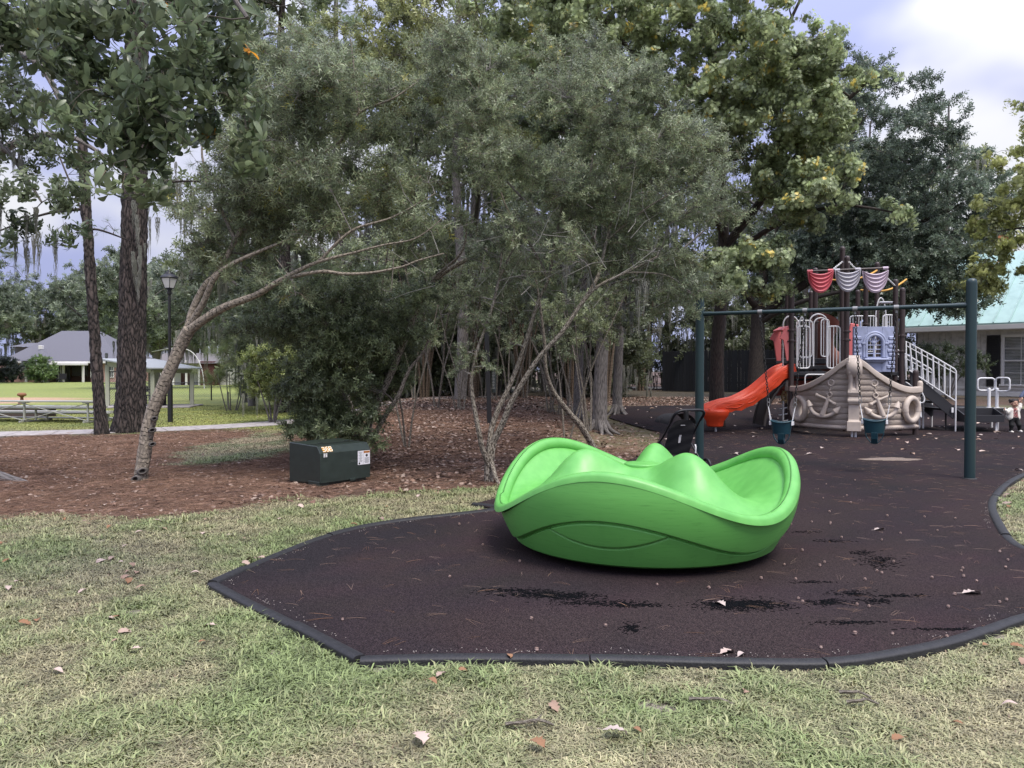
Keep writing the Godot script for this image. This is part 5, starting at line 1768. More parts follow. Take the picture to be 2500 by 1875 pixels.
# the wood behind: a handful of trees built once, then set out again and again
func woodland() -> void:
	var protos := []
	var sp := [
		["woodland_oak", 8.5, Vector3(2.6, 2.4, 2.6), 4.9, Color(0.05, 0.064, 0.04), Color(0.13, 0.155, 0.085)],
		["woodland_oak", 11.5, Vector3(3.0, 3.4, 3.0), 6.6, Color(0.06, 0.075, 0.045), Color(0.155, 0.18, 0.09)],
		["thicket_tree", 5.0, Vector3(1.9, 1.9, 1.9), 2.4, Color(0.05, 0.062, 0.04), Color(0.12, 0.14, 0.08)],
		["thicket_tree", 3.4, Vector3(1.7, 1.35, 1.7), 1.45, Color(0.05, 0.062, 0.04), Color(0.13, 0.15, 0.08)]]
	var words := ["mossy woodland oak in the shade behind the playground", "taller woodland oak behind the playground trees", "slim thicket tree filling the gap between woodland trunks", "low leafy undergrowth tree at the foot of the wood"]
	var spots := [
		[[-9.0, -30], [-4.0, -33], [1.5, -36], [6.5, -39.5], [-12.5, -36], [12.0, -44], [17.5, -45], [22.5, -40], [17.5, -37.5], [20.5, -38.8], [15.0, -35.0], [-7.5, -40], [-1.0, -45], [5.0, -47]],
		[[-6.5, -28.5], [-1.5, -31], [3.5, -33], [8.2, -41], [-10.8, -32], [-3.0, -38], [13.5, -39], [19.0, -50], [26.0, -46], [-13.5, -43], [2.0, -52], [9.5, -53], [24.5, -53]],
		[[-7.6, -26.5], [-5.2, -25.8], [-2.8, -27.5], [-0.6, -28.2], [1.8, -28.0], [3.6, -29.5], [-8.7, -29], [-4.4, -30.5], [0.6, -32.5], [6.6, -38.5], [9.6, -36], [11.5, -37], [14.2, -38.5], [16.6, -40.0]],
		[[-3.8, -26.6], [-1.8, -29.0], [3.2, -28.8], [-6.2, -31.0], [-0.2, -35.0], [3.0, -37.0], [8.6, -39.0], [12.8, -35.6], [15.2, -36.6], [17.0, -38.0], [19.5, -41.0], [-2.2, -34.0], [6.0, -42.0]]]
	for k in 4:
		var s = sp[k]
		var root := thing(s[0], words[k], "tree", Vector3.ZERO, "woodland trees behind the playground")
		var hh: float = s[1]
		var limbs := [[[Vector3(0, -0.3, 0), Vector3(0.05, hh * 0.3, 0.05), Vector3(-0.08, hh * 0.6, 0.1), Vector3(0.05, hh * 0.95, 0)], 0.03 + hh * 0.011, 0.03]]
		if k >= 2:
			for a in 4:
				var an := a * 1.6 + 0.4
				limbs.append([[Vector3(cos(an) * 0.1, -0.2, sin(an) * 0.1), Vector3(cos(an) * 0.5, hh * 0.3, sin(an) * 0.5), Vector3(cos(an) * 1.1, hh * 0.65, sin(an) * 1.1)], 0.035, 0.012])
		else:
			for a in 5:
				var an := a * 1.3 + 0.4
				var y := hh * rr(0.3, 0.6)
				limbs.append([[Vector3(0, y, 0), Vector3(cos(an) * 0.9, y + 0.7, sin(an) * 0.9), Vector3(cos(an) * 2.0, y + 1.6, sin(an) * 2.0)], 0.06, 0.015])
		var cl := fill(Vector3(0, s[3], 0), s[2], 44 if k < 2 else 38, 0.85 if k < 2 else 0.6, 26 if k < 2 else 20, 0.3)
		grow({"root": root, "limbs": limbs, "clumps": cl, "spray": ["wild"], "tint0": s[4], "tint1": s[5], "bark": M.oak_bark, "twig": M.twig, "sides": 10, "size": Vector2(0.6, 1.0), "per": 6, "thin": 0.012})
		var ms := []
		for q in 16: ms.append(Vector3(rr(-0.8, 0.8) * s[2].x, s[3] + rr(-0.9, 0.4) * s[2].y, rr(-0.8, 0.8) * s[2].z))
		moss_on(root, ms, 6, Vector3(0.4, 0.3, 0.4), 1.2 if k < 2 else 0.8)
		var i := 0
		for p in spots[k]:
			var c := root if i == 0 else copy_of(root)
			c.position = on(p[0], p[1])
			c.rotation.y = i * 1.9 + k
			c.scale = Vector3.ONE * (0.88 + 0.26 * absf(sin(i * 3.7 + k))) * (1.45 if k == 1 else 1.0)
			i += 1
	# a taller yellow-green tree over the middle of the wood
	var sb := on(-1.6, -23.6)
	var so := thing("sweetgum_tree", "tall yellow-green leafy tree rising behind the leaning tree's crown", "tree", sb)
	var sl := [[[sb + Vector3(0, -0.2, 0), sb + Vector3(0.1, 3, 0), sb + Vector3(-0.1, 7, 0.1), sb + Vector3(0, 13, 0)], 0.2, 0.08]]
	for a in 5: sl.append([[sb + Vector3(0, 6.5 + a, 0), sb + Vector3(cos(a * 1.4) * 1.2, 7.6 + a, sin(a * 1.4) * 1.2), sb + Vector3(cos(a * 1.4) * 2.6, 9.0 + a, sin(a * 1.4) * 2.6)], 0.07, 0.02])
	var sc := fill(Vector3(-2.003, 11.24, -22.8), Vector3(3.4, 3.0, 2.0), 84, 0.75, 52, 0.2) + fill(Vector3(-4.83, 10.015, -23.2), Vector3(1.8, 1.8, 1.4), 30, 0.7, 46) + fill(Vector3(0.326, 9.251, -22.6), Vector3(1.6, 1.8, 1.4), 26, 0.7, 46)
	grow({"root": so, "limbs": sl, "clumps": sc, "spray": ["live"], "tint0": Color(0.138, 0.162, 0.078), "tint1": Color(0.324, 0.342, 0.156), "bark": M.oak_bark, "twig": M.dark_twig, "size": Vector2(0.9, 1.4), "per": 10, "thin": 0.009})
	# multi-stemmed crape myrtles with pale bare stems
	var cm := thing("crape_myrtle", "clump of pale bare upright stems in the shade of the wood", "tree", Vector3.ZERO, "crape myrtles at the edge of the wood")
	for k in 8:
		var a := k * TAU / 8 + rr(-0.3, 0.3)
		var m := MB.new()
		var r := rr(0.25, 0.75)
		var pts := smooth([Vector3(cos(a) * 0.12, -0.1, sin(a) * 0.12), Vector3(cos(a) * 0.2, 0.9, sin(a) * 0.2), Vector3(cos(a) * r * 0.7, 2.2, sin(a) * r * 0.7), Vector3(cos(a) * r * 1.7, 4.6, sin(a) * r * 1.7)], 4)
		m.tube(pts, _taper(pts.size(), 0.045, 0.014), 7, true, Color.WHITE, func(an: float, s: float, q: float) -> float: return q * (1.0 + 0.18 * noise.get_noise_3d(cos(an), s * 3.0 + k * 7, sin(an))))
		part(cm, "stem", m, M.tan_bark)
	grow({"root": cm, "limbs": [[[Vector3(0, -0.1, 0), Vector3(0, 2.0, 0), Vector3(0.1, 4.6, 0)], 0.05, 0.012]], "clumps": fill(Vector3(0, 5.0, 0), Vector3(1.4, 0.8, 1.4), 14, 0.5, 16), "spray": ["wild"], "tint0": Color(0.077, 0.090, 0.056), "tint1": Color(0.151, 0.172, 0.092), "bark": M.tan_bark, "size": Vector2(0.45, 0.7), "per": 6})
	var cs := [[-1.25, -25.0], [0.35, -25.6], [2.0, -26.2], [3.2, -26.4], [10.4, -38.0], [6.2, -37.0], [-2.9, -25.4]]
	for i in cs.size():
		var c := cm if i == 0 else copy_of(cm)
		c.position = on(cs[i][0], cs[i][1])
		c.rotation.y = i * 1.3


# thin leaning stems in the litter under the bigger trees
func saplings() -> void:
	var protos := []
	for k in 3:
		var o := thing("sapling", "thin leaning grey stem with sparse leaves in the shade of the trees", "sapling", Vector3.ZERO, "thin saplings under the trees")
		var lm := []
		for q in 2 + k % 2:
			var a := q * 2.2 + k
			var dv := Vector3(cos(a), 0, sin(a)) * (0.35 + 0.25 * q)
			lm.append([[Vector3(cos(a) * 0.04, -0.1, sin(a) * 0.04), dv * 0.5 + Vector3(0, 0.9, 0), dv * 1.1 + rdir() * 0.1 + Vector3(0, 2.0, 0), dv * 2.2 + Vector3(0, 3.4, 0)], 0.026, 0.008])
		grow({"root": o, "limbs": lm, "clumps": fill(Vector3(0, 2.9, 0), Vector3(1.0, 0.9, 1.0), 12, 0.36, 30, 0.3), "spray": ["oval"], "tint0": Color(0.09, 0.11, 0.065), "tint1": Color(0.22, 0.255, 0.14), "bark": M.grey_bark, "twig": M.twig, "per": 6, "thin": 0.005, "size": Vector2(0.9, 1.4)})
		protos.append(o)
	var n := 0
	while n < 22:
		var d := rr(12.8, 25.0)
		var x := rr(-3.6, 2.6)
		if in_rubber(x, -d) or Vector2(x + 0.3, d - 14).length() < 0.8: continue
		var c: Node3D = protos[n] if n < 3 else copy_of(protos[n % 3])
		c.position = on(x, -d)
		c.rotation.y = rr(0, TAU)
		c.scale = Vector3.ONE * rr(0.75, 1.25)
		n += 1


func _taper(n: int, a: float, b: float) -> Array:
	var o := []
	for i in n: o.append(lerpf(a, b, float(i) / (n - 1)))
	return o


func field_trees() -> void:
	var root := thing("mossy_oak", "broad far oak hung with grey moss along the end of the field", "tree", Vector3.ZERO, "far oaks lining the field")
	var limbs := [[[Vector3(0, -0.3, 0), Vector3(0.2, 2.5, 0), Vector3(-0.2, 5.0, 0), Vector3(0.2, 9.5, 0)], 0.5, 0.18]]
	for a in 6:
		var an := a * 1.07
		limbs.append([[Vector3(0, 3.2 + a * 0.4, 0), Vector3(cos(an) * 2.4, 5.2 + a * 0.4, sin(an) * 2.4), Vector3(cos(an) * 5.5, 7.0 + a * 0.5, sin(an) * 5.5)], 0.24, 0.06])
	var cl := fill(Vector3(0, 9.2, 0), Vector3(6.8, 4.6, 6.5), 120, 1.6, 34, 0.4)
	grow({"root": root, "limbs": limbs, "clumps": cl, "spray": ["wild"], "tint0": Color(0.078, 0.098, 0.071), "tint1": Color(0.184, 0.217, 0.142), "bark": M.oak_bark, "twig": M.twig, "sides": 12, "size": Vector2(1.2, 2.0), "per": 7, "thin": 0.03})
	var ms := []
	for q in 24: ms.append(Vector3(rr(-5.5, 5.5), rr(4.2, 9.0), rr(-5.5, 5.5)))
	moss_on(root, ms, 5, Vector3(0.9, 0.6, 0.9), 2.6)
	var spots := [[-74, -122, 1.15], [-62, -118, 1.25], [-50, -122, 1.3], [-40, -112, 1.1], [-84, -110, 1.2], [-31, -104, 1.1], [-24, -96, 1.0], [-18, -84, 0.9], [-95, -118, 1.2], [-46, -135, 1.5], [-66, -138, 1.5], [-12, -70, 0.85], [-22, -70, 0.62], [-6, -75, 1.0], [-34, -128, 1.45], [-29.5, -64, 0.8]]
	for i in spots.size():
		var c := root if i == 0 else copy_of(root)
		c.position = Vector3(spots[i][0], 0, spots[i][1])
		c.rotation.y = i * 2.3
		c.scale = Vector3.ONE * spots[i][2]
	# the near far oak at the left edge with a leaning trunk
	var c := copy_of(root, "spreading oak with leaning trunk left of the brick house", "")
	c.remove_meta("group")
	c.get_node("moss").free()
	c.position = Vector3(-61.5, 0, -85.5)
	c.rotation.y = 0.6
	c.scale = Vector3.ONE * 0.98


# ================================================================ things on and round the field
func field_things() -> void:
	lamp_post()
	sign_post()
	bleachers()
	dugout()
	field_fence()
	# low dark box with a green cover behind the bleachers
	var at := Vector3(-15.6, 0, -24.6)
	var o := thing("storage_box", "low brown box with green tarpaulin lid behind the bleachers", "box", at)
	var m := MB.new()
	m.box(at + Vector3(0, 0.16, 0), Vector3(1.5, 0.32, 0.9), Basis(), 0.01)
	part(o, "box_body", m, std(0.07, 0.05, 0.045, 0.85))
	var l := MB.new()
	l.sheet(12, 5, func(i: int, j: int) -> Vector3: return at + Vector3(-0.8 + i * 0.14, 0.34 + 0.02 * sin(i * 1.1 + j) + 0.03 * sin(j * 0.6), -0.48 + j * 0.19))
	part(o, "lid", l, std(0.03, 0.075, 0.06, 0.6))
	# brown post with a round cap out on the field
	var b := Vector3(-21.8, 0, -34.2)
	var p := thing("capped_post", "short rust-brown post with a round cap out on the lawn", "post", b)
	var q := MB.new()
	q.lathe(b, [Vector2(0.16, 0), Vector2(0.14, 0.06), Vector2(0.07, 0.1), Vector2(0.06, 0.3), Vector2(0.12, 0.36)], 12)
	part(p, "stem", q, std(0.16, 0.07, 0.035, 0.8))
	var q2 := MB.new()
	q2.lathe(b, [Vector2(0.13, 0.35), Vector2(0.18, 0.38), Vector2(0.18, 0.46), Vector2(0.1, 0.5), Vector2(0, 0.51)], 12)
	part(p, "cap", q2, std(0.2, 0.09, 0.045, 0.8))
	# white bent pole beyond the dugout
	var gp := Vector3(-24.8, 0, -62)
	var g := MB.new()
	g.tube(smooth([gp, gp + Vector3(-0.2, 1.6, 0), gp + Vector3(-0.9, 2.9, 0), gp + Vector3(-2.2, 3.3, 0), gp + Vector3(-4.2, 3.0, 0)], 5), 0.04, 8)
	single("bent_pole", g, std(0.5, 0.5, 0.5, 0.5), gp, "pale pipe bent over at the top, standing beyond the dugout", "pole")


func lamp_post() -> void:
	var b := Vector3(-9.78, 0, -22.0)
	var o := thing("street_lamp", "black lamp post with four-sided white lantern beside the footpath", "street lamp", b)
	var m := MB.new()
	m.tube([b + Vector3(0, 0, 0), b + Vector3(0, 3.82, 0)], [0.045, 0.036], 12)
	m.lathe(b, [Vector2(0.05, 3.66), Vector2(0.07, 3.7), Vector2(0.05, 3.78), Vector2(0.08, 3.82), Vector2(0.02, 3.84)], 12)
	part(o, "pole", m, M.black)
	var s := MB.new()
	s.box(b + Vector3(0, 0.55, 0), Vector3(0.115, 1.1, 0.115), Basis(), 0.012)
	part(o, "sleeve", s, M.black)
	var f := MB.new()
	var r0 := 0.085
	var r1 := 0.155
	for k in 4:
		var a := k * PI / 2 + PI / 4 + 0.3
		var c := Vector3(cos(a), 0, sin(a)) * 1.4142
		f.beam(b + c * r0 + Vector3(0, 3.84, 0), b + c * r1 + Vector3(0, 4.13, 0), 0.018, 0.018, 0.003)
	for e in [[r0, 3.84], [r1, 4.13]]:
		for k in 4:
			var a := k * PI / 2 + PI / 4 + 0.3
			var a2 := a + PI / 2
			f.beam(b + Vector3(cos(a), 0, sin(a)) * 1.4142 * e[0] + Vector3(0, e[1], 0), b + Vector3(cos(a2), 0, sin(a2)) * 1.4142 * e[0] + Vector3(0, e[1], 0), 0.02, 0.02, 0.003)
	part(o, "lantern_frame", f, M.black)
	for k in 4:
		var a := k * PI / 2 + PI / 4 + 0.3
		var a2 := a + PI / 2
		var c0 := Vector3(cos(a), 0, sin(a)) * 1.4142
		var c1 := Vector3(cos(a2), 0, sin(a2)) * 1.4142
		var g := MB.new()
		g.flatq(b + c0 * (r0 - 0.006) + Vector3(0, 3.85, 0), b + c1 * (r0 - 0.006) + Vector3(0, 3.85, 0), b + c1 * (r1 - 0.008) + Vector3(0, 4.12, 0), b + c0 * (r1 - 0.008) + Vector3(0, 4.12, 0), Color.WHITE, c0 + c1)
		part(o, "pane", g, M.white_paint)
	var t := MB.new()
	t.lathe(b, [Vector2(0.24, 4.135), Vector2(0.245, 4.15), Vector2(0.2, 4.2), Vector2(0.12, 4.25), Vector2(0.10, 4.26), Vector2(0.10, 4.3), Vector2(0.05, 4.31), Vector2(0.045, 4.35), Vector2(0, 4.37)], 4, Basis(Vector3.UP, -0.3 - PI / 4))
	part(o, "cap", t, M.black)


func sign_post() -> void:
	var b := on(-0.52, -16.8)
	var o := thing("sign_post", "black park sign post with a narrow lettered board, behind the forked tree", "sign", b)
	var m := MB.new()
	m.box(b + Vector3(0, 1.0, 0), Vector3(0.1, 2.3, 0.1), Basis(Vector3(0, 0, 1), 0.03), 0.01)
	part(o, "post", m, M.black)
	var s := MB.new()
	s.box(b + Vector3(0.12, 0.95, 0.02), Vector3(0.12, 0.5, 0.02), Basis(Vector3.UP, -0.7), 0.004)
	var pnl := part(o, "panel", s, std(0.03, 0.04, 0.035, 0.6))
	var ln := MB.new()
	var bx := Basis(Vector3.UP, -0.7)
	for k in 12:
		ln.box(b + Vector3(0.12, 1.14 - k * 0.032, 0.02) + bx * Vector3(0, 0, 0.012), Vector3(0.085 if k % 3 else 0.06, 0.007, 0.002), bx, 0.0005)
	part(pnl, "lettering", ln, std(0.5, 0.5, 0.46, 0.7))


func bleachers() -> void:
	var a := Vector3(-16.2, 0, -22.2)
	var yaw := -0.115
	var xf := oriented(a, yaw)
	var o := thing("bleachers", "low aluminium bleachers with plank seats behind the pine trunks", "bleachers", a)
	var alu := std(0.40, 0.40, 0.36, 0.5, 0.2)
	var L := 6.6
	# rows rise towards the viewer, whose side is their back
	var rows := [[0.62, 0.0], [0.45, -0.45], [0.28, -0.9]]
	for r in rows:
		var m := MB.new()
		lbox(m, xf, Vector3(L / 2 - 2.0 + r[1] * 0.3, r[0], r[1]), Vector3(L, 0.045, 0.26), 0.008)
		part(o, "plank", m, alu)
		var f := MB.new()
		lbox(f, xf, Vector3(L / 2 - 2.0 + r[1] * 0.3, r[0] - 0.2, r[1] - 0.18), Vector3(L, 0.04, 0.2), 0.008)
		part(o, "plank", f, alu)
	for k in 4:
		var x := -1.6 + k * 1.95
		for r in rows:
			var m := MB.new()
			lbox(m, xf, Vector3(x, r[0] / 2 - 0.02, r[1]), Vector3(0.05, r[0] - 0.03, 0.05), 0.006)
			lbox(m, xf, Vector3(x, r[0] - 0.035, r[1]), Vector3(0.2, 0.03, 0.22), 0.006)
			part(o, "leg", m, alu)
		var b := MB.new()
		lbox(b, xf, Vector3(x, 0.04, -0.45), Vector3(0.05, 0.05, 1.3), 0.006)
		part(o, "base_rail", b, alu)
	for k in 3:
		for s in [0, 1]:
			var x := -1.6 + k * 1.95
			var m := MB.new()
			m.beam(xf * Vector3(x, 0.08 if s == 0 else 0.56, 0.04 + 0.03 * s), xf * Vector3(x + 1.95, 0.56 if s == 0 else 0.08, 0.04 + 0.03 * s), 0.04, 0.02)
			part(o, "brace", m, alu)


# chain link as crossed wires
func mesh_panel(m: MB, a: Vector3, b: Vector3, y0: float, y1: float, cell: float, w: float) -> void:
	var t := (b - a).normalized()
	var len := a.distance_to(b)
	var hh := y1 - y0
	for s in [1.0, -1.0]:
		var k := -hh
		while k < len:
			# line x = k + (y - y0), clipped to the panel
			var u0 := maxf(0.0, -k)
			var u1 := minf(hh, len - k)
			if u1 > u0 + 0.01:
				var x0 := k + u0
				var x1 := k + u1
				var ya := y0 + u0 if s > 0 else y1 - u0
				var yb := y0 + u1 if s > 0 else y1 - u1
				m.tube([a + t * x0 + Vector3(0, ya, 0), a + t * x1 + Vector3(0, yb, 0)], w, 3, false)
			k += cell


func dugout() -> void:
	var a := Vector3(-16.35, 0, -31.0)
	var o := thing("dugout", "open players' shelter with sloping pale roof beyond the pines", "shelter", a)
	var wood := std(0.33, 0.34, 0.27, 0.85)
	var P0 := Vector3(-16.3, 0, -31.0)
	var P1 := Vector3(-14.2, 0, -30.4)
	var P2 := Vector3(-13.15, 0, -31.6)
	var P3 := Vector3(-15.25, 0, -33.0)
	for e in [[P0, 1.72], [P1, 1.50], [P2, 1.42], [P3, 1.62], [(P0 + P1) / 2 + Vector3(0.4, 0, -0.9), 1.5]]:
		var m := MB.new()
		m.box(e[0] + Vector3(0, e[1] / 2, 0), Vector3(0.15, e[1], 0.15), Basis(Vector3.UP, 0.3), 0.012)
		part(o, "post", m, wood)
	var up := [P0 + Vector3(-0.25, 1.98, 0.2), P1 + Vector3(0.05, 1.60, 0.35), P2 + Vector3(0.45, 1.60, 0.0), P3 + Vector3(-0.2, 2.0, -0.3)]
	var r := MB.new()
	var dn := Vector3(0, -0.05, 0)
	r.flatq(up[0], up[1], up[2], up[3], Color.WHITE, Vector3.UP)
	r.flatq(up[0] + dn, up[1] + dn, up[2] + dn, up[3] + dn, Color.WHITE, Vector3.DOWN)
	var mid: Vector3 = (up[0] + up[2]) * 0.5
	for k in 4: r.flatq(up[k], up[(k + 1) % 4], up[(k + 1) % 4] + dn, up[k] + dn, Color.WHITE, (up[k] + up[(k + 1) % 4]) * 0.5 - mid)
	part(o, "roof", r, tri(std(0.28, 0.30, 0.31, 0.6), 0.6))
	for e in [[P0, P1, 1.76, 1.50], [P1, P2, 1.50, 1.48], [P2, P3, 1.48, 1.74]]:
		var m := MB.new()
		m.beam(e[0] + Vector3(0, e[2], 0), e[1] + Vector3(0, e[3], 0), 0.05, 0.2, 0.006)
		part(o, "beam", m, wood)
	var ch := MB.new()
	mesh_panel(ch, P0, P1, 0.05, 1.45, 0.11, 0.006)
	part(o, "chain_link", ch, M.galv)
	var bar := MB.new()
	for y in [0.05, 0.75, 1.45]: bar.tube([P0 + Vector3(0, y, 0), P1 + Vector3(0, y, 0)], 0.022, 6)
	bar.tube([(P0 + P1) * 0.5 + Vector3(0.3, 0, 0.05), (P0 + P1) * 0.5 + Vector3(0.3, 1.5, 0.05)], 0.025, 6)
	part(o, "rail", bar, M.black)
	var pad := MB.new()
	pad.box((P0 + P2) * 0.5 + Vector3(0, 0.03, 0), Vector3(3.6, 0.08, 2.2), Basis(Vector3.UP, 0.15), 0.02)
	part(o, "floor_slab", pad, M.concrete)
	# bench inside
	var bc := Vector3(-14.75, 0.07, -31.6)
	var be := thing("players_bench", "dark slatted bench under the shelter roof", "bench", bc)
	var bx := Basis(Vector3.UP, -0.5)
	for k in 3:
		var m := MB.new()
		m.box(bc + bx * Vector3(0, 0.4, -0.12 + k * 0.12), Vector3(1.5, 0.04, 0.1), bx, 0.008)
		part(be, "slat", m, M.black)
	for k in 2:
		var m := MB.new()
		m.box(bc + bx * Vector3(0, 0.58 + k * 0.14, -0.2), Vector3(1.5, 0.1, 0.03), bx, 0.008)
		part(be, "slat", m, M.black)
	for s in [-1, 1]:
		var m := MB.new()
		m.box(bc + bx * Vector3(s * 0.6, 0.2, 0), Vector3(0.05, 0.4, 0.32), bx, 0.008)
		part(be, "leg", m, M.black)


func field_fence() -> void:
	var a := Vector3(-18.2, 0, -38.5)
	var o := thing("chain_link_fence", "low chain-link fence with black posts beyond the shelter", "fence", a)
	var pts := [Vector3(-18.2, 0, -38.2), Vector3(-16.0, 0, -38.6), Vector3(-15.75, 0, -38.4), Vector3(-13.9, 0, -39.0), Vector3(-11.0, 0, -40.0)]
	pts = [Vector3(-20.0, 0, -37.0), Vector3(-18.0, 0, -37.6), Vector3(-16.0, 0, -38.2), Vector3(-15.05, 0, -38.5)]
	for p in pts:
		var m := MB.new()
		m.tube([p, p + Vector3(0, 0.98, 0)], 0.035, 8)
		part(o, "post", m, M.black)
	var r := MB.new()
	var w := MB.new()
	for k in pts.size() - 1:
		r.tube([pts[k] + Vector3(0, 0.88, 0), pts[k + 1] + Vector3(0, 0.88, 0)], 0.025, 6)
		mesh_panel(w, pts[k], pts[k + 1], 0.06, 0.88, 0.12, 0.004)
	part(o, "rail", r, M.black)
	part(o, "chain_link", w, M.galv)


# ================================================================ the green spinner
# extremes of the wavy rim: angle from the viewer's side (degrees, anticlockwise seen from above gives right), height
const RIM := [[-143.0, 0.85], [-83.0, 0.41], [-23.0, 0.79], [37.0, 0.46], [97.0, 0.84], [157.0, 0.50], [217.0, 0.85]]


func rim_wave(deg: float) -> Array:
	deg = fposmod(deg + 143.0, 360.0) - 143.0
	for k in RIM.size() - 1:
		if deg >= RIM[k][0] and deg <= RIM[k + 1][0]:
			var f: float = (deg - RIM[k][0]) / (RIM[k + 1][0] - RIM[k][0])
			var s := 0.5 - 0.5 * cos(f * PI)
			var peak0: bool = k % 2 == 0
			return [lerpf(RIM[k][1], RIM[k + 1][1], s), (1.0 - s) if peak0 else s]
	return [0.6, 0.5]


func curve(stops: Array, x: float) -> float:
	var m := stops.size()
	if x <= stops[0].x: return stops[0].y
	for k in m - 1:
		if x <= stops[k + 1].x:
			var a: Vector2 = stops[k]
			var b: Vector2 = stops[k + 1]
			var p0: Vector2 = stops[maxi(k - 1, 0)]
			var p3: Vector2 = stops[mini(k + 2, m - 1)]
			var f := (x - a.x) / (b.x - a.x)
			return cubic_interpolate(a.y, b.y, p0.y, p3.y, f)
	return stops[m - 1].y


func spinner() -> void:
	var C := Vector3(1.10, 0.0, -6.48)
	var o := thing("spinner", "large bright green moulded plastic spinner with wavy rim on dark surfacing", "playground spinner", C)
	var R := 1.245
	var dirf := func(deg: float) -> Vector3: return Vector3(sin(deg_to_rad(deg)), 0, cos(deg_to_rad(deg)))
	var NA := 360
	# inside: seats between ridges, backrests at the high parts of the rim
	var rs := []
	for k in 47: rs.append(lerpf(0.0, R - 0.105, k / 46.0))
	var seat_p := [Vector2(0, 0.70), Vector2(0.16, 0.69), Vector2(0.3, 0.60), Vector2(0.5, 0.45), Vector2(0.72, 0.40), Vector2(0.9, 0.43)]
	var ridge_p := [Vector2(0, 0.70), Vector2(0.16, 0.71), Vector2(0.32, 0.79), Vector2(0.48, 0.845), Vector2(0.62, 0.79), Vector2(0.80, 0.60), Vector2(0.95, 0.48), Vector2(1.12, 0.455)]
	var top := MB.new()
	var ftop := func(i: int, j: int) -> Vector3:
		var deg := 360.0 * i / NA
		var w := rim_wave(deg)
		var hi: float = w[0]
		var pk: float = w[1]
		var r: float = rs[j]
		var q := clampf(1.0 - pk, 0.0, 1.0)
		var rw := pow(q, 1.9) * smoothstep(0.0, 0.2, r) + (1.0 - smoothstep(0.0, 0.2, r)) * 0.5
		var seat := curve(seat_p, r)
		# backrest climbs to the rim
		var e := smoothstep(0.70, R - 0.02, r)
		seat = lerpf(seat, hi - 0.07, pow(e, 1.15))
		var ridge := curve(ridge_p, r)
		ridge = lerpf(ridge, hi - 0.07, smoothstep(0.9, R - 0.05, r))
		var y := lerpf(seat, ridge, rw)
		return C + dirf.call(deg) * r + Vector3(0, y, 0)
	top.sheet(NA, 46, ftop)
	# rounded rim band, then the outer skin with its overlapping wave and lens panels
	var prof := []
	for k in 13:
		var a := k / 12.0
		prof.append(a)
	var rim := MB.new()
	var frim := func(i: int, j: int) -> Vector3:
		var deg := 360.0 * i / NA
		var hi: float = rim_wave(deg)[0]
		var a: float = -0.36 * PI + prof[j] * PI * 1.29
		# from the inner edge over the top to the outside
		var rr0 := R - 0.055
		var rad := rr0 - cos(a) * 0.062
		var y := hi - 0.062 + sin(a) * 0.062
		if j >= 12: y -= 0.016
		return C + dirf.call(deg) * rad + Vector3(0, y, 0)
	rim.sheet(NA, 12, frim)
	var out := MB.new()
	var NO := 720
	var NV := 100
	var seam := func(deg: float) -> float: return 0.10 + (float(rim_wave(deg)[0]) - 0.28) * 0.80
	var fout := func(i: int, j: int) -> Vector3:
		var deg := 360.0 * i / NO
		var w := rim_wave(deg)
		var hi: float = w[0] - 0.067
		var lo := 0.105
		var f := float(j) / NV
		# rows gather at the seam so that its step is crisp
		var se: float = seam.call(deg) - 0.07
		var y := 0.0
		if f < 0.44: y = lerpf(hi, se + 0.012, f / 0.44)
		elif f < 0.56: y = lerpf(se + 0.012, se - 0.014, (f - 0.44) / 0.12)
		else: y = lerpf(se - 0.014, lo, (f - 0.56) / 0.44)
		# barrel profile
		var t := clampf((0.62 - y) / 0.52, -0.5, 1.0)
		var rad := R + 0.006 - 0.165 * pow(maxf(t, 0.0), 1.9) - 0.03 * pow(maxf(-t, 0.0), 1.3)
		# lower body lies 20 mm behind the wave band
		var step := smoothstep(se - 0.004, se + 0.008, y)
		rad -= 0.022 * (1.0 - step)
		rad -= 0.022 * exp(-pow((y - (se - 0.007)) / 0.008, 2))
		# lens panels under the high parts, raised inside a groove
		for k in [0, 2, 4]:
			var dd := wrapf(deg - RIM[k][0], -180, 180)
			var half := 25.0
			if absf(dd) < half:
				var ps: float = seam.call(RIM[k][0]) - 0.07
				var g := 1.0 - pow(dd / half, 2)
				var ly := ps - 0.085 - 0.135 * g + 0.02
				if y < se - 0.002:
					rad += 0.010 * smoothstep(ly - 0.003, ly + 0.006, y)
					rad -= 0.016 * exp(-pow((y - ly) / 0.006, 2))
		return C + dirf.call(deg) * rad + Vector3(0, y, 0)
	out.sheet(NO, NV, fout)
	for m in [top, rim, out]: face_out(m, C + Vector3(0, 0.45, 0), m == top)
	part(o, "seat_bowl", top, M.green_plastic)
	part(o, "rim", rim, M.green_plastic)
	part(o, "shell", out, M.scuffed)
	var bot := MB.new()
	bot.lathe(C, [Vector2(1.06, 0.105), Vector2(1.03, 0.085), Vector2(0.9, 0.08), Vector2(0.3, 0.08)], 64)
	part(o, "underside", bot, M.green_plastic)
	var hub := MB.new()
	hub.lathe(C, [Vector2(0.34, 0.09), Vector2(0.34, 0.05), Vector2(0.42, 0.04), Vector2(0.42, 0.0)], 40)
	part(o, "base", hub, M.black)
	var cap := MB.new()
	cap.lathe(C, [Vector2(0.15, 0.69), Vector2(0.152, 0.712), Vector2(0.14, 0.72), Vector2(0.08, 0.725), Vector2(0, 0.727)], 40)
	part(o, "hub_cap", cap, M.green_plastic)


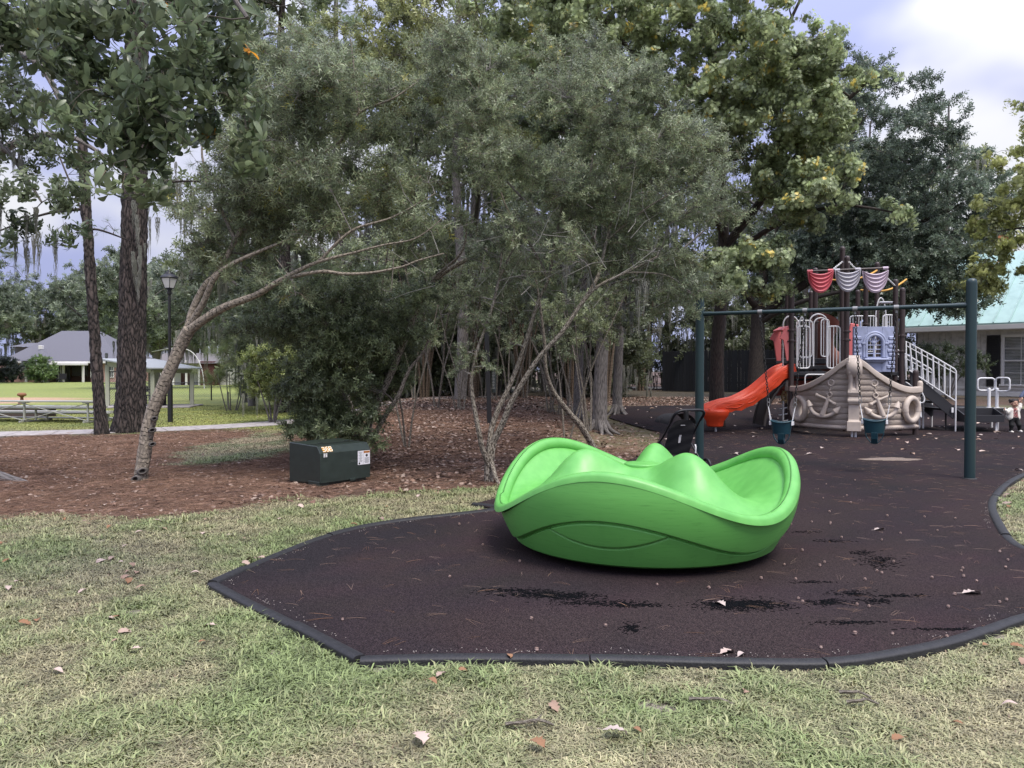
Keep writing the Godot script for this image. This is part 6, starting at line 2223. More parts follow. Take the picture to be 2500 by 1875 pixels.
# turn the faces and normals of a skin away from c, or up
func face_out(m: MB, c: Vector3, up := false) -> void:
	for k in m.n.size():
		var want := Vector3.UP if up else m.v[k] - c
		if not up: want.y *= 0.4
		if m.n[k].dot(want) < 0.0: m.n[k] = -m.n[k]
	for k in range(0, m.idx.size(), 3):
		var a := m.idx[k]
		var b := m.idx[k + 1]
		var d := m.idx[k + 2]
		if (m.v[b] - m.v[a]).cross(m.v[d] - m.v[a]).dot(m.n[a] + m.n[b] + m.n[d]) > 0.0:
			m.idx[k + 1] = d
			m.idx[k + 2] = b


# ================================================================ swing
func chain(m: MB, a: Vector3, b: Vector3, link := 0.05, r := 0.006) -> void:
	var t := (b - a).normalized()
	var n := maxi(1, int(a.distance_to(b) / (link * 0.78)))
	var s := t.cross(Vector3(0.3, 0.1, 1)).normalized()
	for k in n:
		var c := a.lerp(b, (k + 0.5) / n)
		var w := s.rotated(t, PI / 2 * (k % 2) + 0.4)
		var pts := []
		for q in 8:
			var an := TAU * q / 8
			pts.append(c + t * cos(an) * link * 0.5 + w * sin(an) * link * 0.28)
		m.tube(pts, r, 4, false, Color.WHITE, null, true)


func swing() -> void:
	var A := Vector3(2.94, 0, -12.06)
	var B := Vector3(6.20, 0, -10.40)
	var o := thing("swing_frame", "dark green swing frame of two posts and one crossbar", "swing frame", A)
	for e in [[A, 2.86], [B, 2.74]]:
		var p: Vector3 = e[0]
		var m := MB.new()
		m.lathe(p, [Vector2(0.068, -0.05), Vector2(0.068, e[1] - 0.07), Vector2(0.066, e[1] - 0.04), Vector2(0.055, e[1] - 0.015), Vector2(0.03, e[1] - 0.002), Vector2(0, e[1])], 28)
		part(o, "post", m, M.green_post)
		var c := MB.new()
		c.lathe(p, [Vector2(0.09, 0.03), Vector2(0.088, 0.042), Vector2(0.07, 0.046)], 24)
		part(o, "collar", c, M.curb)
	var y0 := 2.38
	var y1 := 2.38
	var a := A + Vector3(0, y0, 0)
	var b := B + Vector3(0, y1, 0)
	var t := (b - a).normalized()
	var cb := MB.new()
	cb.tube([a + t * 0.05, a + t * 0.16, a + t * 0.22, b - t * 0.22, b - t * 0.16, b - t * 0.05], [0.036, 0.036, 0.03, 0.03, 0.036, 0.036], 16)
	part(o, "crossbar", cb, M.green_post)
	var hs := []
	for u in [1641.0, 1738.0, 1846.0, 1935.0]:
		# where the bar is seen from the camera's side at this bearing
		var q: float = (u - 1106.0) / 1662.0
		var f: float = (q * 12.06 - 2.94) / (3.26 + q * 1.66)
		var p := a.lerp(b, f)
		hs.append(p)
		var m := MB.new()
		m.tube([p - t * 0.032, p + t * 0.032], 0.039, 14)
		m.box(p + Vector3(0, -0.055, 0), Vector3(0.03, 0.05, 0.022), Basis(), 0.004)
		part(o, "hanger", m, M.galv)
	bucket(hs[0], hs[1], 0.56, 0.16, "dark teal toddler bucket swing hanging nearer the left post")
	bucket(hs[2], hs[3], 0.62, 0.16, "dark teal toddler bucket swing hanging nearer the tall right post")


func bucket(a: Vector3, b: Vector3, seat_y: float, half: float, label: String) -> void:
	var mid := (a + b) * 0.5
	var t := (b - a).normalized()
	var f := Vector3(-t.z, 0, t.x)
	if f.z < 0: f = -f
	var c := Vector3(mid.x, seat_y, mid.z)
	var o := thing("bucket_swing", label, "swing", c, "toddler bucket swings")
	# tub: an oval band, open leg holes in front and behind, floor strap
	var m := MB.new()
	var N := 48
	var band := func(i: int, j: int) -> Vector3:
		var an := TAU * i / N
		var k := j / 6.0
		var s := 1.0 - 0.22 * k
		var y := 0.16 - 0.17 * k + 0.03 * pow(absf(cos(an)), 2) * (1.0 - k)
		return c + t * cos(an) * half * s + f * sin(an) * 0.125 * s + Vector3(0, y, 0)
	m.sheet(N, 6, band)
	face_out(m, c + Vector3(0, 0.06, 0))
	var inn := MB.new()
	var band2 := func(i: int, j: int) -> Vector3: return c + (band.call(i, j) - c) * Vector3(0.93, 1.0, 0.93)
	inn.sheet(N, 6, band2)
	part(o, "tub", m, M.swing_plastic)
	part(o, "lining", inn, M.swing_plastic)
	var lip := MB.new()
	var lp := []
	for i in N: lp.append(band.call(i, 0))
	lip.tube(lp, 0.011, 6, false, Color.WHITE, null, true)
	part(o, "rim", lip, M.swing_plastic)
	# front and back straps down to the floor, side webs, and the floor
	var st := MB.new()
	for s in [1, -1]:
		var pts := [c + f * 0.096 * s + Vector3(0, 0.0, 0), c + f * 0.08 * s + Vector3(0, -0.09, 0), c + f * 0.04 * s + Vector3(0, -0.15, 0), c + Vector3(0, -0.162, 0)]
		for q in 3: st.beam(pts[q], pts[q + 1] + (pts[q + 1] - pts[q]).normalized() * 0.005, 0.012, 0.085, 0.004, Color.WHITE, t)
		var ps := [c + t * 0.122 * s + Vector3(0, 0.0, 0), c + t * 0.10 * s + Vector3(0, -0.08, 0), c + t * 0.05 * s + Vector3(0, -0.145, 0), c + Vector3(0, -0.165, 0)]
		for q in 3: st.beam(ps[q], ps[q + 1] + (ps[q + 1] - ps[q]).normalized() * 0.005, 0.012, 0.07, 0.004, Color.WHITE, f)
	part(o, "straps", st, M.swing_plastic)
	for e in [[a, -1], [b, 1]]:
		var hook: Vector3 = c + t * (half + 0.03) * e[1] + Vector3(0, 0.52, 0)
		var top: Vector3 = e[0] + Vector3(0, -0.08, 0)
		var ch := MB.new()
		chain(ch, top, hook, 0.052)
		part(o, "chain", ch, M.chain)
		var hk := MB.new()
		for q in 2: chain(hk, hook + Vector3(0, -0.062 * q, 0), hook + Vector3(0, -0.062 * (q + 1), 0), 0.07, 0.006)
		part(o, "hook", hk, M.galv)
		var wv := MB.new()
		for s in [1, -1]:
			wv.tube([hook + Vector3(0, -0.13, 0), c + t * half * 0.95 * e[1] + f * 0.05 * s + Vector3(0, 0.17, 0)], 0.006, 5)
			wv.box(c + t * half * 0.97 * e[1] + f * 0.05 * s + Vector3(0, 0.15, 0), Vector3(0.03, 0.06, 0.03), Basis(), 0.005)
		part(o, "rope", wv, M.white_rail)
	

# ================================================================ stroller
func stroller() -> void:
	var c := on(2.40, -11.25)
	var o := thing("stroller", "empty black pushchair parked in front of the left swing post", "stroller", c)
	var bx := Basis(Vector3.UP, 0.38)   # its back is turned to the viewer
	var T := func(x: float, y: float, z: float) -> Vector3: return c + bx * Vector3(x, y, z)
	# z grows towards the viewer; x to the right
	var fr := MB.new()
	for s in [-1, 1]:
		fr.tube([T.call(0.24 * s, 0.84, 0.30), T.call(0.25 * s, 0.55, 0.06), T.call(0.26 * s, 0.14, -0.36)], 0.014, 8)
		fr.tube([T.call(0.25 * s, 0.46, -0.02), T.call(0.26 * s, 0.10, 0.34)], 0.013, 8)
		fr.tube([T.call(0.25 * s, 0.40, 0.05), T.call(0.25 * s, 0.38, -0.28)], 0.011, 8)
	fr.tube([T.call(-0.26, 0.12, 0.34), T.call(0.26, 0.12, 0.34)], 0.012, 8)
	part(o, "frame", fr, std(0.03, 0.03, 0.034, 0.35, 0.5))
	var hd := MB.new()
	hd.tube(smooth([T.call(-0.245, 0.78, 0.25), T.call(-0.245, 0.88, 0.34), T.call(-0.17, 0.93, 0.38), T.call(0.0, 0.935, 0.385), T.call(0.17, 0.93, 0.38), T.call(0.245, 0.88, 0.34), T.call(0.245, 0.78, 0.25)], 5), 0.02, 10)
	part(o, "handle", hd, M.black)
	var cup := MB.new()
	cup.lathe(T.call(-0.1, 0.80, 0.40), [Vector2(0.03, 0.0), Vector2(0.038, 0.11), Vector2(0.042, 0.12), Vector2(0.036, 0.12), Vector2(0.028, 0.01), Vector2(0, 0.01)], 14)
	cup.box(T.call(-0.1, 0.9, 0.385), Vector3(0.03, 0.06, 0.05), bx, 0.006)
	part(o, "cup_holder", cup, M.black)
	# backrest cloth, slightly bulged, with the white care label
	var bk := MB.new()
	var fb := func(i: int, j: int) -> Vector3:
		var u := i / 12.0 * 2.0 - 1.0
		var v := j / 14.0
		var w := 0.225 * (0.72 + 0.28 * smoothstep(0.0, 0.25, v))
		return T.call(u * w, 0.80 - v * 0.55 - 0.05 * u * u * (1.0 - v), 0.19 - v * 0.19 + 0.035 * (1.0 - u * u) + 0.006 * sin(v * 23.0 + u * 3.0))
	bk.sheet(12, 14, fb)
	for k in bk.n.size():
		if bk.n[k].dot(bx.z) < 0: bk.n[k] = -bk.n[k]
	face_out(bk, T.call(0, 0.5, -0.5))
	var seat := part(o, "backrest", bk, M.black_cloth)
	var lb := MB.new()
	lb.sheet(3, 5, func(i: int, j: int) -> Vector3: return fb.call(5.0 + i * 0.55, 6.4 + j * 0.55) + bx * Vector3(0, 0.002, 0.006))
	face_out(lb, T.call(0, 0.5, -0.5))
	var lab := part(seat, "care_label", lb, M.white_paint)
	var bar := MB.new()
	bar.box(T.call(-0.02, 0.71, 0.205), Vector3(0.075, 0.012, 0.004), bx, 0.001)
	part(seat, "reflector", bar, std(0.3, 0.3, 0.32, 0.4))
	var ca := MB.new()
	for q in 3:
		var fq := func(i: int, j: int) -> Vector3:
			var an := PI * i / 14.0
			var v := (j + q * 4.0) / 12.0
			return T.call(-cos(an) * (0.235 - 0.01 * (q % 2)), 0.72 + sin(an) * 0.16 * (1.0 - 0.25 * v) + 0.02 * v, 0.16 - v * 0.36)
		ca.sheet(14, 4, fq)
	face_out(ca, T.call(0, 0.55, 0.0))
	part(o, "canopy", ca, M.black_cloth)
	var st := MB.new()
	st.box(T.call(0, 0.36, -0.12), Vector3(0.42, 0.05, 0.34), bx, 0.02)
	part(o, "seat", st, M.black_cloth)
	var ba := MB.new()
	ba.box(T.call(0, 0.2, 0.02), Vector3(0.4, 0.14, 0.4), bx, 0.03)
	part(o, "basket", ba, M.black_cloth)
	for e in [[-0.29, 0.34], [0.29, 0.34], [-0.27, -0.38], [0.27, -0.38]]:
		var w := MB.new()
		var ring := []
		for k in 24: ring.append(T.call(e[0], 0.125 + 0.095 * sin(TAU * k / 24), e[1] + 0.095 * cos(TAU * k / 24)))
		w.tube(ring, 0.022, 8, false, Color.WHITE, null, true)
		var wo := part(o, "wheel", w, M.black)
		var hb := MB.new()
		hb.tube([T.call(e[0] - 0.015, 0.125, e[1]), T.call(e[0] + 0.015, 0.125, e[1])], 0.03, 10)
		for k in 5: hb.tube([T.call(e[0], 0.125, e[1]), T.call(e[0], 0.125 + 0.08 * sin(TAU * k / 5), e[1] + 0.08 * cos(TAU * k / 5))], 0.008, 5)
		part(wo, "spokes", hb, M.galv)
	var gu := MB.new()
	gu.tube(smooth([T.call(0.2, 0.30, 0.2), T.call(0.205, 0.38, 0.2), T.call(0.215, 0.42, 0.17)], 4), 0.012, 6)
	part(o, "fender", gu, M.white_rail)


# ================================================================ transformer cabinet
func transformer_box() -> void:
	var W := 0.81
	var Dp := 0.68
	var c := Vector3(-2.43, 0.0, -10.265)
	var o := thing("transformer_cabinet", "green steel transformer cabinet numbered 36B standing in pine straw", "electrical cabinet", c)
	var xf := oriented(c, deg_to_rad(14.0))
	# local x right along the front, z towards the viewer; front left corner is nearest
	xf = oriented(Vector3(-2.43, 0.0, -10.265), deg_to_rad(50.0))
	# side outline (z, y): sloped front edge, extruded along x
	var poly := PackedVector2Array([Vector2(-Dp / 2, 0.03), Vector2(Dp / 2, 0.065), Vector2(Dp / 2, 0.44), Vector2(Dp / 2 - 0.07, 0.53), Vector2(-Dp / 2, 0.55)])
	var side := Transform3D(xf.basis * Basis(Vector3(0, 0, -1), Vector3(0, 1, 0), Vector3(1, 0, 0)), xf.origin)
	# with this basis the outline's x runs away from the viewer; mirror it
	for k in poly.size(): poly[k] = Vector2(-poly[k].x, poly[k].y)
	var m := MB.new()
	m.prism(poly, W, side, Color.WHITE, 0.007)
	part(o, "housing", m, M.box_green)
	var pd := MB.new()
	lbox(pd, xf, Vector3(0, 0.02, 0.0), Vector3(W - 0.06, 0.09, Dp - 0.1), 0.01)
	part(o, "base", pd, M.box_green)
	var ft := MB.new()
	lbox(ft, xf, Vector3(-W / 2 + 0.07, 0.03, Dp / 2 - 0.14), Vector3(0.155, 0.1, 0.24), 0.008)
	lbox(ft, xf, Vector3(0.1, 0.062, Dp / 2 + 0.004), Vector3(0.09, 0.035, 0.02), 0.004)
	part(o, "skirt", ft, M.box_green)
	var hg := MB.new()
	for k in [-0.22, 0.22]: lbox(hg, xf, Vector3(k, 0.553, 0.08), Vector3(0.08, 0.012, 0.03), 0.003)
	part(o, "hinge", hg, M.box_green)
	var se := MB.new()
	lbox(se, xf, Vector3(0, 0.543, 0.12), Vector3(W - 0.02, 0.006, 0.012), 0.002)
	part(o, "lid_seam", se, M.black)
	# number plate on the slope: three yellow tiles with white figures
	var slope := Vector3(0, 0.09, -0.07).normalized()
	var nor := Vector3(0, 0.07, 0.09).normalized()
	var pb := xf.basis * Basis(Vector3(1, 0, 0), slope, nor)
	for k in 3:
		var t := MB.new()
		var p := xf * (Vector3(-W / 2 + 0.075 + k * 0.052, 0.485, Dp / 2 - 0.035) + nor * 0.003)
		t.box(p, Vector3(0.046, 0.082, 0.003), pb, 0.001)
		var pl := part(o, "number_plate", t, std(0.42, 0.20, 0.02, 0.6))
		lettering(pl, "36B"[k], p + pb.z * 0.0022, pb, 0.105, std(0.75, 0.72, 0.62, 0.6))
	var z := MB.new()
	var fz := Dp / 2 + 0.004
	lbox(z, xf, Vector3(-W / 2 + 0.075, 0.415, fz), Vector3(0.055, 0.05, 0.003), 0.001)
	var zp := part(o, "small_sticker", z, M.white_paint)
	lettering(zp, "Z", xf * Vector3(-W / 2 + 0.075, 0.415, fz + 0.002), xf.basis, 0.06, M.black)
	# white danger notice on the front
	var n := MB.new()
	lbox(n, xf, Vector3(W / 2 - 0.115, 0.335, fz), Vector3(0.205, 0.185, 0.003), 0.001)
	var np := part(o, "notice", n, std(0.66, 0.66, 0.70, 0.5))
	var oz := MB.new()
	lbox(oz, xf, Vector3(W / 2 - 0.068, 0.408, fz + 0.0022), Vector3(0.1, 0.026, 0.001), 0.0002)
	part(np, "orange_band", oz, std(0.55, 0.19, 0.02, 0.6))
	var dm := MB.new()
	dm.box(xf * Vector3(W / 2 - 0.068, 0.362, fz + 0.0022), Vector3(0.032, 0.032, 0.001), xf.basis * Basis(Vector3(0, 0, 1), PI / 4), 0.0002)
	dm.tube([xf * Vector3(W / 2 - 0.192, 0.262, fz + 0.001), xf * Vector3(W / 2 - 0.192, 0.262, fz + 0.0026)], 0.013, 14)
	for k in 6: lbox(dm, xf, Vector3(W / 2 - 0.068, 0.328 - k * 0.0125, fz + 0.002), Vector3(0.085 - 0.02 * (k % 2), 0.004, 0.0008), 0.0001)
	for k in 11: lbox(dm, xf, Vector3(W / 2 - 0.172, 0.408 - k * 0.0125, fz + 0.002), Vector3(0.062 - 0.018 * (k % 3), 0.0035, 0.0008), 0.0001)
	lbox(dm, xf, Vector3(W / 2 - 0.127, 0.335, fz + 0.002), Vector3(0.0015, 0.17, 0.0008), 0.0001)
	part(np, "print", dm, M.black)
	lettering(np, "WARNING", xf * Vector3(W / 2 - 0.068, 0.408, fz + 0.003), xf.basis, 0.022, M.black)
	# faint stencilled marks
	lettering(o, "24DM", xf * Vector3(0.11, 0.305, fz - 0.001), xf.basis, 0.045, std(0.07, 0.085, 0.078, 0.6))


func lettering(parent: Node3D, text: String, at: Vector3, b: Basis, size: float, m: Material) -> void:
	var t := TextMesh.new()
	var f := SystemFont.new()
	f.font_names = PackedStringArray(["Droid Sans"])
	t.font = f
	t.text = text
	t.font_size = 64
	t.pixel_size = size / 64.0
	t.depth = 0.001
	t.material = m
	var o := MeshInstance3D.new()
	o.name = "lettering"
	o.mesh = t
	parent.add_child(o, true)
	o.transform = Transform3D(b, at - world_of(parent))


# ================================================================ ship play structure
# plan of the hull: s from -1 (left end) over 0 (bow) to 1 (right end)
func hull(s: float, y: float, out := 0.0) -> Vector3:
	var q := absf(s)
	var flare := 0.06 * (y - 0.2) - 0.05 * pow(maxf(0.0, 0.55 - y) / 0.45, 2.0)
	var x := 7.53 + (1.42 * s if s < 0.0 else 1.36 * s)
	var d := 16.98 + 1.15 * pow(q, 1.9)
	# outward normal, roughly: sideways near the ends, towards the viewer at the bow
	var nx := clampf(s * 0.95, -0.9, 0.9)
	var nz := sqrt(1.0 - nx * nx)
	# the ship's head is turned towards the lawn
	var q2 := Vector2(x - 7.53 + nx * (out + flare), -d + 16.98 + nz * (out + flare))
	return Vector3(7.53 + q2.x * 0.915 - q2.y * 0.404, y, -16.98 + q2.y * 0.915 + q2.x * 0.404)


func hull_top(s: float) -> float:
	return curve([Vector2(0, 1.74), Vector2(0.12, 1.66), Vector2(0.3, 1.44), Vector2(0.5, 1.24), Vector2(0.7, 1.10), Vector2(0.85, 1.06), Vector2(1.0, 1.07)], absf(s))


func post(o: Node3D, at: Vector3, top: float, r := 0.062) -> void:
	var m := MB.new()
	var g := h(at.x, at.z)
	var p := Vector3(at.x, 0, at.z)
	m.lathe(p, [Vector2(r, g - 0.1), Vector2(r, top - 0.09)], 20)
	part(o, "post", m, M.brown_paint)
	var c := MB.new()
	c.lathe(p, [Vector2(r + 0.004, top - 0.1), Vector2(r + 0.004, top - 0.06), Vector2(r * 0.92, top - 0.03), Vector2(r * 0.65, top - 0.01), Vector2(0, top)], 20)
	part(o, "post_cap", c, M.brown_paint)


func collar(m: MB, at: Vector3, y: float, r := 0.062) -> void:
	m.lathe(Vector3(at.x, 0, at.z), [Vector2(r, y - 0.03), Vector2(r + 0.014, y - 0.025), Vector2(r + 0.014, y + 0.025), Vector2(r, y + 0.03)], 16)
	m.ball(Vector3(at.x + r + 0.02, y, at.z + 0.02), Vector3.ONE * 0.02, 8, 5)
	m.ball(Vector3(at.x - r - 0.02, y, at.z + 0.02), Vector3.ONE * 0.02, 8, 5)


# closed loop of pipe through corner points, corners rounded by the smoothing
func loop_pipe(m: MB, pts: Array, r: float) -> void:
	var out := []
	var n := pts.size()
	for i in n:
		var a: Vector3 = pts[i]
		var p: Vector3 = pts[(i + n - 1) % n]
		var q: Vector3 = pts[(i + 1) % n]
		var k := minf(0.09, minf(a.distance_to(p), a.distance_to(q)) * 0.4)
		var s := a + (p - a).normalized() * k
		var e := a + (q - a).normalized() * k
		for f in [0.0, 0.25, 0.5, 0.75, 1.0]: out.append(s.lerp(a, f).lerp(a.lerp(e, f), f))
	m.tube(out, r, 8, false, Color.WHITE, null, true)


func railing(o: Node3D, a: Vector3, b: Vector3, y0: float, y1: float, bars: int, arch := 0.0) -> void:
	var m := MB.new()
	var up := func(p: Vector3, y: float) -> Vector3: return Vector3(p.x, y, p.z)
	loop_pipe(m, [up.call(a, y0), up.call(b, y0), up.call(b, y1), up.call(a, y1)], 0.017)
	if arch > 0.0:
		var pts := []
		for k in 13:
			var f := k / 12.0
			var p := a.lerp(b, 0.12 + 0.5 * f)
			pts.append(up.call(p, y1 + sin(f * PI) * arch))
		m.tube(pts, 0.017, 8)
	var fr := part(o, "railing", m, M.white_rail)
	for k in bars:
		var p := a.lerp(b, (k + 1.0) / (bars + 1.0))
		var t := MB.new()
		t.tube([up.call(p, y0), up.call(p, y1)], 0.011, 6)
		part(fr, "bar", t, M.white_rail)


func playset() -> void:
	var base := Vector3(7.7, 0, -18.0)
	var o := thing("ship_play_structure", "brown-posted climbing structure shaped like a ship with tan plank bow", "playground structure", base)
	var P := {
		"A": Vector3(6.676, 1.5, -18.4), "A2": Vector3(7.16, 1.5, -19.8), "A3": Vector3(7.362, 1.5, -20.6), "B": Vector3(8.266, 1.5, -21.3), "C": Vector3(7.831, 1.5, -19.9), "D": Vector3(8.268, 1.5, -19.3), "E": Vector3(7.95, 1.5, -18.3),
		"F": Vector3(9.65, 1.5, -21.5), "G": Vector3(9.274, 1.5, -20.2), "H": Vector3(10.039, 1.5, -21.2), "I": Vector3(9.454, 1.5, -19.0), "J": Vector3(9.322, 1.5, -18.4)}
	var T := {"A": 3.40, "A2": 3.75, "A3": 3.62, "B": 3.7, "C": 4.15, "D": 4.60, "E": 4.22, "F": 3.75, "G": 4.1, "H": 4.48, "I": 3.75, "J": 3.48}
	for k in P: post(o, P[k], T[k])
	var col := MB.new()
	for e in [["A", 2.45], ["A", 2.2], ["A2", 2.45], ["C", 2.75], ["E", 2.42], ["E", 2.22], ["D", 3.98], ["J", 2.32], ["J", 1.95], ["J", 1.12], ["I", 1.95], ["I", 1.4], ["G", 2.7]]: collar(col, P[e[0]], e[1])
	part(o, "clamps", col, M.brown_paint)
	# decks
	var dk := MB.new()
	dk.box(Vector3((P.A.x + P.E.x) / 2, 1.42, -19.1), Vector3(1.36, 0.09, 1.36), Basis(), 0.012)
	dk.box(Vector3((P.E.x + P.J.x) / 2, 1.42, -19.1), Vector3(1.30, 0.09, 1.36), Basis(), 0.012)
	dk.box(Vector3((P.A.x + P.E.x) / 2 + 0.15, 1.74, -20.3), Vector3(1.36, 0.14, 1.0), Basis(), 0.012)
	part(o, "deck", dk, M.black_deck)
	var un := MB.new()
	un.box(Vector3((P.A.x + P.E.x) / 2, 1.26, -19.9), Vector3(1.3, 0.06, 0.25), Basis(), 0.012)
	un.box(Vector3((P.A.x + P.E.x) / 2 + 0.15, 1.58, -19.8), Vector3(1.3, 0.1, 0.05), Basis(), 0.012)
	part(o, "step", un, M.black_deck)
	var rp := MB.new()
	rp.box(Vector3((P.A.x + P.E.x) / 2, 1.08, -20.2), Vector3(1.15, 0.5, 0.05), Basis(), 0.02)
	part(o, "red_panel", rp, std(0.30, 0.05, 0.03, 0.6))
	# white railings: two gated pairs in front, others behind
	var fz := -18.4
	var X := func(u: float, d: float) -> float: return (u - 1106.0) / 1662.0 * d
	railing(o, Vector3(X.call(1721.0, 18.4), 0, fz), Vector3(X.call(1749.0, 18.4), 0, fz), 1.55, 2.55, 3, 0.22)
	railing(o, Vector3(X.call(1786.0, 18.4), 0, fz), Vector3(X.call(1814.0, 18.4), 0, fz), 1.55, 2.55, 3, 0.0)
	railing(o, Vector3(X.call(1720.0, 18.9), 0, -18.9), Vector3(X.call(1754.0, 18.9), 0, -18.9), 1.82, 2.72, 4, 0.0)
	railing(o, Vector3(X.call(1773.0, 19.7), 0, -19.7), Vector3(X.call(1790.0, 19.7), 0, -19.7), 1.85, 2.8, 2, 0.0)
	railing(o, Vector3(X.call(1835.0, 20.6), 0, -20.6), Vector3(X.call(1892.0, 20.6), 0, -20.6), 2.0, 2.95, 8, 0.0)
	railing(o, Vector3(X.call(1906.0, 20.2), 0, -20.2), Vector3(X.call(1930.0, 20.2), 0, -20.2), 2.0, 2.95, 4, 0.0)
	# arched grab bars
	var ar := MB.new()
	for e in [[1748.0, 1786.0, 18.5, 2.65, 0.2], [1757.0, 1788.0, 18.5, 2.6, 0.16], [1890.0, 1913.0, 20.2, 2.75, 0.65], [1691.0, 1724.0, 18.7, 2.6, 0.22]]:
		var pts := []
		var xa: float = X.call(e[0], e[2])
		var xb: float = X.call(e[1], e[2])
		pts.append(Vector3(xa, 1.6, -e[2]))
		for k in 13:
			var f := k / 12.0
			pts.append(Vector3(lerpf(xa, xb, 0.5 - 0.5 * cos(f * PI)), e[3] + sin(f * PI) * e[4], -e[2]))
		pts.append(Vector3(xb, 1.6, -e[2]))
		ar.tube(pts, 0.017, 8)
	ar.tube([Vector3(X.call(1899.0, 19.6), 3.22, -19.6), Vector3(X.call(1930.0, 19.1), 3.18, -19.1)], 0.03, 8)
	part(o, "grab_bar", ar, M.white_rail)
	var lo := MB.new()
	loop_pipe(lo, [Vector3(X.call(1739.0, 18.3), 0.98, -18.3), Vector3(X.call(1797.0, 18.3), 0.98, -18.3), Vector3(X.call(1797.0, 18.3), 1.40, -18.3), Vector3(X.call(1739.0, 18.3), 1.40, -18.3)], 0.017)
	part(o, "ladder_frame", lo, M.white_rail)
	bow(o)
	slide(o, P)
	flags(o, P)
	window_panel(o)
	stairs(o)
	# brown ribbed climber curving up under the slide
	var cl := MB.new()
	var fcl := func(i: int, j: int) -> Vector3:
		var f := j / 14.0
		var p := Vector3(6.095, 0.306, -18.9).lerp(Vector3(6.823, 1.432, -18.9), f)
		return Vector3(p.x + 0.2 * sin(f * PI) * -0.6 + 0.0, 0.16 + pow(f, 0.75) * 1.25, -19.35 + i * 0.065) + Vector3(0.0, 0.02 * (j % 2), 0)
	cl.sheet(12, 14, fcl)
	for k in 2:
		var pts := []
		for j in 15: pts.append(fcl.call(12 * k, j))
		cl.tube(pts, 0.04, 8)
	part(o, "climber", cl, std(0.05, 0.042, 0.038, 0.6))
	# small tan wheel beside the hull and the pipe rungs under it
	var wh := MB.new()
	var wc := Vector3(6.779, 0.871, -19.0)
	var ring := []
	for k in 20: ring.append(wc + Vector3(cos(TAU * k / 20) * 0.11, sin(TAU * k / 20) * 0.13, sin(TAU * k / 20) * 0.03))
	wh.tube(ring, 0.025, 8, false, Color.WHITE, null, true)
	for k in 8: wh.tube([wc, wc + Vector3(cos(TAU * k / 8) * 0.16, sin(TAU * k / 8) * 0.18, sin(TAU * k / 8) * 0.04)], 0.016, 6)
	wh.ball(wc, Vector3(0.05, 0.05, 0.04), 10, 6)
	part(o, "ship_wheel", wh, std(0.46, 0.32, 0.16, 0.6))
	var rg := MB.new()
	for k in 4: rg.tube([Vector3(6.619, 0.604, -19.1) + Vector3(0, -0.16 * k + 0.1, 0.1 * (k % 2)), Vector3(6.964, 0.661, -19.1) + Vector3(0, -0.16 * k + 0.1, 0)], 0.016, 6)
	for e in [1692.0, 1987.0, 1995.0]: rg.tube([Vector3(X.call(e, 19.0), 0, -19.0), Vector3(X.call(e, 19.0), 0.75, -19.0)], 0.022, 8)
	rg.tube(smooth([Vector3(9.61, 1.035, -18.4), Vector3(9.69, 0.839, -18.3), Vector3(9.68, 0.405, -18.2), Vector3(9.658, 0.46, -18.2)], 4), 0.018, 8)
	rg.tube(smooth([Vector3(9.665, 0.747, -18.4), Vector3(9.778, 0.729, -18.3), Vector3(9.811, 0.839, -18.3), Vector3(9.734, 1.005, -18.3)], 4), 0.018, 8)
	part(o, "rungs", rg, M.white_rail)


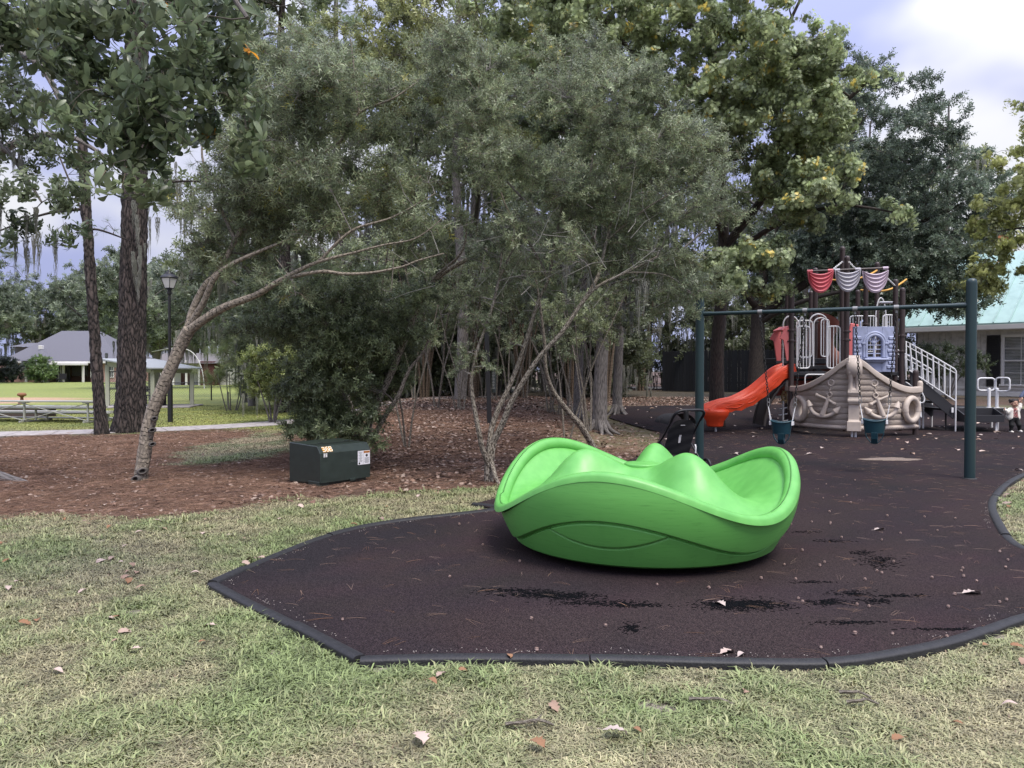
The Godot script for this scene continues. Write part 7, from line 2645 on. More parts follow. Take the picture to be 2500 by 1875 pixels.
func bow(o: Node3D) -> void:
	var lifeb := [[-0.78, 0.60, 0.21, 0.29], [0.84, 0.62, 0.21, 0.29]]
	# planks, row by row, each half a piece of its own
	var rows := 10
	var y_lo := 0.27
	var step := 0.128
	for side in [-1.0, 1.0]:
		var hs := MB.new()
		for k in 12:
			var ya := y_lo + k * step
			var yb := ya + step
			# how far the plank reaches before the sheer line cuts it
			var s1 := 1.0
			var s0 := 0.06
			while s1 > s0 and hull_top(s1) - 0.09 < ya + 0.03: s1 -= 0.01
			if s1 < s0 + 0.06: continue
			var N := 36
			var ring: Array = lifeb[0] if side < 0.0 else lifeb[1]
			var f := func(i: int, j: int) -> Vector3:
				var s := lerpf(s0, s1, float(i) / N) 
				var v := j / 6.0
				var yt := minf(yb, hull_top(s) - 0.05)
				var b := 1.0 - pow(absf(v * 2.0 - 1.0), 3.0)
				return hull(s * side, lerpf(ya, maxf(yt, ya + 0.004), v), 0.022 * b - 0.012)
			var hole := func(i: int, j: int) -> bool:
				var s = lerpf(s0, s1, (i + 0.5) / N) * side
				var y := lerpf(ya, yb, (j + 0.5) / 6.0)
				var e := Vector2((s - ring[0]) * 1.45 / ring[2], (y - ring[1]) / ring[3]).length()
				return e < 0.95
			var m := MB.new()
			m.sheet(N, 6, f, false, Vector2(0.042, 0.071), null, hole)
			face_out(m, Vector3(7.53, 0.7, -18.6))
			for q in m.uv.size(): m.uv[q] += Vector2(k * 0.37 + side * 0.2, k * 0.23)
			part(o, "plank", m, M.plank)
		# solid skin behind the planks, open where the ring is
		var bk := MB.new()
		var rg: Array = lifeb[0] if side < 0.0 else lifeb[1]
		bk.sheet(40, 16, func(i: int, j: int) -> Vector3: return hull(side * i / 40.0, lerpf(0.2, hull_top(side * i / 40.0) - 0.03, j / 16.0), -0.03), false, Vector2(1, 1), null, func(i: int, j: int) -> bool:
			var s = side * (i + 0.5) / 40.0
			var y := lerpf(0.2, hull_top(s), (j + 0.5) / 16.0)
			return Vector2((s - rg[0]) * 1.45 / rg[2], (y - rg[1]) / rg[3]).length() < 1.0)
		face_out(bk, Vector3(7.53, 0.7, -18.6))
		part(o, "hull_skin", bk, M.tan)
		# cap rail along the sheer line, with an upturned end
		var cap := MB.new()
		var pts := []
		for k in 30:
			var s = side * lerpf(0.06, 0.985, k / 29.0)
			pts.append(hull(s, hull_top(s), 0.0))
		var cs := [Vector2(-0.06, 0.05), Vector2(-0.05, 0.068), Vector2(0.045, 0.068), Vector2(0.062, 0.05), Vector2(0.062, -0.055), Vector2(0.045, -0.07), Vector2(-0.05, -0.07), Vector2(-0.06, -0.055), Vector2(-0.06, 0.05)]
		cap.sheet(29, 8, func(i: int, j: int) -> Vector3:
			var s = side * lerpf(0.06, 0.985, i / 29.0)
			var nn := (hull(s, 1.0, 0.2) - hull(s, 1.0, 0.0)).normalized()
			return pts[i] + nn * cs[j].x + Vector3(0, cs[j].y, 0))
		cap.t(cap.p(pts[29] + Vector3(0, 0.06, 0), Vector3(side, 0, 0)), cap.p(pts[29] + Vector3(0, -0.06, 0.05), Vector3(side, 0, 0)), cap.p(pts[29] + Vector3(0, -0.06, -0.05), Vector3(side, 0, 0)))
		var e: Vector3 = pts[29]
		cap.lathe(e + Vector3(0, -0.05, 0), [Vector2(0.055, -0.02), Vector2(0.062, 0.05), Vector2(0.062, 0.19), Vector2(0.045, 0.235), Vector2(0, 0.25)], 16)
		part(o, "cap_rail", cap, M.tan)
		# rope moulding along the keel
		var rope := MB.new()
		for strand in 3:
			var rp := []
			for k in 120:
				var s = side * lerpf(0.07, 1.0, k / 119.0)
				var a := k * 0.62 + strand * TAU / 3
				var c := hull(s, 0.225, 0.005)
				rp.append(c + Vector3(0, cos(a) * 0.026, 0) + (hull(s, 0.225, 0.04) - c).normalized() * sin(a) * 0.026)
			rope.tube(rp, 0.03, 6)
		part(o, "rope_moulding", rope, M.tan)
		# anchor hanging from a chain
		anchor(o, side)
		var lr: Array = rg
		var c0 := hull(lr[0], lr[1], 0.05)
		var nrm := (hull(lr[0], lr[1], 0.2) - c0).normalized()
		var tx := Vector3.UP.cross(nrm).normalized()
		var ring_pts := []
		for k in 40:
			var a := TAU * k / 40
			ring_pts.append(c0 + tx * cos(a) * 0.225 + Vector3(0, sin(a) * 0.255, 0))
		var t := MB.new()
		t.tube(ring_pts, 0.066, 14, false, Color.WHITE, null, true)
		var lo := part(o, "life_ring", t, M.tan)
		for a in [0.0, PI]:
			var bd := MB.new()
			for q in 3:
				var an: float = a + (q - 1) * 0.1
				var p := c0 + tx * cos(an) * 0.225 + Vector3(0, sin(an) * 0.255, 0)
				var dirv := (tx * -sin(an) + Vector3(0, cos(an), 0)).normalized()
				bd.tube([p - dirv * 0.014, p + dirv * 0.014], 0.073, 14)
			part(lo, "band", bd, M.tan)
		# tube through the hull behind the ring
		var tn := MB.new()
		tn.sheet(28, 2, func(i: int, j: int) -> Vector3:
			var a := TAU * i / 28
			return c0 + tx * cos(a) * 0.19 + Vector3(0, sin(a) * 0.225, 0) - nrm * 0.12 * j)
		part(lo, "sleeve", tn, M.tan)
		post(o, hull(side * 0.985, 1.0, -0.09), 1.52)
	# carved stem at the bow: scrolled side outline, extruded
	var zf := -16.93
	var prof := PackedVector2Array()
	# (forward, height)
	for e in [[-0.14, 0.16], [0.13, 0.16], [0.13, 0.38], [0.10, 0.42], [0.10, 0.74], [0.14, 0.77], [0.16, 0.83], [0.14, 0.89], [0.105, 0.92], [0.14, 0.95], [0.165, 1.01], [0.15, 1.08], [0.10, 1.14], [0.075, 1.25], [0.10, 1.33], [0.17, 1.36], [0.225, 1.44], [0.235, 1.56], [0.20, 1.68], [0.13, 1.77], [0.02, 1.83], [-0.1, 1.82], [-0.14, 1.76]]: prof.append(Vector2(e[0], e[1]))
	var sm := PackedVector2Array()
	for k in prof.size():
		sm.append(prof[k])
		sm.append((prof[k] + prof[(k + 1) % prof.size()]) * 0.5)
	var turn := Basis(Vector3.UP, -0.416)
	var bx := Transform3D(turn * Basis(Vector3(0, 0, 1), Vector3(0, 1, 0), Vector3(-1, 0, 0)), Vector3(7.53, 0, zf))
	var B := func(x: float, y: float, z: float) -> Vector3: return Vector3(7.53, 0, zf) + turn * Vector3(x, y, z)
	var st := MB.new()
	# widths step in below the scroll head
	st.prism(prof, 0.22, bx, Color.WHITE, 0.02)
	var so := part(o, "bow_stem", st, M.tan)
	var hd := MB.new()
	# the scroll: a fat roll with rounded ends lying across the stem head
	hd.lathe(B.call(0.0, 1.55, 0.03), [Vector2(0, -0.165), Vector2(0.10, -0.163), Vector2(0.16, -0.15), Vector2(0.20, -0.12), Vector2(0.225, -0.07), Vector2(0.232, 0.0), Vector2(0.225, 0.07), Vector2(0.20, 0.12), Vector2(0.16, 0.15), Vector2(0.10, 0.163), Vector2(0, 0.165)], 32, turn * Basis(Vector3(0, 1, 0), Vector3(1, 0, 0), Vector3(0, 0, -1)))
	hd.tube(smooth([B.call(-0.07, 1.42, 0.16), B.call(-0.07, 1.2, 0.10), B.call(-0.07, 1.0, 0.12)], 4), 0.05, 10)
	hd.tube(smooth([B.call(0.07, 1.42, 0.16), B.call(0.07, 1.2, 0.10), B.call(0.07, 1.0, 0.12)], 4), 0.05, 10)
	part(so, "scroll_head", hd, M.tan)
	for y in [0.83, 1.01]:
		var bl := MB.new()
		bl.tube([B.call(-0.125, y, 0.10), B.call(0.125, y, 0.10)], 0.062, 12)
		part(so, "roll", bl, M.tan)
	var ft := MB.new()
	ft.box(B.call(0.0, 0.27, 0.02), Vector3(0.29, 0.22, 0.26), turn, 0.015)
	part(so, "foot_block", ft, M.tan)
	var pl := MB.new()
	for s in [-0.035, 0.035]: pl.tube([B.call(s, -0.02, 0.02), B.call(s, 0.2, 0.02)], 0.024, 10)
	part(o, "bow_support", pl, M.white_rail)


func anchor(o: Node3D, side: float) -> void:
	var s0 := 0.375 * side
	var c := hull(s0 + 0.0, 0.7, 0.05)
	var nz := (hull(s0, 0.7, 0.3) - c).normalized()
	var tx := Vector3.UP.cross(nz).normalized()
	var L := func(x: float, y: float, z := 0.0) -> Vector3: return c + tx * x * side + Vector3(0, y, 0) + nz * z
	var m := MB.new()
	# leaning shank: top outwards from the bow line
	var top: Vector3 = L.call(-0.07, 0.19)
	var bot: Vector3 = L.call(0.07, -0.20)
	m.tube([top, top.lerp(bot, 0.5), bot], [0.04, 0.05, 0.065], 10)
	m.tube([L.call(-0.20, 0.10), L.call(-0.06, 0.16), L.call(0.13, 0.235)] if false else [L.call(0.20, 0.24), L.call(-0.05, 0.14), L.call(-0.19, 0.055)], [0.03, 0.032, 0.03], 10)
	for e in [L.call(0.20, 0.24), L.call(-0.19, 0.055)]: m.ball(e, Vector3.ONE * 0.044, 10, 7)
	var arc := [L.call(0.37, 0.02), L.call(0.33, -0.10), L.call(0.24, -0.19), L.call(0.09, -0.235), L.call(-0.05, -0.225), L.call(-0.17, -0.17), L.call(-0.24, -0.10)]
	m.tube(smooth(arc, 4), 0.046, 10)
	var f1 := ((L.call(0.37, 0.02) as Vector3) - (L.call(0.33, -0.10) as Vector3)).normalized()
	m.lathe(L.call(0.36, -0.01), [Vector2(0.075, -0.01), Vector2(0.07, 0.01), Vector2(0.02, 0.13), Vector2(0, 0.14)], 10, basis_y(f1))
	var f2 := ((L.call(-0.24, -0.10) as Vector3) - (L.call(-0.17, -0.17) as Vector3)).normalized()
	m.lathe(L.call(-0.23, -0.11), [Vector2(0.075, -0.01), Vector2(0.07, 0.01), Vector2(0.02, 0.13), Vector2(0, 0.14)], 10, basis_y(f2))
	var ao := part(o, "anchor", m, M.tan)
	var ch := MB.new()
	var r0: Vector3 = L.call(-0.09, 0.25)
	var ring := []
	for k in 14: ring.append(r0 + tx * cos(TAU * k / 14) * 0.05 + Vector3(0, sin(TAU * k / 14) * 0.05, 0))
	ch.tube(ring, 0.016, 7, false, Color.WHITE, null, true)
	var r1: Vector3 = L.call(-0.12, 0.52)
	chain(ch, r0 + Vector3(0, 0.05, 0), r1 + Vector3(0, -0.05, 0), 0.075, 0.012)
	ring = []
	for k in 16: ring.append(r1 + tx * cos(TAU * k / 16) * 0.065 + Vector3(0, sin(TAU * k / 16) * 0.065, 0))
	ch.tube(ring, 0.022, 8, false, Color.WHITE, null, true)
	part(ao, "anchor_chain", ch, M.tan)


func slide(o: Node3D, P: Dictionary) -> void:
	var line := smooth([Vector3(6.746, 1.579, -18.75), Vector3(6.458, 1.466, -18.7), Vector3(6.104, 1.175, -18.65), Vector3(5.752, 0.918, -18.6), Vector3(5.387, 0.754, -18.5), Vector3(5.082, 0.703, -18.4), Vector3(4.792, 0.617, -18.35), Vector3(4.603, 0.498, -18.3)], 5)
	var m := MB.new()
	var half := 0.24
	# section across the slide: outer wall, rounded lip, trough
	var sec := [Vector2(-half - 0.03, -0.20), Vector2(-half - 0.06, -0.05), Vector2(-half - 0.06, 0.06), Vector2(-half - 0.04, 0.105), Vector2(-half - 0.01, 0.11), Vector2(-half + 0.03, 0.08), Vector2(-half + 0.06, -0.06), Vector2(0, -0.09), Vector2(half - 0.06, -0.06), Vector2(half - 0.03, 0.08), Vector2(half + 0.01, 0.11), Vector2(half + 0.04, 0.105), Vector2(half + 0.06, 0.06), Vector2(half + 0.06, -0.05), Vector2(half + 0.03, -0.20), Vector2(0, -0.21)]
	var n := line.size()
	var f := func(i: int, j: int) -> Vector3:
		var p: Vector3 = line[j]
		var t: Vector3 = (line[mini(j + 1, n - 1)] - line[maxi(j - 1, 0)]).normalized()
		var side := t.cross(Vector3.UP).normalized()
		var up := side.cross(t).normalized()
		var q: Vector2 = sec[i % sec.size()]
		# scalloped lower edge as moulded into the flank
		var wob := 0.0
		if q.y < -0.1: wob = 0.03 * absf(sin(j * 0.75))
		if absf(q.x) > half + 0.05 and q.y < 0.0: q.x += 0.012 * sin(j * 1.4) * signf(q.x)
		return p + side * q.x + up * (q.y + wob)
	m.sheet(sec.size(), n - 1, f)
	var mid: Vector3 = line[n / 2]
	var so := part(o, "slide", m, M.orange)
	# two raised ribs along the flank that faces the viewer
	for yy in [0.045, -0.02, -0.085]:
		var rb := MB.new()
		var pts := []
		for j in n:
			var p: Vector3 = line[j]
			var t: Vector3 = (line[mini(j + 1, n - 1)] - line[maxi(j - 1, 0)]).normalized()
			var side := t.cross(Vector3.UP).normalized()
			if side.z < 0.0: side = -side
			var up := Vector3.UP
			pts.append(p + side * (half + 0.058) + up * (yy + 0.02 * sin(j * 0.9 + yy * 40.0)))
		rb.tube(pts, 0.009, 6)
		part(so, "rib", rb, M.orange)
	# flared foot
	var e: Vector3 = line[n - 1]
	var ft := MB.new()
	ft.lathe(e + Vector3(0.22, -0.34, 0.04), [Vector2(0, 0.0), Vector2(0.17, 0.005), Vector2(0.19, 0.03), Vector2(0.21, 0.14), Vector2(0.29, 0.24), Vector2(0.34, 0.36), Vector2(0.30, 0.42), Vector2(0, 0.44)], 20)
	part(so, "exit_foot", ft, M.orange)
	var sp := MB.new()
	sp.tube([e + Vector3(0.24, -0.33, 0.04), Vector3(e.x + 0.24, h(e.x, e.z) - 0.02, e.z + 0.04)], 0.024, 10)
	part(o, "slide_leg", sp, M.white_rail)
	# faded red hood at the top
	var hd := MB.new()
	for z in [-18.42, -19.1]:
		var poly := PackedVector2Array()
		for q in [[1702, 706], [1692, 710], [1684, 719], [1678, 731], [1686, 735], [1690, 760], [1693, 779], [1702, 779]]: poly.append(Vector2((q[0] - 1106) / 1662.0 * 18.6, 1.5 - (q[1] - 800) / 1662.0 * 18.6))
		hd.prism(poly, 0.05, Transform3D(Basis(), Vector3(0, 0, z)), Color.WHITE, 0.01)
	hd.box(Vector3((1692.0 - 1106) / 1662.0 * 18.6, 2.50, -18.76), Vector3(0.2, 0.06, 0.66), Basis(Vector3(0, 0, 1), 0.5), 0.015)
	part(o, "slide_hood", hd, M.faded_red)
	# second slide, red-brown tube seen through the railings
	var s2 := MB.new()
	var pts2 := smooth([Vector3(8.428, 2.863, -20.6), Vector3(8.375, 2.443, -20.9), Vector3(8.587, 2.013, -21.3), Vector3(9.019, 1.695, -21.6), Vector3(9.562, 1.5, -21.8)], 5)
	s2.tube(pts2, 0.34, 16, false)
	part(o, "tube_slide", s2, std(0.27, 0.12, 0.09, 0.5))
	var pn := MB.new()
	pn.box(Vector3(8.632, 2.267, -19.6), Vector3(0.22, 0.85, 0.06), Basis(Vector3(0, 0, 1), -0.2), 0.02)
	part(o, "red_side_panel", pn, M.faded_red)


func flags(o: Node3D, P: Dictionary) -> void:
	var a := Vector3(6.877, 3.807, -18.0)
	var b := Vector3(8.697, 3.862, -17.8)
	var t := (b - a).normalized()
	var bar := MB.new()
	bar.tube([a, b], 0.026, 10)
	var bo := part(o, "flag_bar", bar, M.brown_paint)
	var cols := [M.flag_red, M.flag_grey, M.flag_mauve]
	var len := a.distance_to(b)
	var w := len / 3.0
	for k in 3:
		var p0 := a + t * (w * k + 0.02)
		if k == 2: p0 += Vector3(0, -0.05, 0)
		var m := MB.new()
		var ww := w - 0.05
		# draped folds, gathered at both upper corners
		var f := func(i: int, j: int) -> Vector3:
			var u := i / 24.0
			var v := j / 30.0
			var lip := 0.10 * (1.0 - pow(absf(u * 2 - 1), 2.0)) 
			var sag := sqrt(maxf(0.0, 1.0 - pow(absf(u * 2.0 - 1.0), 2.2)))
			var y := -lip * 0.8 - v * (0.42 * sag)
			var g := sin(v * TAU * 4.5)
			return p0 + t * (u * ww) + Vector3(0, y, 0.035 + 0.022 * g * smoothstep(0.0, 0.12, sag) + 0.02 * sag)
		m.sheet(24, 30, f)
		face_out(m, p0 + t * ww / 2 + Vector3(0, -0.2, -3.0))
		m.sheet(24, 30, func(i: int, j: int) -> Vector3: return f.call(i, j) - Vector3(0, 0, 0.03))
		var fl := part(o, "flag", m, cols[k])
		var hm := MB.new()
		var hp := []
		for i in 25: hp.append(f.call(i, 30) - Vector3(0, 0, 0.012))
		hm.tube(hp, 0.02, 7)
		part(fl, "hem", hm, cols[k])
		for q in [0.05, ww - 0.05]:
			var cb := MB.new()
			cb.tube([a + t * (w * k + 0.02 + q - 0.06), a + t * (w * k + 0.02 + q + 0.06)], 0.036, 12)
			if not (k == 2 and q < 0.1): part(fl, "sleeve", cb, cols[k])
	var ch := MB.new()
	chain(ch, Vector3(7.883, 4.091, -18.4), Vector3(7.495, 3.861, -18.0), 0.06, 0.008)
	chain(ch, Vector3(7.95, 4.062, -18.2), Vector3(8.014, 3.872, -18.0), 0.06, 0.008)
	chain(ch, Vector3(8.773, 3.634, -18.0), Vector3(9.443, 3.581, -19.0), 0.06, 0.008)
	part(o, "flag_chain", ch, M.white_rail)
	# yellow curved overhead rails behind
	var y := MB.new()
	y.tube(smooth([Vector3(8.54, 3.917, -20.6), Vector3(8.712, 3.823, -20.0), Vector3(8.983, 3.883, -19.8), Vector3(9.314, 4.003, -20.0), Vector3(9.742, 4.165, -20.6)], 5), 0.024, 8)
	y.tube(smooth([Vector3(9.321, 3.644, -20.6), Vector3(9.447, 3.535, -19.9), Vector3(9.757, 3.597, -19.8), Vector3(10.197, 3.785, -20.2), Vector3(10.535, 3.929, -20.6)], 5), 0.024, 8)
	part(o, "overhead_rail", y, M.yellow)


# blue moulded panel with log ends and an arched window
func window_panel(o: Node3D) -> void:
	var x0 := (1842.0 - 1106) / 1662.0 * 18.35
	var x1 := (1931.0 - 1106) / 1662.0 * 18.35
	var yb := 1.46
	var yt := 2.54
	var z := -18.35
	var cx := (x0 + x1) / 2 + 0.01
	var hw := 0.175
	var wy := 1.82
	var ws := 2.14   # spring of the arch
	var m := MB.new()
	var xf := Transform3D(Basis(), Vector3(0, 0, z))
	m.prism(PackedVector2Array([Vector2(x0, yb), Vector2(cx - hw, yb), Vector2(cx - hw, yt), Vector2(x0, yt)]), 0.07, xf, Color.WHITE, 0.008)
	m.prism(PackedVector2Array([Vector2(cx + hw, yb), Vector2(x1, yb), Vector2(x1, yt), Vector2(cx + hw, yt)]), 0.07, xf, Color.WHITE, 0.008)
	m.prism(PackedVector2Array([Vector2(cx - hw, yb), Vector2(cx + hw, yb), Vector2(cx + hw, wy), Vector2(cx - hw, wy)]), 0.068, xf)
	var top := PackedVector2Array([Vector2(cx + hw, ws), Vector2(cx + hw, yt), Vector2(cx - hw, yt), Vector2(cx - hw, ws)])
	for k in range(1, 12):
		var a := PI - PI * k / 12
		top.append(Vector2(cx + cos(a) * hw, ws + sin(a) * hw))
	m.prism(top, 0.068, xf)
	var po := part(o, "window_panel", m, M.blue)
	# frame mouldings round the opening
	for e in [[0.03, 0.04], [0.085, 0.03]]:
		var fr := MB.new()
		var pts := []
		var r: float = hw + e[0]
		pts.append(Vector3(cx - r, wy - 0.01, z + 0.035))
		for k in 17:
			var a := PI - PI * k / 16
			pts.append(Vector3(cx + cos(a) * r, ws + sin(a) * r, z + 0.035))
		pts.append(Vector3(cx + r, wy - 0.01, z + 0.035))
		fr.tube(pts, e[1], 10)
		part(po, "window_frame", fr, M.blue)
	for s in [-1, 1]:
		var im := MB.new()
		im.box(Vector3(cx + s * (hw + 0.1), ws, z + 0.05), Vector3(0.09, 0.05, 0.06), Basis(), 0.01)
		part(po, "impost", im, M.blue)
	var gr := MB.new()
	gr.box(Vector3(cx, (wy + ws + hw) / 2, z), Vector3(0.035, ws + hw - wy, 0.035), Basis(), 0.005)
	for y in [wy + 0.08, wy + 0.18, wy + 0.28]: gr.box(Vector3(cx, y, z), Vector3(hw * 2, 0.024, 0.03), Basis(), 0.005)
	for a in [0.6, 1.1, PI - 1.1, PI - 0.6]: gr.beam(Vector3(cx, ws, z), Vector3(cx + cos(a) * hw, ws + sin(a) * hw, z), 0.022, 0.03)
	gr.ball(Vector3(cx, ws + 0.02, z), Vector3(0.06, 0.05, 0.03), 12, 6)
	part(po, "muntin", gr, M.blue)
	var sl := MB.new()
	sl.box(Vector3(cx, wy - 0.06, z + 0.09), Vector3(0.58, 0.06, 0.16), Basis(), 0.02)
	sl.box(Vector3(cx, wy - 0.11, z + 0.06), Vector3(0.48, 0.05, 0.1), Basis(), 0.02)
	part(po, "sill", sl, M.blue)
	for k in 8:
		for s in [0, 1]:
			var lg := MB.new()
			var w := 0.16 if k % 2 == s else 0.2
			var lx := x0 + w / 2 - 0.004 if s == 0 else x1 - w / 2 + 0.004
			if k < 2 and s == 0: continue
			lg.box(Vector3(lx, yb + 0.12 + k * 0.098, z + 0.036), Vector3(w, 0.088, 0.06), Basis(), 0.024)
			part(po, "log_end", lg, M.blue)


func stairs(o: Node3D) -> void:
	# stringers and treads run down to the right towards the transfer platform
	var a := Vector3(9.495, 1.334, -18.35)
	var b := Vector3(10.577, 0.473, -18.35)
	for z in [0.0, -0.95]:
		var m := MB.new()
		var off := Vector3(0, 0, z)
		m.prism(PackedVector2Array([Vector2(a.x, a.y - 0.16), Vector2(b.x - 0.05, b.y - 0.14), Vector2(b.x, b.y - 0.1), Vector2(b.x, b.y + 0.14), Vector2(a.x, a.y + 0.16)]), 0.03, Transform3D(Basis(), Vector3(0, 0, -18.35 + z)), Color.WHITE, 0.004)
		part(o, "stair_stringer", m, M.black_deck)
	for k in 5:
		var t := MB.new()
		var p := a.lerp(b, (k + 0.5) / 5.0)
		t.box(Vector3(p.x, p.y, -18.825), Vector3(0.24, 0.05, 0.9), Basis(), 0.01)
		part(o, "stair_tread", t, M.black_deck)
	for z in [0.04, -0.99]:
		var m := MB.new()
		var q := Vector3(0, 0, z)
		var t0 := Vector3(9.374, 2.185, -18.35) + q
		var t1 := Vector3(10.566, 1.533, -18.35) + q
		var l0 := Vector3(9.451, 1.5, -18.35) + q
		var l1 := Vector3(10.555, 0.771, -18.35) + q
		var foot := Vector3(t1.x + 0.0, h(t1.x, t1.z), t1.z)
		m.tube([l0 + Vector3(-0.06, -0.02, 0), t0 + Vector3(0.0, 0, 0), t0.lerp(t1, 0.5), t1 + Vector3(-0.04, 0.0, 0), t1 + Vector3(0.0, -0.05, 0), foot], 0.019, 8)
		m.tube([l0, l1], 0.017, 8)
		m.tube([t0 + Vector3(0, -0.10, 0), t1 + Vector3(-0.02, -0.10, 0)], 0.012, 6)
		var ro := part(o, "stair_rail", m, M.white_rail)
		for k in 8:
			var f := (k + 0.6) / 8.6
			var br := MB.new()
			br.tube([l0.lerp(l1, f), t0.lerp(t1, f)], 0.014 if k % 2 else 0.02, 6)
			part(ro, "bar", br, M.white_rail)
	var pl := MB.new()
	pl.box(Vector3(10.482, 0.553, -18.3), Vector3(0.05, 0.12, 0.03), Basis(), 0.005)
	part(o, "bracket", pl, M.white_rail)
	var lg := MB.new()
	var g := Vector3(10.497, 0.605, -18.6)
	lg.tube([g, Vector3(g.x, h(g.x, g.z), g.z)], 0.02, 8)
	part(o, "stair_leg", lg, M.black)


func transfer_station() -> void:
	var c := on(11.2, -18.6)
	var o := thing("transfer_station", "low black platform with white grab rails and open black bin before it", "playground platform", c)
	var Y := func(v: float, d: float) -> float: return 1.5 - (v - 800.0) / 1662.0 * d
	var X := func(u: float, d: float) -> float: return (u - 1106.0) / 1662.0 * d
	var d := 18.75
	var dk := MB.new()
	var xa: float = X.call(2064.0, d)
	var xb: float = X.call(2163.0, d)
	dk.box(Vector3((xa + xb) / 2, Y.call(885.0, d), -d - 0.25), Vector3(xb - xa, 0.10, 0.9), Basis(), 0.012)
	part(o, "deck", dk, M.black_deck)
	var ed := MB.new()
	ed.box(Vector3((xa + xb) / 2, Y.call(880.6, d), -d + 0.19), Vector3(xb - xa, 0.012, 0.03), Basis(), 0.003)
	part(o, "deck_edge", ed, M.white_rail)
	# open tray with sloping ends
	var x0: float = X.call(2076.0, 18.3)
	var x1: float = X.call(2159.0, 18.3)
	var yt: float = Y.call(882.0, 18.3)
	var yl: float = Y.call(896.0, 18.3)
	var yb: float = Y.call(911.0, 18.3)
	var tr := MB.new()
	tr.box(Vector3((x0 + x1) / 2 + 0.02, (yl + yb) / 2, -18.12), Vector3(x1 - x0 - 0.06, yl - yb, 0.03), Basis(), 0.006)
	tr.box(Vector3((x0 + x1) / 2, (yt + yb) / 2, -18.52), Vector3(x1 - x0, yt - yb, 0.03), Basis(), 0.006)
	for s in [[x0 + 0.0, -0.09], [x1, 0.09]]:
		tr.prism(PackedVector2Array([Vector2(0.0, yb), Vector2(0.4, yb), Vector2(0.4, yl), Vector2(0.0, yt)]), 0.03, Transform3D(Basis(Vector3.UP, -PI / 2), Vector3(s[0], 0, -18.52)))
	tr.box(Vector3((x0 + x1) / 2, yb + 0.02, -18.32), Vector3(x1 - x0 - 0.04, 0.03, 0.4), Basis(), 0.006)
	part(o, "tray", tr, M.black_deck)
	for e in [[2087.0, 18.2], [2153.0, 18.2], [2092.0, 19.0], [2156.0, 18.6], [2143.0, 19.2]]:
		var lg := MB.new()
		var x: float = X.call(e[0], e[1])
		lg.tube([Vector3(x, h(x, -e[1]) - 0.02, -e[1]), Vector3(x, Y.call(900.0, 18.3), -e[1])], 0.03, 10)
		part(o, "leg", lg, M.white_rail)
	for u in [2137.0, 2154.0]:
		var p := MB.new()
		var x: float = X.call(u, 18.7)
		p.lathe(Vector3(x, 0, -18.7), [Vector2(0.06, Y.call(880.0, d)), Vector2(0.038, Y.call(879.0, d)), Vector2(0.036, Y.call(841.0, d)), Vector2(0.03, Y.call(838.5, d)), Vector2(0, Y.call(837.5, d))], 14)
		part(o, "stanchion", p, M.white_rail)
	var lp := MB.new()
	loop_pipe(lp, [Vector3(X.call(2112.0, d), Y.call(817.0, d), -d), Vector3(X.call(2149.0, d), Y.call(817.0, d), -d), Vector3(X.call(2149.0, d), Y.call(843.5, d), -d), Vector3(X.call(2112.0, d), Y.call(843.5, d), -d)], 0.02)
	loop_pipe(lp, [Vector3(X.call(2150.0, d), Y.call(816.0, d), -d + 0.02), Vector3(X.call(2157.0, d) + 0.05, Y.call(816.0, d), -d + 0.35), Vector3(X.call(2157.0, d) + 0.05, Y.call(844.5, d), -d + 0.35), Vector3(X.call(2150.0, d), Y.call(844.5, d), -d + 0.02)], 0.02)
	part(o, "grab_rail", lp, M.white_rail)


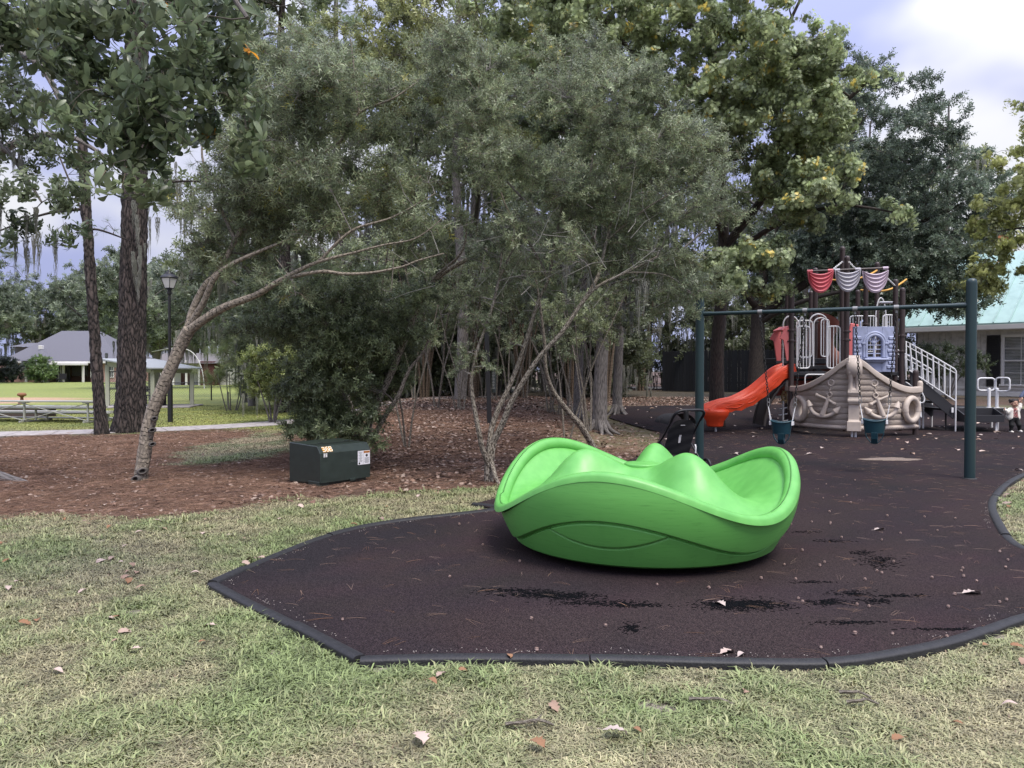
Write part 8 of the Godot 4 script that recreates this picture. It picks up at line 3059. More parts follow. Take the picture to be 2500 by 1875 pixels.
# ================================================================ people
# bones: [a, b, radius a, radius b, colour]; one continuous surface by surface nets
func flesh(m: MB, bones: Array, cell: float, k: float, colour = null) -> void:
	var lo := Vector3.ONE * 1e9
	var hi := Vector3.ONE * -1e9
	for b in bones:
		var r := maxf(b[2], b[3]) + cell * 2.0 + k
		for e in [b[0], b[1]]:
			lo = lo.min(e - Vector3.ONE * r)
			hi = hi.max(e + Vector3.ONE * r)
	var n := Vector3i(((hi - lo) / cell).ceil()) + Vector3i.ONE
	var sx := n.x + 1
	var sy := n.y + 1
	var sz := n.z + 1
	var field := PackedFloat32Array()
	field.resize(sx * sy * sz)
	field.fill(1e3)
	# each bone touches only the cells near it
	for b in bones:
		var r := maxf(b[2], b[3]) + k + cell * 2.5
		var l := ((b[0] as Vector3).min(b[1]) - Vector3.ONE * r - lo) / cell
		var g := ((b[0] as Vector3).max(b[1]) + Vector3.ONE * r - lo) / cell
		var ba: Vector3 = b[1] - b[0]
		var bb := maxf(ba.length_squared(), 1e-9)
		for z in range(maxi(0, int(l.z)), mini(sz - 1, int(g.z) + 1) + 1):
			for y in range(maxi(0, int(l.y)), mini(sy - 1, int(g.y) + 1) + 1):
				for x in range(maxi(0, int(l.x)), mini(sx - 1, int(g.x) + 1) + 1):
					var p := lo + Vector3(x, y, z) * cell
					var t := clampf((p - b[0]).dot(ba) / bb, 0.0, 1.0)
					var d: float = p.distance_to(b[0] + ba * t) - lerpf(b[2], b[3], t)
					var at := (z * sy + y) * sx + x
					var o := field[at]
					var e := maxf(k - absf(o - d), 0.0)
					field[at] = minf(o, d) - e * e / (4.0 * k)
	var ids := {}
	var start := m.v.size()
	for z in sz - 1:
		for y in sy - 1:
			for x in sx - 1:
				var c := PackedFloat32Array()
				var neg := 0
				for q in 8:
					var f := field[((z + (q >> 2)) * sy + y + ((q >> 1) & 1)) * sx + x + (q & 1)]
					c.append(f)
					if f < 0.0: neg += 1
				if neg == 0 or neg == 8: continue
				var sum := Vector3.ZERO
				var cnt := 0
				for e in [[0, 1], [2, 3], [4, 5], [6, 7], [0, 2], [1, 3], [4, 6], [5, 7], [0, 4], [1, 5], [2, 6], [3, 7]]:
					var a: float = c[e[0]]
					var b: float = c[e[1]]
					if (a < 0.0) != (b < 0.0):
						var t := a / (a - b)
						sum += Vector3(e[0] & 1, (e[0] >> 1) & 1, e[0] >> 2).lerp(Vector3(e[1] & 1, (e[1] >> 1) & 1, e[1] >> 2), t)
						cnt += 1
				var g := Vector3(c[1] + c[3] + c[5] + c[7] - c[0] - c[2] - c[4] - c[6], c[2] + c[3] + c[6] + c[7] - c[0] - c[1] - c[4] - c[5], c[4] + c[5] + c[6] + c[7] - c[0] - c[1] - c[2] - c[3])
				var p := lo + (Vector3(x, y, z) + sum / cnt) * cell
				var col := Color.WHITE
				if colour != null: col = colour.call(p)
				else:
					var bd := 1e9
					for b in bones:
						var ba: Vector3 = b[1] - b[0]
						var t := clampf((p - b[0]).dot(ba) / maxf(ba.length_squared(), 1e-9), 0.0, 1.0)
						var d: float = p.distance_to(b[0] + ba * t) - lerpf(b[2], b[3], t)
						if d < bd:
							bd = d
							col = b[4]
				ids[(z * sy + y) * sx + x] = m.p(p, g.normalized(), Vector2.ZERO, col)
	for z in range(1, sz - 1):
		for y in range(1, sy - 1):
			for x in range(1, sx - 1):
				var at := (z * sy + y) * sx + x
				var s := field[at] < 0.0
				if (field[at + 1] < 0.0) != s: _net(m, ids, at, sx, sx * sy)
				if (field[at + sx] < 0.0) != s: _net(m, ids, at, sx * sy, 1)
				if (field[at + sx * sy] < 0.0) != s: _net(m, ids, at, 1, sx)


func _net(m: MB, ids: Dictionary, at: int, u: int, v: int) -> void:
	if ids.has(at) and ids.has(at - u) and ids.has(at - v) and ids.has(at - u - v):
		m.q(ids[at], ids[at - u], ids[at - u - v], ids[at - v])


func hand_bones(w: Vector3, dir: Vector3, palm_n: Vector3, s: float, col: Color, curl: float) -> Array:
	dir = dir.normalized()
	var side := dir.cross(palm_n).normalized()
	var nn := side.cross(dir).normalized()
	var out := []
	for q in [-1.0, -0.33, 0.33, 1.0]: out.append([w, w + dir * 0.42 * s + side * q * 0.16 * s, 0.13 * s, 0.10 * s, col])
	var lens := [0.34, 0.42, 0.40, 0.30]
	for k in 4:
		var q := -1.0 + k * 0.667
		var b := w + dir * 0.46 * s + side * q * 0.2 * s
		var d1 := (dir + side * q * 0.12 + nn * curl * 0.5).normalized()
		var d2 := (dir + nn * curl * 1.6).normalized()
		var m1: Vector3 = b + d1 * lens[k] * 0.55 * s
		out.append([b, m1, 0.075 * s, 0.068 * s, col])
		out.append([m1, m1 + d2 * lens[k] * 0.5 * s, 0.066 * s, 0.055 * s, col])
	var tb := w + dir * 0.12 * s - side * 0.16 * s
	var tm := tb + (dir * 0.6 - side * 0.8 + nn * 0.3).normalized() * 0.26 * s
	out.append([tb, tm, 0.09 * s, 0.08 * s, col])
	out.append([tm, tm + (dir * 0.9 - side * 0.2 + nn * curl).normalized() * 0.2 * s, 0.076 * s, 0.062 * s, col])
	return out


func people() -> void:
	toddler()
	grown_up()


func toddler() -> void:
	var c := on(11.88, -18.2)
	var o := thing("person", "small child in white jacket and black trousers holding a grown-up's hand", "person", c)
	var skin := Color(0.42, 0.25, 0.18)
	var black := Color(0.012, 0.012, 0.014)
	var shirt := Color(0.20, 0.05, 0.055)
	var L := func(x: float, y: float, z: float) -> Vector3: return c + Vector3(x, y, z)
	# facing the viewer, stepping: the child's right side is on the left in the picture
	var bones := [
		[L.call(-0.055, 0.33, 0), L.call(-0.06, 0.19, 0.02), 0.062, 0.048, black], [L.call(-0.06, 0.19, 0.02), L.call(-0.06, 0.06, 0.0), 0.048, 0.036, black],
		[L.call(0.06, 0.33, 0), L.call(0.10, 0.20, 0.04), 0.062, 0.048, black], [L.call(0.10, 0.20, 0.04), L.call(0.155, 0.07, -0.02), 0.048, 0.036, black],
		[L.call(-0.04, 0.35, 0), L.call(0.04, 0.35, 0), 0.075, 0.075, black],
		[L.call(0, 0.40, 0), L.call(0, 0.52, 0), 0.088, 0.08, shirt], [L.call(-0.05, 0.545, -0.005), L.call(0.05, 0.545, -0.005), 0.05, 0.05, shirt],
		[L.call(0, 0.55, 0), L.call(0.0, 0.62, 0.0), 0.038, 0.036, skin],
		[L.call(-0.085, 0.55, 0), L.call(-0.165, 0.50, 0.01), 0.036, 0.03, shirt], [L.call(-0.165, 0.50, 0.01), L.call(-0.235, 0.555, 0.04), 0.029, 0.023, skin],
		[L.call(0.085, 0.55, 0), L.call(0.125, 0.615, 0.01), 0.036, 0.03, shirt], [L.call(0.125, 0.615, 0.01), L.call(0.15, 0.70, 0.01), 0.029, 0.023, skin]]
	var m := MB.new()
	flesh(m, bones, 0.012, 0.03, func(p: Vector3) -> Color:
		var q := p - c
		if q.y > 0.585: return skin
		if q.y < 0.375: return black
		if absf(q.x) > 0.12 and q.y > 0.44: return skin
		# red and pale flowers on a dark top
		var f := noise.get_noise_3d(q.x * 34.0, q.y * 34.0, q.z * 34.0)
		return Color(0.55, 0.18, 0.16) if f > 0.18 else (Color(0.6, 0.5, 0.42) if f < -0.34 else Color(0.09, 0.02, 0.03)))
	# head
	var hc: Vector3 = L.call(0.0, 0.705, 0.012)
	var hb := [[hc + Vector3(0, 0.015, -0.012), hc + Vector3(0, 0.015, 0.0), 0.079, 0.078, skin], [hc + Vector3(0, -0.03, 0.022), hc + Vector3(0, -0.045, 0.03), 0.055, 0.04, skin],
		[hc + Vector3(0, -0.004, 0.078), hc + Vector3(0, -0.018, 0.088), 0.008, 0.011, skin], [hc + Vector3(-0.035, -0.025, 0.048), hc + Vector3(-0.03, -0.03, 0.05), 0.028, 0.026, skin], [hc + Vector3(0.035, -0.025, 0.048), hc + Vector3(0.03, -0.03, 0.05), 0.028, 0.026, skin],
		[hc + Vector3(-0.079, -0.005, 0.0), hc + Vector3(-0.08, -0.015, 0.0), 0.014, 0.011, skin], [hc + Vector3(0.079, -0.005, 0.0), hc + Vector3(0.08, -0.015, 0.0), 0.014, 0.011, skin]]
	flesh(m, hb, 0.006, 0.012, func(p: Vector3) -> Color:
		var q := p - hc
		if q.z > 0.03:
			for s in [-1.0, 1.0]:
				if Vector2((q.x - s * 0.029) / 0.012, (q.y - 0.004) / 0.007).length() < 1.0: return Color(0.02, 0.015, 0.015)
				if Vector2((q.x - s * 0.03) / 0.017, (q.y - 0.022) / 0.004).length() < 1.0: return Color(0.05, 0.03, 0.025)
			if Vector2(q.x / 0.018, (q.y + 0.045) / 0.006).length() < 1.0: return Color(0.36, 0.11, 0.10)
		return skin)
	flesh(m, hand_bones(L.call(-0.235, 0.555, 0.04), Vector3(-0.6, 0.55, 0.4), Vector3(0.2, 0.3, 1), 0.085, skin, 0.35), 0.005, 0.006)
	flesh(m, hand_bones(L.call(0.15, 0.70, 0.01), Vector3(0.25, 0.95, 0.0), Vector3(1, 0, 0.3), 0.085, skin, 0.8), 0.005, 0.006)
	part(o, "body", m, M.plain)
	# hair with two bunches
	var hr := MB.new()
	var hcol := Color(0.018, 0.013, 0.012)
	flesh(hr, [[hc + Vector3(0, 0.03, -0.02), hc + Vector3(0, 0.028, -0.012), 0.083, 0.081, hcol], [hc + Vector3(-0.045, 0.055, 0.022), hc + Vector3(0.045, 0.055, 0.022), 0.034, 0.034, hcol],
		[hc + Vector3(-0.06, 0.06, -0.02), hc + Vector3(-0.088, 0.075, -0.02), 0.022, 0.028, hcol], [hc + Vector3(-0.088, 0.075, -0.02), hc + Vector3(-0.108, 0.03, -0.01), 0.028, 0.014, hcol],
		[hc + Vector3(0.06, 0.06, -0.02), hc + Vector3(0.088, 0.075, -0.02), 0.022, 0.028, hcol], [hc + Vector3(0.088, 0.075, -0.02), hc + Vector3(0.108, 0.03, -0.01), 0.028, 0.014, hcol]], 0.007, 0.012)
	part(o, "hair", hr, M.plain)
	# quilted jacket, open in front
	var wcol := Color(0.70, 0.67, 0.60)
	var j := MB.new()
	flesh(j, [[L.call(-0.062, 0.37, -0.015), L.call(-0.055, 0.53, -0.012), 0.088, 0.075, wcol], [L.call(0.075, 0.37, -0.015), L.call(0.06, 0.53, -0.012), 0.083, 0.075, wcol], [L.call(-0.06, 0.40, -0.05), L.call(0.06, 0.42, -0.05), 0.08, 0.08, wcol], [L.call(0, 0.565, -0.03), L.call(0, 0.57, -0.025), 0.055, 0.055, wcol],
		[L.call(-0.085, 0.55, 0), L.call(-0.165, 0.50, 0.01), 0.058, 0.05, wcol], [L.call(-0.165, 0.50, 0.01), L.call(-0.222, 0.545, 0.035), 0.048, 0.04, wcol],
		[L.call(0.085, 0.55, 0), L.call(0.125, 0.615, 0.01), 0.058, 0.05, wcol], [L.call(0.125, 0.615, 0.01), L.call(0.146, 0.68, 0.01), 0.048, 0.04, wcol]], 0.011, 0.02)
	# open the front: pull the strip over the shirt behind the chest
	for q in j.v.size():
		var p := j.v[q] - c
		if p.x > -0.012 and p.x < 0.052 and p.z > 0.02 and p.y < 0.60: j.v[q].z -= 0.07
	part(o, "jacket", j, M.plain)
	for s in [[-0.06, 0.0, 0.0], [0.155, -0.02, 0.02]]:
		var sh := MB.new()
		flesh(sh, [[L.call(s[0], 0.03 + s[2], s[1] - 0.02), L.call(s[0], 0.024 + s[2], s[1] + 0.06), 0.032, 0.028, Color(0.72, 0.68, 0.64)], [L.call(s[0], 0.05 + s[2], s[1] - 0.015), L.call(s[0], 0.03 + s[2], s[1] + 0.03), 0.03, 0.028, Color(0.72, 0.68, 0.64)]], 0.008, 0.01)
		part(o, "shoe", sh, M.plain)


func grown_up() -> void:
	var c := on(12.62, -18.25)
	var o := thing("person", "grown-up in a blue denim jacket beside the child, mostly past the edge", "person", c)
	var skin := Color(0.42, 0.25, 0.18)
	var denim := Color(0.10, 0.125, 0.20)
	var dark := Color(0.03, 0.03, 0.035)
	var L := func(x: float, y: float, z: float) -> Vector3: return c + Vector3(x, y, z)
	var bones := [
		[L.call(-0.10, 0.86, 0), L.call(-0.11, 0.48, 0.02), 0.095, 0.065, dark], [L.call(-0.11, 0.48, 0.02), L.call(-0.11, 0.09, -0.02), 0.063, 0.042, dark],
		[L.call(0.10, 0.86, 0), L.call(0.12, 0.48, 0.06), 0.095, 0.065, dark], [L.call(0.12, 0.48, 0.06), L.call(0.13, 0.09, 0.03), 0.063, 0.042, dark],
		[L.call(-0.08, 0.92, 0), L.call(0.08, 0.92, 0), 0.12, 0.12, dark], [L.call(0, 1.0, 0), L.call(0, 1.28, 0), 0.13, 0.14, denim], [L.call(-0.12, 1.36, 0), L.call(0.12, 1.36, 0), 0.075, 0.075, denim],
		[L.call(0, 1.38, 0), L.call(0, 1.48, 0.01), 0.055, 0.05, skin],
		[L.call(-0.19, 1.36, 0), L.call(-0.36, 1.14, 0.02), 0.062, 0.052, denim], [L.call(-0.36, 1.14, 0.02), L.call(-0.55, 0.86, 0.02), 0.05, 0.042, denim],
		[L.call(0.19, 1.36, 0), L.call(0.24, 1.08, 0.0), 0.062, 0.052, denim], [L.call(0.24, 1.08, 0.0), L.call(0.25, 0.83, 0.05), 0.05, 0.036, denim],
		[L.call(-0.11, 0.04, -0.04), L.call(-0.11, 0.035, 0.12), 0.042, 0.036, dark], [L.call(0.13, 0.04, 0.01), L.call(0.14, 0.035, 0.17), 0.042, 0.036, dark]]
	var m := MB.new()
	flesh(m, bones, 0.02, 0.045)
	var hc: Vector3 = L.call(0, 1.58, 0.02)
	flesh(m, [[hc + Vector3(0, 0.02, -0.015), hc + Vector3(0, 0.02, 0), 0.095, 0.09, skin], [hc + Vector3(0, -0.05, 0.03), hc + Vector3(0, -0.08, 0.04), 0.06, 0.045, skin], [hc + Vector3(0, 0.0, 0.09), hc + Vector3(0, -0.03, 0.108), 0.01, 0.014, skin], [hc + Vector3(-0.09, 0, 0), hc + Vector3(-0.092, -0.02, 0), 0.018, 0.014, skin], [hc + Vector3(0.09, 0, 0), hc + Vector3(0.092, -0.02, 0), 0.018, 0.014, skin]], 0.009, 0.018, func(p: Vector3) -> Color:
		var q := p - hc
		if q.z > 0.04:
			for s in [-1.0, 1.0]:
				if Vector2((q.x - s * 0.035) / 0.014, (q.y - 0.008) / 0.008).length() < 1.0: return Color(0.02, 0.015, 0.015)
			if Vector2(q.x / 0.026, (q.y + 0.06) / 0.008).length() < 1.0: return Color(0.36, 0.11, 0.10)
		return skin)
	flesh(m, hand_bones(L.call(-0.55, 0.86, 0.02), Vector3(-0.35, -0.9, 0.0), Vector3(-1, 0.2, 0.3), 0.17, skin, 0.7), 0.007, 0.01)
	flesh(m, hand_bones(L.call(0.25, 0.83, 0.05), Vector3(0.05, -1, 0.1), Vector3(-1, 0, 0), 0.17, skin, 0.4), 0.007, 0.01)
	part(o, "body", m, M.plain)
	var hr := MB.new()
	var hcol := Color(0.02, 0.014, 0.012)
	flesh(hr, [[hc + Vector3(0, 0.04, -0.03), hc + Vector3(0, 0.035, -0.02), 0.1, 0.098, hcol], [hc + Vector3(-0.06, 0, -0.06), hc + Vector3(-0.07, -0.2, -0.06), 0.05, 0.03, hcol], [hc + Vector3(0.06, 0, -0.06), hc + Vector3(0.07, -0.2, -0.06), 0.05, 0.03, hcol], [hc + Vector3(0, -0.02, -0.08), hc + Vector3(0, -0.22, -0.08), 0.06, 0.05, hcol]], 0.012, 0.02)
	part(o, "hair", hr, M.plain)


# ================================================================ fallen leaves, needles, acorns, sticks
func dry_leaf(sd: int, lobed := true) -> ArrayMesh:
	var m := MB.new()
	var r := RandomNumberGenerator.new()
	r.seed = sd
	# curled blade: a spine that arches, sides that roll up
	var n := 8
	var arch := r.randf_range(0.12, 0.4)
	var roll := r.randf_range(0.3, 1.0)
	var twist := r.randf_range(-0.5, 0.5)
	var width := [0.05, 0.16, 0.34, 0.20, 0.42, 0.24, 0.34, 0.16, 0.02] if lobed else [0.03, 0.14, 0.22, 0.27, 0.28, 0.25, 0.2, 0.12, 0.01]
	var f := func(i: int, j: int) -> Vector3:
		var t := float(j) / n
		var u := (i - 2) / 2.0
		var w: float = width[j] * 0.95
		var a := u * roll
		return Vector3(sin(a) / maxf(roll, 0.2) * w + 0.06 * sin(t * 3.0 + twist), (1.0 - cos(a)) * w * 0.9 + arch * sin(t * PI) * 0.55 + 0.02 + u * twist * t * 0.25, t - 0.5)
	m.sheet(4, n, f, true)
	for k in m.n.size():
		if m.n[k].y < 0.0: m.n[k] = -m.n[k]
	m.tube([Vector3(0, 0.02, -0.5), Vector3(0.03, 0.01, -0.75)], 0.012, 4)
	return m.mesh(M.dry)


func blob_filter(x: float, z: float) -> bool:
	return Vector2(x - 1.1, -z - 6.48).length() > 1.02


func litter() -> void:
	var leaves := []
	for k in 5: leaves.append(dry_leaf(200 + k, k < 4))
	var tints := [Color(0.34, 0.25, 0.20), Color(0.44, 0.34, 0.29), Color(0.22, 0.115, 0.06), Color(0.27, 0.18, 0.13), Color(0.40, 0.33, 0.295)]
	# ---- single leaves one can point to
	var special := [
		["large pale curled leaf near the right end of the front kerb", 2105, 1296, 0.155, 1.5, 4], ["white upturned leaf on the black worn streak below the spinner", 1558, 1320, 0.10, 0.6, 4],
		["curled two-tone leaf on the surfacing right of the spinner", 1903, 1154, 0.13, 1.7, 4], ["flat grey leaf lying just inside the front kerb", 1575, 1428, 0.11, 1.9, 1],
		["thin pale leaf beside the flat grey one at the front kerb", 1606, 1434, 0.08, 2.2, 4], ["pinkish lobed leaf in the grass at the bottom of the lawn", 905, 1625, 0.12, 0.3, 1],
		["rust-red leaf at the bottom edge of the lawn, left of centre", 1160, 1640, 0.10, 0.8, 2], ["pale broken leaf in the grass at the bottom, near centre", 1330, 1612, 0.12, 1.2, 4],
		["brown leaf standing against the front kerb", 1100, 1440, 0.06, 0.2, 2], ["tan leaf in the grass below the front kerb's left part", 930, 1500, 0.09, 0.9, 2]]
	var i := 0
	for s in special:
		var d: float = 2493.0 / (s[2] - 800.0)
		var p := Vector3((s[1] - 1106.0) / 1662.0 * d, 0, -d)
		var o := MeshInstance3D.new()
		o.name = numbered("fallen_leaf")
		var mat: StandardMaterial3D = std(tints[s[5]].r, tints[s[5]].g, tints[s[5]].b, 0.9)
		o.mesh = leaves[i % 5]
		o.material_override = mat
		add_child(o, true)
		tag(o, s[0], "leaf")
		o.position = p + Vector3(0, 0.034 if in_rubber(p.x, p.z) else 0.045, 0)
		o.basis = Basis(Vector3.UP, s[4]).scaled(Vector3.ONE * s[3] * 0.82)
		i += 1
	# ---- scattered leaves on the surfacing, each a thing
	var mats := []
	for t in tints: mats.append(std(t.r, t.g, t.b, 0.9))
	var placed := 0
	while placed < 150:
		var d := 4.3 + 20.0 * pow(rng.randf(), 0.38)
		var x := rr(-1.5, 14.0)
		if absf(x) > d * 0.70 or not in_rubber(x, -d) or not blob_filter(x, -d): continue
		if d < 9.0 and rng.randf() < 0.8: continue
		var o := MeshInstance3D.new()
		o.name = numbered("fallen_leaf")
		o.mesh = leaves[rng.randi() % 5]
		o.material_override = mats[[0, 1, 1, 4, 4, 3][rng.randi() % 6]]
		add_child(o, true)
		tag(o, "small pale dry oak leaf lying on the dark surfacing", "leaf", "dry leaves scattered over the surfacing")
		o.position = Vector3(x, h(x, -d) + 0.033, -d)
		o.basis = Basis(Vector3.UP, rr(0, TAU)).scaled(Vector3(1, rr(0.5, 1.1), 1) * rr(0.08, 0.15))
		placed += 1
	placed = 0
	while placed < 70:
		var d := 3.0 + 6.5 * rng.randf()
		var x := rr(-0.68, 0.68) * d
		if in_rubber(x, -d) or in_rubber(x, -d - 0.1) or straw(x, -d) > 0.3: continue
		var o := MeshInstance3D.new()
		o.name = numbered("fallen_leaf")
		o.mesh = leaves[rng.randi() % 5]
		o.material_override = mats[[0, 1, 2, 2, 3, 3, 1][rng.randi() % 7]]
		add_child(o, true)
		tag(o, "small dry brown or tan leaf lying in the lawn grass", "leaf", "dry leaves scattered over the lawn")
		o.position = on(x, -d) + Vector3(0, rr(0.018, 0.035), 0)
		o.basis = (Basis(Vector3.UP, rr(0, TAU)) * Basis(Vector3(1, 0, 0), rr(-0.4, 0.4))).scaled(Vector3.ONE * rr(0.045, 0.085))
		placed += 1
	# ---- leaf litter and pine straw as a mass
	for kind in 5:
		var xf := []
		var cols := PackedColorArray()
		var n := 0
		while n < 4600:
			var d := 7.4 + 21.0 * pow(rng.randf(), 0.8)
			var x := rr(-10.5, 9.5)
			if absf(x) > d * 0.72 or in_rubber(x, -d): continue
			var st := straw(x, -d)
			var mossy := 0.3 if x > 0.0 else 0.05
			if rng.randf() > maxf(st * (0.9 if x < -3.2 else 0.95), mossy * 0.6): continue
			var s := rr(0.04, 0.095) * (1.15 if x > -3.2 else 0.85)
			xf.append(Transform3D(Basis(Vector3.UP, rr(0, TAU)) * Basis(Vector3(1, 0, 0), rr(-0.5, 0.5)).scaled(Vector3(s, s * rr(0.5, 1.2), s)), on(x, -d) + Vector3(0, 0.012, 0)))
			var tc: Color = [Color(0.20, 0.125, 0.09), Color(0.15, 0.085, 0.06), Color(0.27, 0.195, 0.155), Color(0.11, 0.065, 0.05), Color(0.32, 0.25, 0.205)][[0, 0, 1, 1, 2, 3, 2, 4][rng.randi() % 8]]
			cols.append(tc * rr(0.75, 1.25))
			n += 1
		scatter(self, "leaf_litter", leaves[kind], xf, cols)
	# needles: bundles of three, bent
	var bundle := func(sd: int, n: int, spread: float) -> ArrayMesh:
		var m := MB.new()
		var r := RandomNumberGenerator.new()
		r.seed = sd
		for k in n:
			var a := r.randf_range(-spread, spread)
			var dv := Vector3(sin(a), 0, cos(a))
			var sv := Vector3(dv.z, 0, -dv.x)
			var b := r.randf_range(-0.25, 0.25)
			var st := sv * r.randf_range(-0.1, 0.1) * spread
			var pts := [st, st + dv * 0.33 + sv * b * 0.12 + Vector3(0, 0.06, 0), st + dv * 0.66 + sv * b * 0.4 + Vector3(0, 0.05, 0), st + dv + sv * b * 0.8 + Vector3(0, 0.01, 0)]
			var tone := r.randf_range(0.8, 1.2)
			m.tube(pts, [0.0055, 0.0055, 0.005, 0.002], 3, false, Color(tone, tone, tone))
		return m.mesh(M.dry)
	var fas := [bundle.call(1, 3, 0.25), bundle.call(2, 2, 0.35), bundle.call(3, 3, 0.6)]
	var mats3 := [bundle.call(4, 10, 2.6), bundle.call(5, 10, 3.1)]
	for kind in 3:
		var xf := []
		var cols := PackedColorArray()
		while xf.size() < 520:
			var d := 3.8 + 16.0 * pow(rng.randf(), 0.8)
			var x := rr(-2.2, 10.0)
			if absf(x) > d * 0.70 or not in_rubber(x, -d) or not blob_filter(x, -d): continue
			var s := rr(0.08, 0.16)
			xf.append(Transform3D(Basis(Vector3.UP, rr(0, TAU)).scaled(Vector3(s, s * 0.5, s)), Vector3(x, h(x, -d) + 0.033, -d)))
			cols.append(Color(0.33, 0.24, 0.19).lerp(Color(0.26, 0.13, 0.06), rng.randf()) * rr(0.6, 1.1))
		scatter(self, "pine_needles", fas[kind], xf, cols)
	for kind in 2:
		var xf := []
		var cols := PackedColorArray()
		var tries := 0
		while xf.size() < 9000 and tries < 200000:
			tries += 1
			var d := 7.2 + 13.0 * pow(rng.randf(), 0.9)
			var x := rr(-11.0, 3.0)
			if absf(x) > d * 0.70 or in_rubber(x, -d): continue
			if rng.randf() > straw(x, -d) * (1.0 if x < -2.0 else 0.5): continue
			var s := rr(0.13, 0.26)
			xf.append(Transform3D(Basis(Vector3.UP, rr(0, TAU)) * Basis(Vector3(1, 0, 0), rr(-0.2, 0.2)).scaled(Vector3.ONE * s), on(x, -d) + Vector3(0, 0.006, 0)))
			cols.append(Color(0.12, 0.063, 0.044).lerp(Color(0.33, 0.205, 0.14), rng.randf()) * rr(0.5, 1.4))
		scatter(self, "pine_straw", mats3[kind], xf, cols)
	# acorns
	var am := MB.new()
	am.ball(Vector3(0, 0.5, 0), Vector3(0.5, 0.52, 0.5), 10, 7)
	am.ball(Vector3(0, 0.82, 0), Vector3(0.53, 0.25, 0.53), 10, 5, Basis(), Color(0.6, 0.55, 0.5))
	var acorn := am.mesh(vcol(0.6))
	(acorn.surface_get_material(0) as StandardMaterial3D).albedo_color = lin(0.30, 0.215, 0.19)
	placed = 0
	while placed < 90:
		var d := 3.95 + 7.0 * pow(rng.randf(), 1.3)
		var x := rr(-1.2, 5.0)
		if rng.randf() < 0.55: x = rr(1.4, 4.2)
		if absf(x) > d * 0.69 or not in_rubber(x, -d) or Vector2(x - 1.1, d - 6.48).length() < 1.1: continue
		var o := MeshInstance3D.new()
		o.name = numbered("acorn")
		o.mesh = acorn
		add_child(o, true)
		tag(o, "small round tan acorn lying on the dark surfacing", "acorn", "acorns scattered over the surfacing")
		o.position = Vector3(x, 0.032, -d)
		o.basis = (Basis(Vector3.UP, rr(0, TAU)) * Basis(Vector3(1, 0, 0), rr(-0.6, 0.6))).scaled(Vector3.ONE * rr(0.016, 0.022))
		placed += 1
	# sticks in the grass
	var st := [[1145, 1586, 0.20, 0.1, "grey forked stick in the grass at the bottom centre"], [1540, 1535, 0.19, -0.15, "curved pale stick in the grass below the front kerb"], [1868, 1538, 0.14, 0.05, "short thick tan stick in the grass at lower right"], [1852, 1520, 0.13, -0.25, "thin split stick just above the short thick one"]]
	for s in st:
		var d: float = 2493.0 / (s[1] - 800.0)
		var c := Vector3((s[0] - 1106.0) / 1662.0 * d, 0.035, -d)
		var m := MB.new()
		var ax := Vector3(cos(s[3]), 0, -sin(s[3]))
		var pts := smooth([c - ax * s[2] / 2, c - ax * s[2] * 0.15 + Vector3(0, 0.012, 0.018), c + ax * s[2] * 0.2 + Vector3(0, 0.004, -0.012), c + ax * s[2] / 2 + Vector3(0, -0.008, 0.01)], 5)
		m.tube(pts, _taper(pts.size(), 0.0085, 0.0045), 7, true, Color.WHITE, func(a: float, l: float, r: float) -> float: return r * (1.0 + 0.25 * noise.get_noise_3d(cos(a) * 2, l * 50.0, sin(a) * 2)))
		if s[0] == 1145: m.tube([c + ax * 0.02, c + ax * 0.05 + Vector3(0, 0.01, -0.05)], [0.006, 0.003], 6)
		single("stick", m, M.grey_bark, c, s[4], "stick")
	# worn streaks in the surfacing: loose black shreds in shallow hollows
	var sm := MB.new()
	sm.box(Vector3(0, 0.25, 0), Vector3(0.35, 0.4, 1.0), Basis(), 0.08)
	var shred := sm.mesh(M.shreds)
	var worn := [[1110,1288,75,6],[1160,1297,110,9],[1230,1303,60,9],[1300,1317,110,7],[1363,1373,22,13],[1560,1322,55,12],[1610,1320,85,16],[1790,1315,50,9],[1840,1295,45,7],[1905,1225,42,18],[1865,1205,30,8],[1800,1178,40,4],[1835,1360,70,5],[1890,1312,40,7],[1200,1300,90,9],[1640,1322,70,11],[1590,1318,50,10],[1740,1158,30,3],[1950,1300,60,4],[1380,1322,70,5],[1760,1270,50,3],[2050,1375,90,3]]
	var xf := []
	for w in worn:
		var cnt := int(w[2] * w[3] * 0.3) + 20
		for k in cnt:
			var u: float = w[0] + rng.randfn() * w[2] * 0.5
			var v: float = w[1] + rng.randfn() * w[3] * 0.42
			var d := 2493.0 / (v - 800.0)
			var x := (u - 1106.0) / 1662.0 * d
			if not in_rubber(x, -d): continue
			var s := rr(0.008, 0.024)
			xf.append(Transform3D(Basis(Vector3.UP, rr(0, TAU)) * Basis(Vector3(1, 0, 0), rr(-0.7, 0.7)).scaled(Vector3(s * 0.6, 0.007, s * 1.5)), Vector3(x, 0.0315, -d)))
	scatter(self, "rubber_shreds", shred, xf, PackedColorArray())
	# grit washed against the kerb
	var gm := MB.new()
	gm.ball(Vector3.ZERO, Vector3(0.5, 0.35, 0.5), 6, 4)
	var grit := gm.mesh(std(0.24, 0.21, 0.19, 0.9))
	xf = []
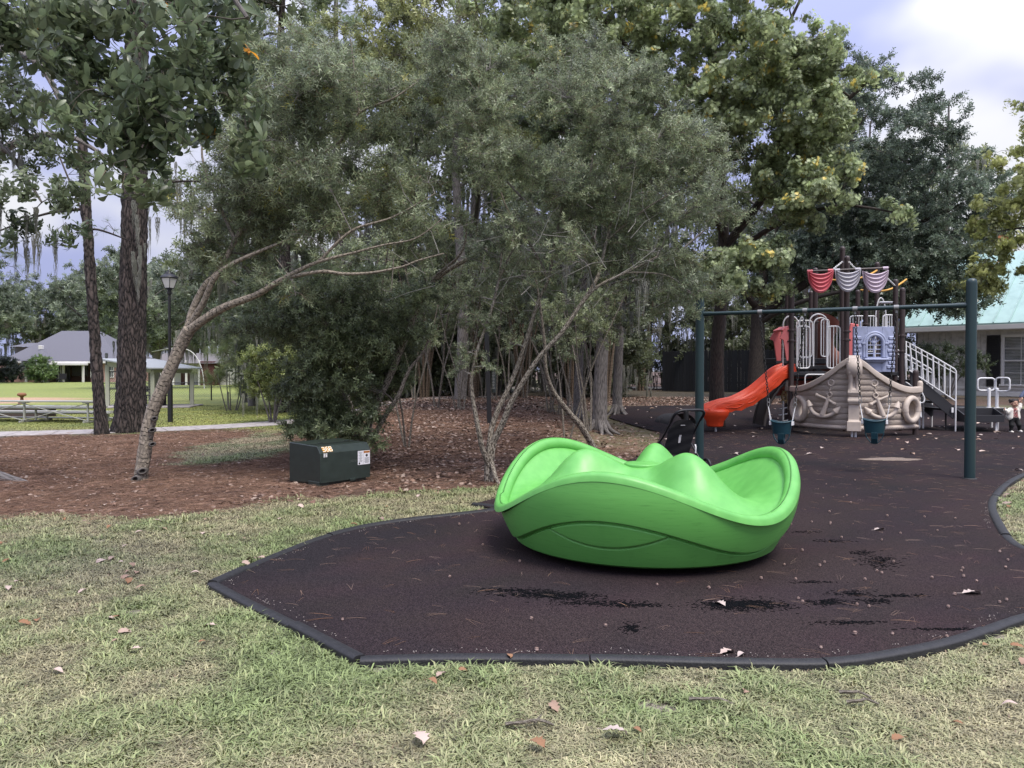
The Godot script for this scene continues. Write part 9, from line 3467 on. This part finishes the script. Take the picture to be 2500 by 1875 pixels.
	for i2 in curb_line.size() - 1:
		var a: Vector2 = curb_line[i2]
		var b: Vector2 = curb_line[i2 + 1]
		if a.length() > 14.0: continue
		var t := (b - a).normalized()
		var inn := Vector2(-t.y, t.x)
		if not in_rubber((a.x + b.x) / 2 + inn.x * 0.2, (a.y + b.y) / 2 + inn.y * 0.2): inn = -inn
		for k in int(a.distance_to(b) * 42.0):
			var p := a.lerp(b, rng.randf())
			if noise.get_noise_2d(p.x * 1.5 + 60, p.y * 1.5) < -0.05: continue
			p += inn * (0.07 + absf(rng.randfn()) * 0.03)
			xf.append(Transform3D(Basis(Vector3.UP, rr(0, TAU)).scaled(Vector3.ONE * rr(0.003, 0.009)), Vector3(p.x, 0.035, p.y)))
	scatter(self, "grit", grit, xf, PackedColorArray())


# ================================================================ grass
func tuft(sd: int, n: int, hgt: float, spread: float) -> ArrayMesh:
	var m := MB.new()
	var r := RandomNumberGenerator.new()
	r.seed = sd
	for k in n:
		var a := r.randf_range(0, TAU)
		var dv := Vector3(cos(a), 0, sin(a))
		var base := Vector3(r.randf_range(-1, 1), 0, r.randf_range(-1, 1)) * spread * 0.6
		var l := hgt * r.randf_range(0.45, 1.3)
		var lean := r.randf_range(0.6, 1.9)
		var w := r.randf_range(0.0018, 0.0044)
		var sv := Vector3(-dv.z, 0, dv.x) * w
		var p1 := base + Vector3(0, l * 0.42, 0) + dv * l * 0.25 * lean
		var p2 := base + Vector3(0, l * (0.75 - 0.3 * lean), 0) + dv * l * 0.75 * lean
		var tone := r.randf_range(0.3, 1.0) if r.randf() < 0.6 else r.randf_range(1.0, 1.9)
		var dry := r.randf()
		var c := Color(tone, tone, tone)
		if dry < 0.4: c = Color(tone * 1.8, tone * 1.45, tone * 1.6)
		var nn := (Vector3.UP + dv * -0.4).normalized()
		var a0 := m.p(base - sv, nn, Vector2.ZERO, c)
		var a1 := m.p(base + sv, nn, Vector2.ZERO, c)
		var b0 := m.p(p1 - sv * 0.8, nn, Vector2.ZERO, c)
		var b1 := m.p(p1 + sv * 0.8, nn, Vector2.ZERO, c)
		var t := m.p(p2, nn, Vector2.ZERO, c)
		m.q(a0, a1, b1, b0)
		m.t(b0, b1, t)
	return m.mesh(M.blade)


func grass() -> void:
	var kinds := [tuft(301, 14, 0.05, 0.06), tuft(302, 12, 0.042, 0.065), tuft(303, 11, 0.07, 0.05)]
	var fern := tuft(304, 22, 0.16, 0.2)
	for kind in 3:
		var xf := []
		var cols := PackedColorArray()
		var goal: int = [21000, 19000, 6000][kind]
		var tries := 0
		while xf.size() < goal and tries < 400000:
			tries += 1
			var d := 2.6 + 10.5 * pow(rng.randf(), 1.45)
			var x := rr(-0.72, 0.72) * d
			var z := -d
			if in_rubber(x, z): continue
			var st := straw(x, z)
			if rng.randf() < st * 1.3: continue
			var n1 := noise.get_noise_2d(x * 0.35 + 7, z * 0.35)
			var n2 := noise.get_noise_2d(x * 1.6, z * 1.6 + 20)
			var n3 := noise.get_noise_2d(x * 6.0, z * 6.0 + 50)
			var bare := maxf(0.0, n2 * 1.2 + n3 * 0.7 - 0.42) * 1.6
			if rng.randf() < bare * 1.4: continue
			if kind == 2 and n2 + n1 < 0.0: continue
			var near := true
			var s := rr(0.7, 1.3) * (1.0 + maxf(0.0, d - 5.0) * 0.06)
			# keep blades clear of the kerb
			if in_rubber(x + 0.07, z) or in_rubber(x - 0.07, z) or in_rubber(x, z - 0.08) or in_rubber(x, z + 0.08): continue
			xf.append(Transform3D(Basis(Vector3.UP, rr(0, TAU)).scaled(Vector3(s, s * rr(0.7, 1.1), s)), on(x, z) + Vector3(0, -0.004, 0)))
			var g := clampf(0.5 + n1 * 1.1 + n2 * 0.7 + rr(-0.3, 0.3), 0, 1)
			cols.append(Color(0.33, 0.30, 0.175).lerp(Color(0.185, 0.235, 0.092), g) * clampf(1.0 + n3 * 0.7 + n2 * 0.3, 0.5, 1.4))
		scatter(self, "grass", kinds[kind], xf, cols)
	# field grass beyond, coarser
	var xf := []
	var cols := PackedColorArray()
	var tries := 0
	while xf.size() < 26000 and tries < 300000:
		tries += 1
		var d := 11.0 + 22.0 * pow(rng.randf(), 1.2)
		var x := rr(-0.70, 0.72) * d
		if in_rubber(x, -d) or straw(x, -d) > rr(0.2, 0.8): continue
		if x > -3.2: continue
		var s := rr(1.0, 1.7)
		xf.append(Transform3D(Basis(Vector3.UP, rr(0, TAU)).scaled(Vector3(s * 1.4, s * 0.8, s * 1.4)), on(x, -d)))
		var zc := zone_colour(x, -d)
		cols.append(zc * rr(0.75, 1.25))
	scatter(self, "grass", kinds[1], xf, cols)
